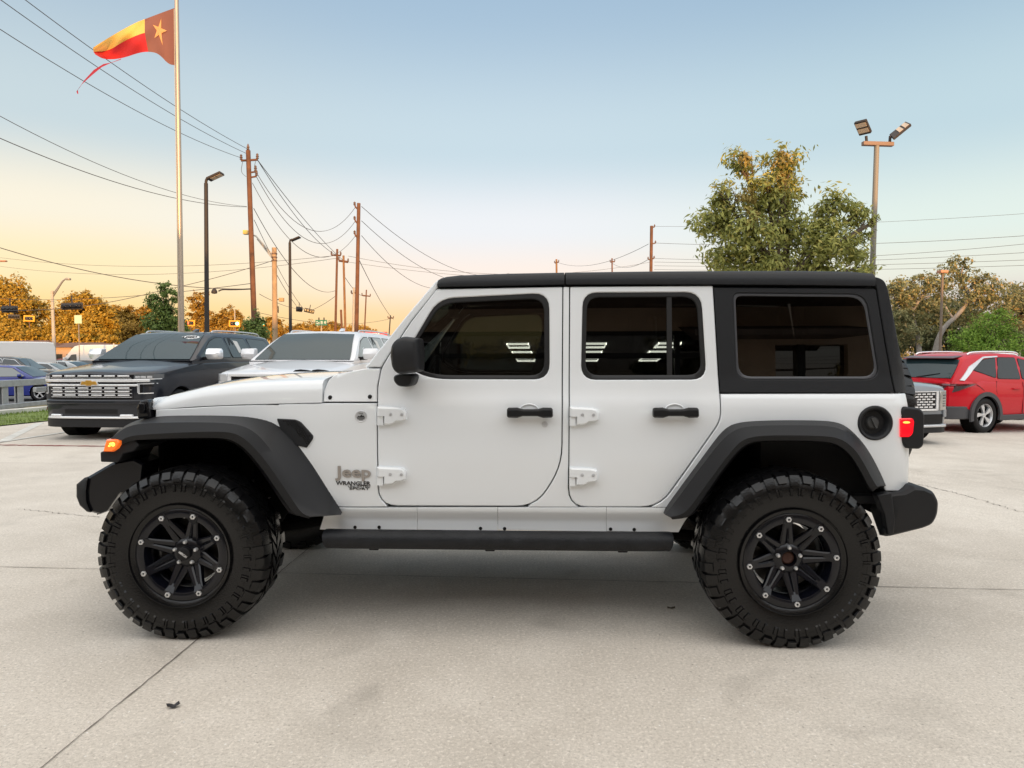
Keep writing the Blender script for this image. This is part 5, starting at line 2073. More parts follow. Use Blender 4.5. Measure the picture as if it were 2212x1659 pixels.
# ---- street traffic, far left
def sedan_spec(p, L2=2.42, roof=1.45, belt=.95, w=.92):
    return dict(paint=p, w=w, r=.33, wheels=(1.42, -1.40), belt=belt, roof=roof, wb=w - .03, wt=w - .25, tw=.22, crown=.03,
                body=[(L2, .6, .32, .66), (L2 - .08, .78, .24, .72), (L2 - .4, .88, .2, .80), (1.3, w, .19, belt - .02), (.6, w, .19, belt), (-.9, w, .19, belt + .02), (-1.6, w, .22, belt + .04), (-L2 + .25, .86, .28, belt + .03), (-L2 + .04, .78, .36, belt - .04), (-L2, .66, .45, belt - .14)],
                cabin=[(1.2, belt + .01), (.8, belt + .22), (.42, roof - .07), (.1, roof - .01), (-.4, roof), (-.9, roof - .05), (-1.4, belt + .28), (-1.95, belt + .05), (-2.0, belt)],
                windows=[[(.88, belt + .06), (.36, roof - .11), (-.15, roof - .075), (-.22, belt + .05)], [(-.3, belt + .05), (-.23, roof - .075), (-.8, roof - .11), (-1.12, belt + .09)]],
                front=((1.15, belt + .035), (.45, roof - .085)), rear=((-1.9, belt + .09), (-.98, roof - .09)), mirror=(.75, belt + .07), msize=.75,
                nose=[(0, L2), (.6, L2 - .02), (.78, L2 - .09), (.88, L2 - .4)])


def suv_spec(p, L2=2.45, roof=1.78, belt=1.12, w=.96, trim=None):
    return dict(paint=p, w=w, r=.38, wheels=(1.45, -1.45), belt=belt, roof=roof, wb=w - .03, wt=w - .22, tw=.25, crown=.04, trim=trim or M_black,
                body=[(L2, .66, .40, .92), (L2 - .08, .82, .3, 1.0), (L2 - .35, .92, .25, 1.06), (1.3, w, .24, belt - .01), (0, w, .24, belt), (-1.5, w, .26, belt), (-L2 + .2, w - .03, .32, belt), (-L2, .84, .42, belt - .06)],
                cabin=[(1.2, belt), (.85, belt + .24), (.45, roof - .1), (.15, roof - .02), (-.6, roof), (-1.6, roof - .02), (-2.0, roof - .08), (-L2 + .1, belt + .05), (-L2 + .06, belt)],
                windows=[[(.88, belt + .06), (.38, roof - .16), (-.12, roof - .10), (-.2, belt + .05)], [(-.27, belt + .05), (-.2, roof - .10), (-1.0, roof - .11), (-1.12, belt + .05)],
                         [(-1.2, belt + .06), (-1.08, roof - .11), (-1.75, roof - .15), (-2.05, belt + .1)]],
                front=((1.15, belt + .035), (.48, roof - .12)), rear=((-L2 + .12, belt + .1), (-2.03, roof - .12)), mirror=(.75, belt + .08),
                nose=[(0, L2), (.66, L2 - .02), (.82, L2 - .09), (.92, L2 - .38)])


def on_street(px, Y):
    p = at(px, 800, Y)
    return Vector((p.x, Y, -.45))


bs_ = sedan_spec(P_blue)
bs_['sglass'] = mat('car_side_glass_pale', (.16, .17, .165))
blue = car('sedan', 'blue sedan on the street behind the guardrail, red tail lamp showing', 'car', on_street(28, 29.5), R(8), bs_)
for s in (-1, 1):
    nose_patch('tail_light', blue, dict(nose=[(0, 2.41), (.6, 2.39), (.78, 2.33), (.9, 2.12)]), s * .48, s * .90, .74, .90, mat('tail_red_lit', (.5, .01, .015), .15, coat=1, emit=(1, .02, .03), estr=.35), .012, .05, 6, rear=True)
dk = suv_spec(P_dgrey, trim=M_chrome)
dark = car('suv', 'black SUV with chrome window trim on the street beyond the blue sedan', 'suv', on_street(30, 36), R(12), dk)
for s in (-1, 1):
    nose_patch('tail_light', dark, dict(nose=[(0, 2.45), (.84, 2.43), (.97, 2.3)]), s * .72, s * .94, 1.0, 1.22, M_redlamp, .015, .05, 4, rear=True)
obj('brake_light', MB().box(-2.2, -2.12, -.2, .2, 1.70, 1.75), mat('tail_red_lit', (.5, .01, .015)), dark)
gs_ = sedan_spec(P_lsilver)
car('sedan', 'pale grey sedan in traffic right of the black SUV', 'car', on_street(98, 40), R(14), gs_)
# high roofed white van
vsp = dict(paint=P_van, w=1.0, r=.36, wheels=(1.9, -1.75), belt=1.25, roof=2.72, wb=.99, wt=.86, tw=.22, crown=.02,
           body=[(2.95, .7, .4, .95), (2.88, .86, .3, 1.05), (2.6, .96, .28, 1.18), (2.0, 1.0, .27, 1.27), (0, 1.0, .27, 1.28), (-2.8, 1.0, .3, 1.28), (-2.95, .96, .35, 1.28)],
           cabin=[(2.35, 1.26), (2.05, 1.62), (1.7, 2.02), (1.45, 2.38), (1.2, 2.60), (.8, 2.70), (-.5, 2.72), (-2.6, 2.71), (-2.85, 2.66), (-2.93, 2.4), (-2.95, 1.25)],
           windows=[[(1.85, 1.34), (1.42, 1.86), (1.0, 1.9), (.95, 1.34)]], front=((2.28, 1.36), (1.72, 2.0)), mirror=(1.85, 1.5), msize=1.3,
           nose=[(0, 2.94), (.7, 2.93), (.86, 2.87), (.96, 2.6)])
van = car('cargo_van', 'white high roof cargo van on the street at the far left', 'van', on_street(0, 46), R(222), vsp)
k = MB()
for dx in (-.14, 0, .14):
    k.box(1.19, 1.23, dx - .02 - .25, dx + .02 - .25, 2.62, 2.70)
obj('roof_marker', k, mat('amber_reflector', (.55, .14, .05)), van)
# box van and further traffic
bsp = dict(vsp)
bsp['paint'] = P_van
bx = car('cargo_van', 'white van in far traffic, seen just left of the black SUV roof', 'van', on_street(205, 62), R(176), vsp)
car('sedan', 'silver sedan in far traffic below the concrete lamp pole', 'car', on_street(137, 50), R(170), sedan_spec(paint('paint_ice', (.5, .53, .55))))
car('sedan', 'dark red sedan far down the street', 'car', on_street(150, 66), R(5), sedan_spec(paint('paint_maroon', (.25, .02, .03)), roof=1.5))
car('sedan', 'black sedan in far traffic close to the white box of the distant van', 'car', on_street(183, 54), R(184), sedan_spec(P_dgrey))
# ================================================================== trees
def leaf_cloud(blobs, n, size, seed, aspect=.45, droop=.4, clusters=60, spread=.16, shell=.55, face=.55):
    """leaf-sized rhombi in clumps through the ellipsoids. blobs: (centre, radii)"""
    rg = np.random.default_rng(seed)
    vol = np.array([r[0] * r[1] * r[2] for c, r in blobs]) ** .8
    vol = vol / vol.sum()
    pts, own = [], []
    for (c, r), w in zip(blobs, vol):
        nc = max(4, int(clusters * w))
        d = rg.normal(size=(nc, 3))
        d /= np.linalg.norm(d, axis=1)[:, None]
        rad = shell + (1 - shell) * rg.random((nc, 1)) ** .7
        rad *= 1 + .10 * rg.normal(size=(nc, 1))
        cc = np.array(c) + d * rad * np.array(r)
        cc = np.vstack([cc, np.array(c) + rg.normal(size=(max(2, nc // 4), 3)) * np.array(r) * .35])
        m = int(n * w)
        idx = rg.integers(0, len(cc), m)
        mean_r = float(np.mean(r))
        sz = (spread * mean_r * (0.7 + .6 * rg.random(len(cc))))[idx][:, None]
        pts.append(cc[idx] + rg.normal(size=(m, 3)) * sz * np.array([1, 1, .75]))
        own.append(np.repeat(np.array([tuple(c)]) - np.array([[0, 0, .3 * r[2]]]), m, axis=0))
    p = np.vstack(pts)
    m = len(p)
    own = np.concatenate(own)
    o_ = (p - own)
    o_ /= np.linalg.norm(o_, axis=1)[:, None] + 1e-9
    nrm = o_ + rg.normal(size=(m, 3)) * face + np.array([0, 0, .25])
    nrm /= np.linalg.norm(nrm, axis=1)[:, None] + 1e-9
    d = rg.normal(size=(m, 3)) + np.array([0, 0, -droop])
    d -= nrm * np.sum(d * nrm, axis=1)[:, None]
    d /= np.linalg.norm(d, axis=1)[:, None] + 1e-9
    L_ = size * (.6 + .8 * rg.random(m))
    s = np.cross(d, nrm)
    W_ = L_ * aspect * .5
    v = np.empty((m, 4, 3))
    v[:, 0] = p - d * L_[:, None] * .5
    v[:, 1] = p + s * W_[:, None]
    v[:, 2] = p + d * L_[:, None] * .5 + np.array([0, 0, -1]) * (L_ * .08)[:, None]
    v[:, 3] = p - s * W_[:, None]
    return v.reshape(-1, 3)


def leaf_obj(name, v, m, parent):
    n = len(v) // 4
    me = bpy.data.meshes.new(name)
    me.vertices.add(len(v))
    me.vertices.foreach_set('co', v.astype(np.float32).ravel())
    me.loops.add(n * 4)
    me.loops.foreach_set('vertex_index', np.arange(n * 4, dtype=np.int32))
    me.polygons.add(n)
    me.polygons.foreach_set('loop_start', np.arange(0, n * 4, 4, dtype=np.int32))
    me.update(calc_edges=True)
    me.materials.append(m)
    o = bpy.data.objects.new(name, me)
    C.objects.link(o)
    o.parent = parent
    return o


M_bark = mat('bark', (.10, .075, .055), .95, bump=.5, bscale=18, var=.3, vscale=6)
M_bark_pale = mat('pale_bark', (.26, .235, .21), .95, bump=.5, bscale=14, var=.3, vscale=5)


def tree(name, label, base, blobs, n, size, m, trunk_r, seed, group=None, aspect=.45, droop=.4, clusters=60, spread=.16, shell=.55, bark=None, limbs=None, fork=.45):
    base = Vector(base)
    root = thing(name, label, 'tree' if 'shrub' not in name else 'shrub', base, 0, group)
    rel = [(Vector(c) - base, r) for c, r in blobs]
    rn = random.Random(seed)
    k = MB()
    top = sum((c for c, r in rel), Vector()) / len(rel)
    fk = Vector((top.x * .3, top.y * .3, max(.3, min(c.z - r[2] * .8 for c, r in rel)) * 1.0 + .1))
    if limbs is None:
        k.tube(smooth_poly([(0, 0, -.3), (rn.uniform(-.1, .1) * fk.z, 0, fk.z * .5), fk], 2), [trunk_r * (1.25 - .5 * i / 8) for i in range(len(smooth_poly([0 * fk, fk, fk], 2)))], 9)
        for c, r in rel:
            mid = fk.lerp(c, .5) + Vector((rn.uniform(-.1, .1), rn.uniform(-.1, .1), .08)) * r[0]
            ps = smooth_poly([fk - Vector((0, 0, .1 * fk.z)), mid, c], 2)
            k.tube(ps, [trunk_r * .62 * (1 - .75 * i / (len(ps) - 1)) for i in range(len(ps))], 6)
            for q in range(5):
                d = Vector((rn.gauss(0, 1), rn.gauss(0, 1), rn.uniform(-.2, 1))).normalized()
                e_ = c + Vector((d.x * r[0], d.y * r[1], d.z * r[2])) * .8
                s_ = fk.lerp(c, rn.uniform(.45, .95))
                ps = smooth_poly([s_, s_.lerp(e_, .5) + Vector((0, 0, .07 * r[2])), e_], 1)
                k.tube(ps, [trunk_r * .28 * (1 - .8 * i / (len(ps) - 1)) for i in range(len(ps))], 5)
    else:
        for pts, r0, r1 in limbs:
            ps = smooth_poly([Vector(p) - base for p in pts], 2)
            k.tube(ps, [r0 + (r1 - r0) * i / (len(ps) - 1) for i in range(len(ps))], 8)
    obj('trunk', k, bark or M_bark, root, smooth=60, recalc=False)
    v = leaf_cloud([(tuple(c), r) for c, r in rel], n, size, seed, aspect, droop, clusters, spread, shell)
    leaf_obj('crown', v, m, root)
    return root


def blob(px, py, Y, rx, rz, ry=None):
    """blob centred on a photo position with radii in photo units"""
    k = Y / F
    return (at(px, py, Y), (rx * k, (ry or (rx * .8 + .0)) * k, rz * k))


L_autumn = leaf_mat('leaf_autumn', (.26, .165, .018), (.50, .31, .032), .25)
L_autumn2 = leaf_mat('leaf_autumn_dark', (.22, .13, .02), (.42, .25, .035), .25)
L_green = leaf_mat('leaf_green', (.09, .15, .04), (.26, .33, .09), .4)
L_tree = leaf_mat('leaf_olive', (.13, .15, .04), (.48, .49, .15), .45, c3=(.50, .42, .12))
L_pod = leaf_mat('seed_pod', (.26, .20, .06), (.38, .30, .09), .3)
L_bright = leaf_mat('leaf_bright', (.10, .20, .025), (.30, .44, .07), .4)
L_oak = leaf_mat('leaf_oak', (.12, .13, .06), (.34, .33, .15), .4, c3=(.44, .30, .13))

FAR = -.45
# big autumn trees across the street
YA = 82


def far_base(px, Y):
    p = at(px, 765, Y)
    return Vector((p.x, Y, FAR))


tree('oak_tree', 'large golden lit tree at the left edge of the picture, behind the white van', far_base(20, YA),
     [blob(-60, 680, YA, 70, 75), blob(20, 655, YA, 60, 52), blob(70, 690, YA + 2, 40, 55), blob(0, 720, YA - 2, 85, 50), blob(50, 745, YA - 3, 60, 38), blob(-20, 620, YA, 40, 25)], 40000, .30, L_autumn, .55, 11,
     aspect=.6, clusters=420, spread=.13, shell=.5)
YB = 80
tree('oak_tree', 'broad golden lit tree just right of the lamp pole with the cobra arm', far_base(180, YB),
     [blob(150, 700, YB, 45, 50), blob(190, 672, YB, 45, 40), blob(225, 705, YB, 35, 40), blob(170, 735, YB - 2, 68, 38), blob(225, 745, YB - 2, 40, 30), blob(180, 650, YB, 30, 18)], 40000, .29, L_autumn, .5, 12,
     aspect=.6, clusters=420, spread=.13, shell=.5)
YC = 95
tree('oak_tree', 'lower rust coloured tree beyond the roof of the black SUV', far_base(285, YC),
     [blob(255, 690, YC, 32, 32), blob(290, 682, YC, 30, 24), blob(325, 690, YC, 28, 30), blob(280, 722, YC, 75, 36)], 24000, .31, L_autumn2, .4, 13, aspect=.6, clusters=300, spread=.13)
YD = 100
tree('oak_tree', 'thin crowned tree with sky showing through, between flagpole and first lot lamp', far_base(432, YD),
     [blob(428, 655, YD, 26, 26), blob(445, 690, YD, 30, 22), blob(415, 690, YD, 22, 18), blob(430, 715, YD, 45, 20)], 7000, .33, L_autumn2, .35, 14, aspect=.55, clusters=150, spread=.12)
tree('oak_tree', 'domed reddish tree right of the first lot lamp', far_base(495, YD),
     [blob(495, 690, YD, 28, 26), blob(480, 715, YD, 35, 24), blob(520, 715, YD, 30, 20)], 12000, .32, L_autumn2, .35, 15, aspect=.55, clusters=160, spread=.13)
# distant low trees along the road to the vanishing point
for i, (px, Y, w_, h_, lab) in enumerate(((585, 120, 30, 22, 'low golden tree beside the concrete signal pole, far down the road'), (655, 150, 34, 16, 'low distant tree left of the green street sign'),
                                          (712, 150, 26, 18, 'small distant tree around the foot of the green street sign'), (765, 170, 40, 12, 'low dark distant tree near the red store front'))):
    tree('oak_tree', lab, far_base(px, Y), [blob(px, 713 - h_ * .4 + 8, Y, w_, h_), blob(px + w_ * .5, 716, Y, w_ * .7, h_ * .7)], 3500, .55, L_autumn2, .3, 30 + i, aspect=.6, clusters=90, spread=.15)
# young green trees in the lot's edge
YE = 23
b0 = at(355, 765, YE)
tree('young_tree', 'young slender green tree left of the flagpole, rising behind the black SUV', (b0.x, YE, 0),
     [blob(352, 622, YE, 17, 22), blob(375, 640, YE, 15, 22), blob(340, 655, YE, 22, 26), blob(372, 680, YE, 26, 30), blob(345, 700, YE, 34, 30), blob(385, 715, YE, 24, 26)], 5200, .105, L_green, .06, 21,
     aspect=.5, clusters=210, spread=.19, droop=.1, shell=.35)
YF = 24
b0 = at(553, 765, YF)
tree('young_tree', 'small green sapling at the foot of the tall wooden utility pole', (b0.x, YF, 0),
     [blob(545, 705, YF, 20, 22), blob(562, 690, YF, 12, 22), blob(556, 720, YF, 28, 20), blob(530, 722, YF, 18, 16)], 2600, .10, L_green, .05, 22, aspect=.5, clusters=110, spread=.2, droop=.1, shell=.35)

# the big tree beyond the roof of the white SUV
YT = 15.5
bt = at(1690, 765, YT)
tb = [blob(1600, 350, YT, 32, 38), blob(1690, 350, YT, 42, 38), blob(1650, 420, YT, 62, 45), blob(1560, 430, YT - .3, 38, 38), blob(1700, 415, YT + .3, 45, 42), blob(1540, 485, YT, 52, 38), blob(1620, 500, YT - .4, 60, 50),
      blob(1700, 500, YT + .2, 60, 55), blob(1800, 450, YT, 45, 40), blob(1850, 460, YT + .2, 32, 34), blob(1780, 520, YT - .2, 62, 48), blob(1850, 530, YT + .2, 42, 45), blob(1570, 560, YT + .3, 55, 38), blob(1660, 575, YT, 65, 40),
      blob(1760, 585, YT + .2, 65, 35), blob(1850, 590, YT, 38, 28), blob(1885, 478, YT, 20, 10)]
big = tree('shade_tree', 'leafy olive green tree with golden seed clusters, standing beyond the white SUV roof', (bt.x, YT, 0), tb, 19000, .125, L_tree, .10, 41, aspect=.34, droop=.55, clusters=620, spread=.22, shell=.35)
pods = [blob(1605, 345, YT - .35, 18, 20), blob(1695, 345, YT - .35, 22, 24), blob(1688, 380, YT - .4, 12, 20), blob(1625, 470, YT - .6, 20, 26), blob(1612, 420, YT - .5, 22, 16)]
v = leaf_cloud([(tuple(Vector(c) - Vector((bt.x, YT, 0))), r) for c, r in pods], 900, .10, 42, .4, .9, 26, .28, .3)
leaf_obj('seed_cluster', v, L_pod, big)

# oaks behind the right end of the lot
YG = 34
bo = at(1985, 765, YG)
tree('oak_tree', 'grey barked oak with forked limbs, nearest the tail of the white SUV', (bo.x, YG, 0),
     [blob(1950, 625, YG, 40, 25), blob(2000, 615, YG, 38, 25), blob(1940, 670, YG, 40, 35), blob(2010, 660, YG, 36, 32), blob(1965, 715, YG, 40, 30)], 7000, .15, L_oak, .2, 51, aspect=.5, clusters=190, spread=.17,
     bark=M_bark_pale, limbs=[((at(1988, 790, YG), at(1984, 740, YG), at(1973, 690, YG), at(1968, 668, YG)), (.13), .09), ((at(1970, 675, YG), at(1955, 655, YG), at(1930, 645, YG)), .10, .04),
                              ((at(1969, 672, YG), at(1985, 650, YG), at(1998, 630, YG)), .11, .04), ((at(1935, 648, YG), at(1925, 625, YG)), .05, .02), ((at(1990, 645, YG), at(2010, 640, YG)), .05, .02)])
YH = 36
bo = at(2020, 765, YH)
tree('oak_tree', 'leaning grey oak whose bare limb curves up to the right, sunlit at the crown', (bo.x, YH, 0),
     [blob(2060, 580, YH, 38, 24), blob(2090, 600, YH, 45, 22), blob(2030, 605, YH, 34, 20), blob(2130, 625, YH, 50, 28), blob(2170, 650, YH, 45, 30), blob(2095, 640, YH, 50, 28), blob(2075, 560, YH, 20, 10), blob(2110, 680, YH + 2, 60, 35), blob(2040, 650, YH + 2, 40, 35)], 8000, .15, L_oak, .2, 52,
     aspect=.5, clusters=300, spread=.13, bark=M_bark_pale,
     limbs=[((at(2012, 795, YH), at(2025, 735, YH), at(2040, 705, YH), at(2070, 680, YH), at(2088, 655, YH)), .15, .09), ((at(2086, 660, YH), at(2090, 630, YH), at(2075, 600, YH), at(2080, 575, YH)), .10, .03),
            ((at(2088, 655, YH), at(2120, 645, YH), at(2160, 650, YH)), .10, .03), ((at(2090, 632, YH), at(2110, 610, YH), at(2130, 605, YH)), .06, .02), ((at(2060, 690, YH), at(2040, 660, YH), at(2030, 625, YH)), .07, .02)])
YI = 42
tree('oak_tree', 'dense dark oak at the right edge of the picture behind the green bush', (at(2190, 765, YI).x, YI, 0),
     [blob(2200, 670, YI, 50, 40), blob(2230, 640, YI, 50, 40), blob(2150, 705, YI, 50, 40), blob(2220, 720, YI, 60, 45)], 11000, .19, L_oak, .3, 53, aspect=.5, clusters=220, spread=.16)
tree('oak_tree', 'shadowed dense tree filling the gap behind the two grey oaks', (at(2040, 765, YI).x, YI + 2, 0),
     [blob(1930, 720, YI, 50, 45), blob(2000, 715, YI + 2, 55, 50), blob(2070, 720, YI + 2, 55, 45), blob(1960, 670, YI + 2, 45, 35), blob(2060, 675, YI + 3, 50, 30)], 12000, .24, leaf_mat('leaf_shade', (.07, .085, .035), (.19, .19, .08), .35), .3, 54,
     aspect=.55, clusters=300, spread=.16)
YJ = 25
tree('green_shrub', 'bright green bushy young tree behind the red crossover', (at(2125, 765, YJ).x, YJ, 0),
     [blob(2085, 735, YJ, 32, 28), blob(2130, 715, YJ, 38, 34), blob(2165, 700, YJ, 28, 28), blob(2180, 735, YJ, 30, 30), blob(2130, 755, YJ, 60, 24), blob(2150, 680, YJ, 22, 14), blob(2215, 755, YJ, 22, 22)], 9000, .085, L_bright, .07, 55,
     aspect=.45, clusters=300, spread=.2, droop=.0, shell=.45)

# ================================================================== poles, lamps, wires, signals, signs
M_wood = mat('pole_wood', (.135, .062, .034), .9, var=.3, vscale=3, bump=.3, bscale=20)
M_conc_pole = mat('pole_concrete', (.40, .36, .31), .9, var=.15, vscale=3)
M_bronze = mat('pole_bronze', (.032, .027, .026), .6, spec=.3)
M_galv = mat('pole_galvanised', (.42, .35, .28), .34, metal=.75)
M_wire = mat('wire_dark', (.06, .06, .065), .7)
M_ins = mat('insulator', (.13, .08, .06), .6)


def ground_at(x, y):
    return ground_z(x, y)


def pole(name, label, cat, px0, py0, px1, py1, Y, w0, w1, m, group=None, n=14):
    """vertical pole through two photo positions at depth Y; widths in photo units"""
    top = at(px1, py1, Y)
    low = at(px0, py0, Y)
    k = Y / F
    d = (low - top)
    gz = ground_at(low.x, Y)
    base = top + d * ((top.z - gz) / (top.z - low.z))
    base.z = gz
    root = thing(name, label, cat, base, 0, group)
    obj('pole', MB().tube([Vector((0, 0, -.2)), (top - base) * .5, top - base], [w0 * k / 2, (w0 + w1) * k / 4, w1 * k / 2], n), m, root, smooth=60)
    return root, base, top


# flagpole and flag
YFP = 19
fp_, fb_, ft_ = pole('flagpole', 'tall silver flagpole carrying a torn flag, behind the black SUV', 'flagpole', 391.5, 714, 381.3, 0, YFP, 14, 8.6, M_galv)
tp = at(380, -62, YFP) - fb_
obj('pole_upper', MB().tube([at(381.3, 2, YFP) - fb_, tp], [8.6 * YFP / F / 2, 7.5 * YFP / F / 2], 14), M_galv, fp_, smooth=60)
obj('finial', MB().lathe([(.0001, -.09), (.06, -.07), (.09, 0), (.06, .07), (.0001, .09)], 16, 'Z', tuple(tp)), M_gold, fp_, smooth=60)
rope = at(376, 20, YFP - .12) - fb_
obj('halyard', MB().tube(smooth_poly([rope, at(377.5, 150, YFP - .12) - fb_, at(381, 380, YFP - .1) - fb_, at(386, 640, YFP - .1) - fb_], 1), .008, 5), mat('rope', (.4, .36, .3), .9), fp_)
topE = smooth_poly([(380.5, 16, 0), (350, 27, 0), (316, 40, 0), (290, 50, 0), (240, 78, 0), (213, 95, 0), (201, 103, 0)], 2)
midE = smooth_poly([(379.5, 78, 0), (350, 72, 0), (325, 68, 0), (300, 74, 0), (265, 90, 0), (235, 110, 0), (202, 112, 0)], 2)
botE = smooth_poly([(378, 141, 0), (364, 139, 0), (345, 118, 0), (330, 112, 0), (305, 112, 0), (262, 127, 0), (225, 129, 0), (206, 118, 0)], 2)
NU, NVV = 48, 10
tE, mE, bE = resample(topE, NU), resample(midE, NU), resample(botE, NU)


def flag_pt(i, v):
    u = i / (NU - 1)
    q = tE[i].lerp(mE[i], v / .5) if v < .5 else mE[i].lerp(bE[i], (v - .5) / .5)
    dep = YFP - .05 + .34 * math.sin(u * 8.5 + .4 + v * .8) * u ** .6 + .26 * math.sin(v * 4.0 + u * 6) * u + .07 * math.sin(v * 9 - u * 17) * u
    return at(q.x, q.y, dep)


flag = thing('flag', 'torn red, white and blue flag with a single star, streaming left from the tall pole', 'flag', fb_ + Vector((0, 0, 8)))
fo = Vector(flag.location)


def flag_piece(name, i0, i1, v0, v1, m, nv=6):
    k = MB()
    nu = i1 - i0 + 1
    for i in range(i0, i1 + 1):
        for j in range(nv + 1):
            k.v.append(tuple(flag_pt(i, v0 + (v1 - v0) * j / nv) - fo))
    for i in range(nu - 1):
        for j in range(nv):
            a = i * (nv + 1) + j
            k.f.append((a, a + 1, a + nv + 2, a + nv + 1))
    return obj(name, k, m, flag, smooth=80, recalc=False)


def cloth(name, col, tr=.35):
    m, n, b = node_mat(name)
    b.inputs['Base Color'].default_value = (*col, 1)
    b.inputs['Roughness'].default_value = .9
    t_ = n.nodes.new('ShaderNodeBsdfTranslucent')
    t_.inputs[0].default_value = (*col, 1)
    mx_ = n.nodes.new('ShaderNodeMixShader')
    mx_.inputs[0].default_value = tr
    n.links.new(b.outputs[0], mx_.inputs[1])
    n.links.new(t_.outputs[0], mx_.inputs[2])
    n.links.new(mx_.outputs[0], n.nodes['Material Output'].inputs[0])
    return m


iu = 17
flag_piece('field', 0, iu, 0, 1, cloth('flag_blue_sun_tint', (.25, .11, .09)), 12)  # blue field browned: orange sunset light is put into the cloth colour
flag_piece('white_stripe', iu, NU - 1, 0, .5, cloth('flag_white_sun_tint', (.82, .54, .14)))  # white cloth tinted yellow-orange, evening sunlight painted into it
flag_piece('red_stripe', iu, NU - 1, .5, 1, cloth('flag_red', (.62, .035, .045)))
k = MB()
ctr = (.52, .45)
spts = []
for i in range(10):
    a = PI / 2 + i * PI / 5 + .25
    q = .26 if i % 2 == 0 else .085
    spts.append((ctr[0] + q * .95 * math.cos(a), ctr[1] - q * math.sin(a) * 1.2))


def field_pt(u, v, off):
    f_ = u * iu
    i = min(int(f_), NU - 2)
    p = flag_pt(i, v).lerp(flag_pt(i + 1, v), f_ - i)
    return p + Vector((0, -off, 0)) - fo


cpt = field_pt(ctr[0], ctr[1], .02)
k.v = [tuple(cpt)]
for i in range(10):
    a, b = spts[i], spts[(i + 1) % 10]
    k.v += [tuple(field_pt(a[0], a[1], .02)), tuple(field_pt(b[0], b[1], .02))]
    k.f.append((0, 1 + 2 * i, 2 + 2 * i))
obj('star', k, cloth('flag_star_sun_tint', (.70, .42, .18)), flag, smooth=0, recalc=False)  # star colour carries the same painted sunset tint
rp_ = [at(262, 128, YFP + .1), at(240, 136, YFP), at(222, 142, YFP), at(200, 158, YFP), at(180, 178, YFP), at(172, 190, YFP), at(167, 196, YFP), at(169, 203, YFP)]
rw = [.02, .012, .045, .085, .05, .008, .03, .012]
k = MB()
for p, w_ in zip(rp_, rw):
    k.v += [tuple(p - fo + Vector((.4 * w_, 0, w_))), tuple(p - fo - Vector((.4 * w_, .02, w_)))]
for i in range(len(rp_) - 1):
    k.f.append((2 * i, 2 * i + 1, 2 * i + 3, 2 * i + 2))
obj('torn_strip', k, cloth('flag_red_dark', (.35, .03, .06)), flag, smooth=60, recalc=False)

# lot lamps
M_lens = mat('lamp_lens', (.50, .40, .30), .5)


def lamp_head(root, base, pA, pB, Y, width, m=M_bronze, lens=True, tilt=None):
    """flat area-light head from photo point pA (near pole) to pB"""
    a, b = at(*pA, Y) - base, at(*pB, Y) - base
    d = b - a
    L_ = d.length
    d.normalize()
    sdv = Vector((0, 1, 0))
    n_ = d.cross(sdv).normalized()
    if n_.z > 0:
        n_ = -n_
    k = MB().obox((a + b) / 2, d * L_ / 2, sdv * width / 2, n_ * .035)
    h = obj('lamp_head', k, m, root, bevel=.015)
    if lens:
        for t0, t1 in ((.22, .56), (.60, .94)):
            k = MB().obox(a + d * L_ * (t0 + t1) / 2 + n_ * .036, d * L_ * (t1 - t0) / 2, sdv * width * .36, n_ * .006)
            obj('lamp_lens', k, M_lens, h)
    return h


r_, b_, t_ = pole('lot_lamp', 'tall bronze lot lamp right of the flagpole, with one tilted head', 'street lamp', 447, 710, 445, 396, 22, 11, 8, M_bronze)
obj('arm', MB().tube(smooth_poly([t_ - b_ - Vector((0, 0, .1)), at(445, 388, 22) - b_, at(452, 383, 22) - b_], 2), .045, 8), M_bronze, r_)
lamp_head(r_, b_, (450, 388), (480, 374), 22, .33)
r_, b_, t_ = pole('lot_lamp', 'slimmer far lot lamp between the concrete pole and the second wooden pole', 'street lamp', 627.5, 714, 626, 524, 36, 7.5, 5.5, M_bronze)
obj('arm', MB().tube(smooth_poly([t_ - b_ - Vector((0, 0, .1)), at(626, 519, 36) - b_, at(631, 517, 36) - b_], 2), .045, 8), M_bronze, r_)
lamp_head(r_, b_, (629, 520), (648, 512), 36, .33, lens=False)
YL2 = 16.5
r_, b_, t_ = pole('twin_lamp', 'grey lot lamp with two tilted heads on a crossbar, right of the leafy tree', 'street lamp', 1884.5, 590, 1894, 312, YL2, 12.5, 10.5, mat('pole_grey', (.20, .185, .16), .6))
M_pg = MATS['pole_grey']
ca, cb = at(1863, 310, YL2) - b_, at(1929, 312, YL2) - b_
obj('crossbar', MB().obox((ca + cb) / 2, (cb - ca) / 2, (0, .06, 0), (0, 0, .045)), mat('crossbar_brown', (.20, .13, .10), .6), r_, bevel=.01)
obj('bracket', MB().cyl(at(1872, 306, YL2) - b_, at(1871, 294, YL2) - b_, .03), M_bronze, r_)
obj('bracket', MB().cyl(at(1922, 306, YL2) - b_, at(1923, 294, YL2) - b_, .03), M_bronze, r_)
h = MB()
q = [at(1844, 267, YL2) - b_, at(1869.5, 260.5, YL2 - .25) - b_, at(1881.5, 288, YL2 - .05) - b_, at(1856, 294, YL2 + .2) - b_]
nn = (q[1] - q[0]).cross(q[3] - q[0]).normalized()
nn = nn if nn.y < 0 else -nn
h.loft([[p for p in q], [p - nn * .07 for p in q]])
hh = obj('lamp_head', h, M_bronze, r_, bevel=.01)
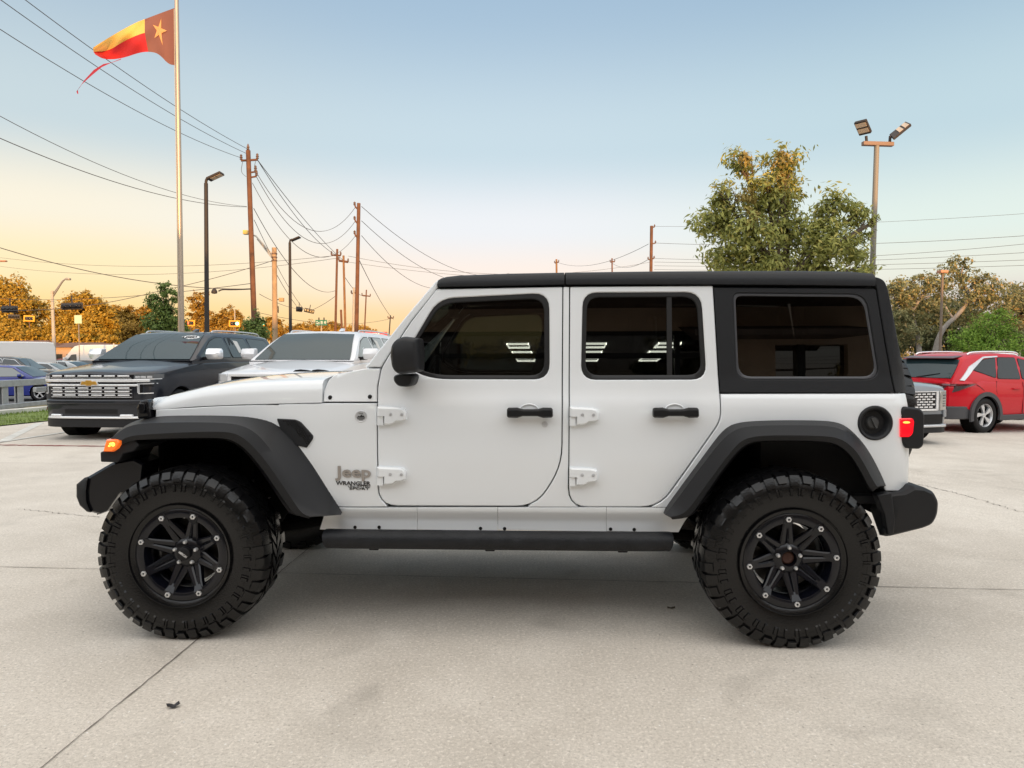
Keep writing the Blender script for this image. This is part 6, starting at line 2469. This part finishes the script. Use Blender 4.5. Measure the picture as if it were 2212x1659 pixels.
for t0, t1 in ((.08, .42), (.5, .86)):
    qq = [q[0].lerp(q[3], t0), q[1].lerp(q[2], t0), q[1].lerp(q[2], t1), q[0].lerp(q[3], t1)]
    cc = sum(qq, Vector()) / 4
    qq = [cc + (p - cc) * .88 + nn * .008 for p in qq]
    obj('lamp_lens', MB().loft([qq, [p - nn * .012 for p in qq]]), M_lens, hh)
h = MB()
q = [at(1921, 290, YL2 + .1) - b_, at(1956, 262, YL2 + .3) - b_, at(1968, 267, YL2 - .1) - b_, at(1930, 298, YL2 - .2) - b_]
nn = (q[1] - q[0]).cross(q[3] - q[0]).normalized()
nn = nn if nn.y < 0 else -nn
h.loft([[p for p in q], [p - nn * .06 for p in q]])
hh = obj('lamp_head', h, M_bronze, r_, bevel=.01)
for t0, t1 in ((.34, .62), (.66, .94)):
    qq = [q[0].lerp(q[1], t0), q[0].lerp(q[1], t1), q[3].lerp(q[2], t1), q[3].lerp(q[2], t0)]
    cc = sum(qq, Vector()) / 4
    qq = [cc + (p - cc) * .8 + nn * .008 for p in qq]
    obj('lamp_lens', MB().loft([qq, [p - nn * .012 for p in qq]]), M_lens, hh)
r_, b_, t_ = pole('street_lamp', 'thin brown lamp post with a square head in front of the grey oaks', 'street lamp', 2031, 755, 2036, 590, 30, 6, 5, mat('post_brown', (.16, .12, .09), .7))
obj('lamp_head', MB().obox(at(2036, 587, 30) - b_, (.16, 0, 0), (0, .16, 0), (0, 0, .06)), mat('head_rust', (.42, .20, .12), .6), r_, bevel=.02)
# concrete lamp pole at far left, signal pole with mast
r_, b_, t_ = pole('street_lamp', 'pale concrete lamp pole with a long curved arm, left of the black SUV', 'street lamp', 117, 760, 112.5, 628, 50, 8, 5.5, M_conc_pole)
for dz in (0, 6):
    obj('lamp_arm', MB().tube(smooth_poly([at(115, 634 + dz, 50) - b_, at(126, 620 + dz * .5, 50) - b_, at(136, 605 + dz * .2, 50) - b_, at(145, 601, 50) - b_], 2), .05, 6), M_galv, r_)
obj('lamp_head', MB().obox(at(147, 603, 50) - b_, (.16, 0, 0), (0, .12, 0), (0, 0, .07)), M_galv, r_, bevel=.03)
r_, b_, t_ = pole('signal_pole', 'stout tan concrete pole with a slanting arm, right of the tall wooden utility pole', 'pole', 594, 716, 592.5, 535, 40, 12, 10, mat('pole_tan', (.36, .25, .15), .9, var=.25, vscale=2))
obj('lamp_arm', MB().tube([at(590, 552, 40) - b_, at(553, 510, 40.5) - b_, at(535, 504, 41) - b_], .05, 6), M_conc_pole, r_)
obj('lamp_arm', MB().tube([at(590, 560, 40) - b_, at(556, 516, 40.5) - b_], .05, 6), M_conc_pole, r_)
obj('lamp_head', MB().obox(at(531, 502, 41) - b_, (.13, 0, 0), (0, .14, 0), (0, 0, .12)), mat('lamp_amber', (.75, .50, .12), .5), r_, bevel=.02)
for py in (548, 556, 563):
    obj('pole_band', MB().lathe([(.135, -.04), (.16, -.03), (.16, .03), (.135, .04)], 14, 'Z', tuple(at(592.6, py, 40) - b_)), M_ins, r_)
# far stub of a luminaire at the left edge
r_ = thing('street_lamp', 'lamp head and arm tip just entering at the left edge above the trees', 'street lamp', at(-60, 780, 48) * 1.0)
r_.location.z = -.45
b_ = Vector(r_.location)
obj('pole', MB().tube([Vector((0, 0, -.2)), at(-60, 600, 48) - b_], .12, 10), M_conc_pole, r_)
obj('lamp_arm', MB().tube(smooth_poly([at(-60, 602, 48) - b_, at(-25, 566, 48) - b_, at(2, 563, 48) - b_], 2), .05, 6), M_galv, r_)
obj('lamp_head', MB().obox(at(6, 564, 48) - b_, (.25, 0, 0), (0, .12, 0), (0, 0, .05)), mat('head_rust', (.42, .20, .12)), r_, bevel=.03)

# wooden utility poles
def arm(root, base, pts, Y, r=.05, ins=True):
    ps = [at(*p, Y) - base for p in pts]
    a = obj('crossarm', MB().tube(ps, r, 6), M_wood, root)
    if ins:
        for p in (ps[0], ps[-1]):
            obj('insulator', MB().lathe([(.03, -.02), (.07, .02), (.045, .07), (.075, .11), (.045, .16), (.06, .20), (.02, .25)], 10, 'Z', tuple(p + Vector((0, 0, .04)))), M_ins, a)


Y1 = 33
r_, b_, t_ = pole('utility_pole', 'tallest wooden utility pole, leaning, with two crossarms, right of the first lot lamp', 'utility pole', 549, 690, 536, 325, Y1, 12.5, 9.5, M_wood)
arm(r_, b_, ((521, 347), (556, 345)), Y1)
arm(r_, b_, ((537, 384), (554, 381)), Y1, .04)
arm(r_, b_, ((538, 373), (552, 371)), Y1, .04)
obj('top_insulator', MB().lathe([(.03, 0), (.07, .04), (.045, .09), (.07, .14), (.02, .3)], 10, 'Z', tuple(t_ - b_)), M_ins, r_)
obj('jumper_wire', MB().tube(smooth_poly([at(524, 350, Y1 - .2) - b_, at(520, 372, Y1 - .2) - b_, at(532, 382, Y1 - .2) - b_], 2), .012, 4), M_wire, r_)
obj('jumper_wire', MB().tube(smooth_poly([at(552, 348, Y1 - .2) - b_, at(549, 362, Y1 - .2) - b_, at(553, 375, Y1 - .2) - b_], 2), .012, 4), M_wire, r_)
obj('lamp_arm', MB().tube(smooth_poly([at(545, 624, Y1) - b_, at(500, 626, Y1 - 1) - b_, at(480, 625, Y1 - 1.5) - b_, at(472, 629, Y1 - 1.5) - b_], 2), .03, 6), M_bronze, r_)
obj('lamp_head', MB().lathe([(.0001, -.10), (.11, -.08), (.13, 0), (.09, .09), (.03, .16)], 12, 'Z', tuple(at(463, 630, Y1 - 1.5) - b_)), M_bronze, r_, smooth=50)
Y2 = 42
r_, b_, t_ = pole('utility_pole', 'straight wooden utility pole with three short brackets on its left side', 'utility pole', 770, 713, 775, 439, Y2, 9.5, 7.5, M_wood)
for py in (446, 477, 508):
    k = MB().tube(smooth_poly([at(774, py + 6, Y2) - b_, at(769, py + 3, Y2) - b_, at(766, py - 4, Y2) - b_], 1), .05, 6)
    br_ = obj('bracket', k, M_wood, r_)
    obj('insulator', MB().lathe([(.03, -.02), (.08, .03), (.05, .08), (.08, .13), (.02, .2)], 10, 'Z', tuple(at(766, py - 3, Y2) - b_)), M_ins, br_)
r_, b_, t_ = pole('utility_pole', 'thin wooden pole with one crossarm, first of the close pair', 'utility pole', 724.5, 714, 728.5, 538, 52, 5.5, 4.5, M_wood)
arm(r_, b_, ((716, 551), (736, 552)), 52, .06)
r_, b_, t_ = pole('utility_pole', 'orange lit wooden pole with a wide crossarm, second of the close pair', 'utility pole', 746, 714, 742, 552, 56, 5.5, 4.5, mat('pole_wood_pale', (.22, .115, .05), .9, var=.25, vscale=3))
arm(r_, b_, ((732, 563), (752, 566)), 56, .09)
r_, b_, t_ = pole('utility_pole', 'pale grey pole immediately left of the straight wooden pole', 'utility pole', 763, 713, 764.5, 621, 62, 5, 4.5, M_conc_pole)
arm(r_, b_, ((759, 634), (770, 632)), 62, .06)
pole('utility_pole', 'short brown stub pole between the close pair', 'utility pole', 738.5, 714, 736.5, 669, 58, 5, 4.5, M_wood)
r_, b_, t_ = pole('utility_pole', 'distant thin pole with crossarm, right of the straight wooden pole', 'utility pole', 787.5, 713, 791.5, 626, 80, 3.5, 2.6, M_wood)
arm(r_, b_, ((782, 638), (800, 640)), 80, .07)
r_, b_, t_ = pole('utility_pole', 'farthest dark pole close above the red store front', 'utility pole', 841, 716, 843.5, 681, 95, 3, 2.4, M_bronze)
arm(r_, b_, ((838, 687), (850, 687)), 95, .08)
Y3 = 55
r_, b_, t_ = pole('utility_pole', 'wooden pole with side insulators, left of the leafy tree', 'utility pole', 1406, 600, 1407.5, 488, Y3, 7.5, 6.5, M_wood)
for px, py in ((1414, 490), (1416, 525), (1413, 558), (1400, 560)):
    a = obj('bracket', MB().tube([at(1407, py + 2, Y3) - b_, at(px, py, Y3) - b_], .05, 6), M_ins, r_)
    obj('insulator', MB().lathe([(.03, -.02), (.07, .03), (.05, .1), (.02, .16)], 10, 'Z', tuple(at(px, py - 1, Y3) - b_)), M_ins, a)
r_, b_, t_ = pole('utility_pole', 'small distant pole tip above the middle of the black roof', 'utility pole', 1322.5, 600, 1322, 558, 90, 3.6, 3, M_wood)
arm(r_, b_, ((1318, 566), (1328, 565)), 90, .08)
r_, b_, t_ = pole('utility_pole', 'small distant pole tip above the front seam of the black roof', 'utility pole', 1202.5, 600, 1202, 560, 90, 4.5, 4, mat('pole_wood_pale', (.22, .115, .05)))
arm(r_, b_, ((1198, 568), (1207, 566)), 90, .08)

# overhead wires: each a thing of its own
WL = 0


def wire(a, b, sag, label, r=.012, n=22):
    A, B_ = at(*a), at(*b)
    pts = []
    for i in range(n + 1):
        t = i / n
        p = A.lerp(B_, t)
        p.z -= sag * 4 * t * (1 - t)
        pts.append(p)
    k = MB().tube([p - A for p in pts], r, 4)
    o = obj('power_line', k, M_wire, smooth=60)
    o.location = A
    return tag(o, label, 'wire', 'overhead wires')


wires = [
    ((537, 323, 33), (-20, -57, 18), .25, 'topmost wire from the pole tip up to the top left corner', .011),
    ((531, 331, 33), (-60, -45, 18), .30, 'second wire from the tall wooden pole, crossing behind the flag', .011),
    ((521, 341, 33), (-60, 24, 18), .35, 'third wire from the left end of the upper crossarm, crossing below the flag', .011),
    ((533, 446, 33), (-60, 218, 19), .55, 'upper of two drooping cables left of the tall wooden pole', .010),
    ((533, 447, 33), (-60, 272, 19), .50, 'lower of two drooping cables left of the tall wooden pole', .013),
    ((545, 624, 33), (-60, 516, 26), .50, 'heavy cable running low from the left edge to the tall wooden pole', .017),
    ((592, 562, 40), (330, 632, 36), .10, 'short heavy cable rising to the tan concrete pole', .018),
    ((330, 632, 36), (-60, 668, 32), .35, 'signal cable above the golden trees carrying two signal heads', .018),
    ((545, 612, 33), (-60, 640, 60), .5, 'thin wire low over the golden trees', .016),
    ((726, 552, 52), (-60, 548, 70), 1.0, 'faint level wire crossing the whole left sky', .016),
    ((726, 558, 52), (-60, 566, 70), 1.2, 'second faint level wire just below the level one', .016),
    ((556, 345, 33), (726, 551, 52), .6, 'wire from the upper crossarm sloping down to the close pair', .016),
    ((556, 345, 33), (742, 563, 56), .3, 'straight wire dropping from the upper crossarm past the far lamp', .016),
    ((554, 373, 33), (768, 447, 42), 2.0, 'sagging upper wire between the two tall wooden poles', .014),
    ((554, 382, 33), (768, 477, 42), 2.1, 'sagging middle wire between the two tall wooden poles', .014),
    ((545, 395, 33), (768, 509, 42), 2.2, 'sagging lower wire between the two tall wooden poles', .014),
    ((548, 450, 33), (724, 628, 52), 1.3, 'communication cable sagging towards the close pair', .016),
    ((549, 475, 33), (660, 672, 60), .4, 'guy cable slanting to the hanging signals', .014),
    ((596, 590, 40), (640, 660, 55), .1, 'short slanted stay from the tan pole to the hanging signals', .016),
    ((781, 446, 42), (1100, 590, 70), 1.6, 'upper wire running right from the straight wooden pole', .016),
    ((781, 477, 42), (1060, 600, 70), 1.6, 'middle wire running right from the straight wooden pole', .016),
    ((781, 509, 42), (960, 622, 62), 1.0, 'lower wire running right from the straight wooden pole', .016),
    ((752, 553, 52), (1405, 566, 62), 1.2, 'long level wire across the middle of the sky', .015),
    ((752, 566, 56), (1405, 592, 66), .8, 'lower long level wire just above the black roof', .015),
    ((1401, 527, 55), (1202, 566, 90), 1.0, 'wire falling left from the pole beside the leafy tree', .018),
    ((1401, 560, 55), (1322, 568, 90), .6, 'short wire from that pole to a distant pole tip', .018),
    ((1416, 489, 55), (2300, 455, 44), .3, 'highest of the level wires at the right', .011),
    ((1416, 525, 55), (2300, 503, 42), .4, 'second of the level wires at the right, passing behind the leafy tree', .015),
    ((1413, 558, 55), (2300, 518, 40), .5, 'third of the level wires at the right', .013),
    ((1413, 566, 55), (2300, 540, 40), .3, 'fourth of the level wires at the right', .013),
    ((1413, 574, 55), (2300, 558, 40), .2, 'fifth of the level wires at the right', .013),
    ((1413, 582, 55), (2300, 570, 40), .2, 'lowest of the level wires at the right', .013),
    ((746, 600, 56), (790, 640, 80), .4, 'short service wire between the close pair and the thin far pole', .02),
    ((775, 560, 44), (850, 690, 95), .4, 'wire from the straight pole to the farthest dark pole', .022),
    ((545, 672, 60), (845, 688, 95), .9, 'signal cable stretched low above the white SUV roof', .022),
    ((724, 640, 52), (668, 672, 60), .1, 'stay holding the hanging signals from the close pair', .016),
    ((560, 635, 40), (655, 668, 60), .2, 'thin cable from tall pole to hanging signals', .014),
]
for a, b, sag, lab, rr in wires:
    wire(a, b, sag, lab, rr)

# traffic signals
M_sigback = mat('signal_black', (.025, .025, .026), .5)
M_sigyel = mat('signal_yellow', (.75, .33, .02), .5, emit=(1, .42, .02), estr=.12)


def signal(label, px, py, Y, w, h, rz=0.0, roll=0.0, border=False, lit=None, vertical=False):
    k = Y / F
    p = at(px, py, Y)
    W2, H2 = w * k / 2, h * k / 2
    root = thing('traffic_signal', label, 'traffic light', p)
    root.rotation_euler = (0, roll, rz)
    if border:
        b = MB().box(-W2, W2, -.03, .03, -H2, H2)
        obj('border', b, M_sigyel, root, bevel=.02)
        obj('backplate', MB().box(-W2 + .13, W2 - .13, -.05, -.005, -H2 + .11, H2 - .11), M_sigback, root)
    else:
        obj('backplate', MB().box(-W2, W2, -.03, .03, -H2, H2), M_sigback, root, bevel=.02)
        obj('housing', MB().box(-W2 * .9, W2 * .9, -.16, -.03, -H2 * .55, H2 * .55), M_gloss, root, bevel=.03)
    for i in range(3):
        x = (i - 1) * W2 * .52
        c = (x, -.06 if border else -.17, 0)
        if vertical:
            c = (0, c[1], (i - 1) * H2 * .55)
        on = lit is not None and lit[0] == i
        m = lit[1] if on else M_gloss
        r0 = min(W2, H2) * (.52 if on else .36)
        obj('signal_lens', MB().lathe([(.0001, -.02), (r0 * .7, -.015), (r0, 0), (r0, .05)], 16, 'Y', c), m, root, smooth=40)
    if not border:
        obj('hanger', MB().tube([(0, 0, H2), (0, 0, H2 + .35)], .03, 6), M_sigback, root)
    else:
        obj('bracket', MB().tube([(0, .05, -H2), (0, .1, -H2 - .5)], .04, 6), M_ins, root)
    return root


S_red = mat('signal_red', (.8, .05, .03), .3, emit=(1, .12, .06), estr=2.0)
S_green = mat('signal_green', (.1, .8, .5), .3, emit=(.35, 1, .62), estr=2.0)
signal('black backed signal head hanging at the far left edge', 21.5, 668, 33, 34, 15, 0, .02)
signal('black backed signal head hanging right of the concrete lamp pole', 156, 661.5, 34, 46, 15, 0, -.03)
signal('yellow bordered signal seen among golden leaves at far left', 63, 688, 60, 22, 13, .15, .05, True)
r_ = signal('dark signal head on a mast left of the yellow bordered one', 30, 684, 60, 22, 9, .3)
signal('yellow bordered signal showing red, beside the flagpole foot', 411, 698, 62, 21, 13, 0, .02, True, (0, S_red))
r_ = signal('yellow bordered signal showing green, right of the first lot lamp', 506.5, 699, 62, 24, 14, 0, 0, True, (2, S_green))
obj('post', MB().tube([(0, .1, 1.2), (0, .1, -3.2)], .05, 8), M_conc_pole, r_)
signal('signal showing green through the sapling leaves', 563, 699, 64, 20, 12, 0, 0, True, (2, S_green))
signal('small dark signal hanging edge-on, left of the hanging group', 599, 668.5, 58, 6, 15, .2, 0, False, None, True)
signal('middle dark signal of the hanging group', 646, 668, 60, 15, 11, .9, .05)
signal('tilted dark signal at the right of the hanging group', 668, 671.5, 60, 21, 9, .3, .22)
r_ = thing('signal_camera', 'small tan box on a cable right of the tan concrete pole', 'camera', at(626, 657, 55))
r_.location = at(608, 647, 41)
obj('box', MB().box(-.14, .14, -.1, .1, -.12, .1), mat('lamp_amber2', (.45, .28, .14), .6), r_, bevel=.03)
obj('bracket', MB().tube([(-.14, 0, 0), (-.38, 0, -.02)], .03, 6), M_ins, r_)

# green street sign on a post
Ys = 75
p = at(694, 697, Ys)
sgn = thing('street_sign', 'green street sign with white lettering on a thin post above the white SUV', 'sign', (p.x, Ys, FAR))
k = Ys / F
obj('post', MB().tube([(0, .06, -.2), (0, .06, p.z - FAR)], .06, 8), M_conc_pole, sgn)
pn = obj('panel', MB().box(-12.5 * k, 12.5 * k, -.02, .02, p.z - FAR - 6 * k, p.z - FAR + 6 * k), mat('sign_green', (.02, .16, .10), .5), sgn)
t = fit_text(text_mb('Gm  83  40', .3, .003, bold=.006), -10.5 * k, 10.5 * k, p.z - FAR - 3.2 * k, p.z - FAR + 3.2 * k)
t.v = [(a, -.025 + b * .5, c) for a, b, c in t.v]
obj('lettering', t, mat('sign_white', (.7, .75, .7), .5), pn)
for dx in (-5, 6):
    obj('sign_lamp', MB().tube([(dx * k, 0, p.z - FAR + 5 * k), (dx * k, 0, p.z - FAR + 11 * k)], .07, 6), M_bronze, sgn)
# small sign at left
p = at(169, 700, 60)
sgn = thing('road_sign', 'small pale green road sign in front of the golden tree', 'sign', (p.x, 60, FAR))
obj('panel', MB().box(-.30, .30, -.02, .02, p.z - FAR + .05, p.z - FAR + .75), mat('sign_pale', (.45, .60, .40), .5), sgn)
obj('post', MB().tube([(0, .06, -.2), (0, .06, p.z - FAR + .1)], .04, 6), M_galv, sgn)

# red store front with white letters, low roofs across the street
Yst = 90
k = Yst / F
p0, p1 = at(770, 716, Yst), at(834, 716, Yst)
st = thing('store', 'store with a bright red sign band and white letters, seen above the white SUV', 'building', (p0.x, Yst, FAR))
hz = at(800, 729, Yst).z - FAR
ht = at(800, 717, Yst).z - FAR
obj('wall', MB().box(0, p1.x - p0.x, .3, 8, 0, ht - .3), mat('store_wall', (.55, .50, .45), .8), st)
sb = obj('sign_band', MB().box(.3, p1.x - p0.x + .1, 0, .32, hz, ht), mat('sign_red', (.62, .012, .016), .5), st, bevel=.03)
t = fit_text(text_mb('EXPRESS', .3, .02, bold=.012), 8 * k, 50 * k, hz + 2 * k, ht - 2.5 * k)
t.v = [(a, b - .02, c) for a, b, c in t.v]
obj('sign_letters', t, mat('sign_letter_white', (.8, .8, .78), .5), sb)
M_roofb = mat('shingle_brown', (.16, .085, .06), .9, var=.2, vscale=1.5)
M_hwall = mat('house_wall', (.45, .33, .24), .9)


def house(px0, px1, pye, pyr, Y, label):
    a, b = at(px0, pye, Y), at(px1, pye, Y)
    top = at((px0 + px1) / 2, pyr, Y).z - FAR
    ev = a.z - FAR
    w_ = b.x - a.x
    r_ = thing('house', label, 'house', (a.x, Y, FAR))
    obj('wall', MB().box(.4, w_ - .4, .4, 9.6, 0, ev), M_hwall, r_)
    kk = MB()
    kk.add([(0, 0, ev), (w_, 0, ev), (w_, 10, ev), (0, 10, ev), (w_ * .18, 5, top), (w_ * .82, 5, top)], [(0, 1, 5, 4), (1, 2, 5), (2, 3, 4, 5), (3, 0, 4), (0, 3, 2, 1)])
    obj('roof', kk, M_roofb, r_, smooth=0)
    for i in range(3):
        x = w_ * (.2 + .28 * i)
        wf_ = obj('window', MB().box(x - .5, x + .5, .34, .42, ev * .35, ev * .75), M_sglass, r_)


house(-60, 45, 757, 733, 62, 'low house with grey brown hip roof behind the white van')
house(60, 178, 750, 738, 66, 'low brown roofed building under the golden trees')
house(225, 330, 752, 740, 66, 'brown roofed building left of the black SUV windshield')
# pole sign and white post near the left windshield
r_ = thing('post', 'short white post beside the brown roofed building', 'post', (at(246, 760, 58).x, 58, FAR))
obj('shaft', MB().tube([(0, 0, 0), (0, 0, at(246, 742, 58).z - FAR)], .06, 8), M_kerb, r_)

# guardrail between the lot and the street
gr = thing('guardrail', 'galvanised box beam guardrail on paired posts between lot and street, left edge', 'guardrail', (-12.9, 16, 0))
gb_ = Vector((-12.9, 16, 0))


def gline(z, x=0.0, y0=-10, y1=22):
    return [Vector((x + .012 * (y - 0) * 0, y, z)) for y in (y0, y1)]


for z, h, x in ((.70, .085, 0), (.12, .06, .05)):
    k = MB()
    k.loft([[(x + a, y, z + b) for a, b in ((-.05, -h), (.05, -h), (.05, h), (-.05, h))] for y in (-12, 24)])
    obj('beam', k, M_steel, gr, bevel=.01)
k = MB()
k.loft([[(-.9 + a, y, .42 + b) for a, b in ((-.05, -.07), (.05, -.07), (.05, .07), (-.05, .07))] for y in (4.5, 24)])
obj('beam', k, M_steel, gr, bevel=.01)
for y in (-8.4, -4.6, -.8, 2.05, 2.62, 6.4, 10.2, 14, 18, 22):
    k = MB()
    k.box(-.10, -.07, y - .10, y + .10, -.5, .66)
    k.box(-.02, .01, y - .10, y + .10, -.5, .66)
    k.box(-.09, 0, y - .015, y + .015, -.5, .66)
    obj('post', k, M_steel, gr)

# far-off wood that closes the street beyond the lot
rw_ = random.Random(77)
wb = []
for i in range(46):
    x = -34 + i * 4.6
    y = 128 + rw_.uniform(-8, 14)
    h = rw_.uniform(1.8, 3.1)
    wb.append(((x, y, -.45 + h * .85), (rw_.uniform(3.2, 4.6), 3.0, h)))
tl_ = leaf_obj('far_wood', leaf_cloud(wb, 22000, .62, 78, .6, .3, 900, .22, .4), leaf_mat('leaf_far', (.12, .10, .03), (.27, .22, .07), .25), None)
struct(tl_, 'stuff')
tl_['label'] = 'low far-off wood along the other side of the street'
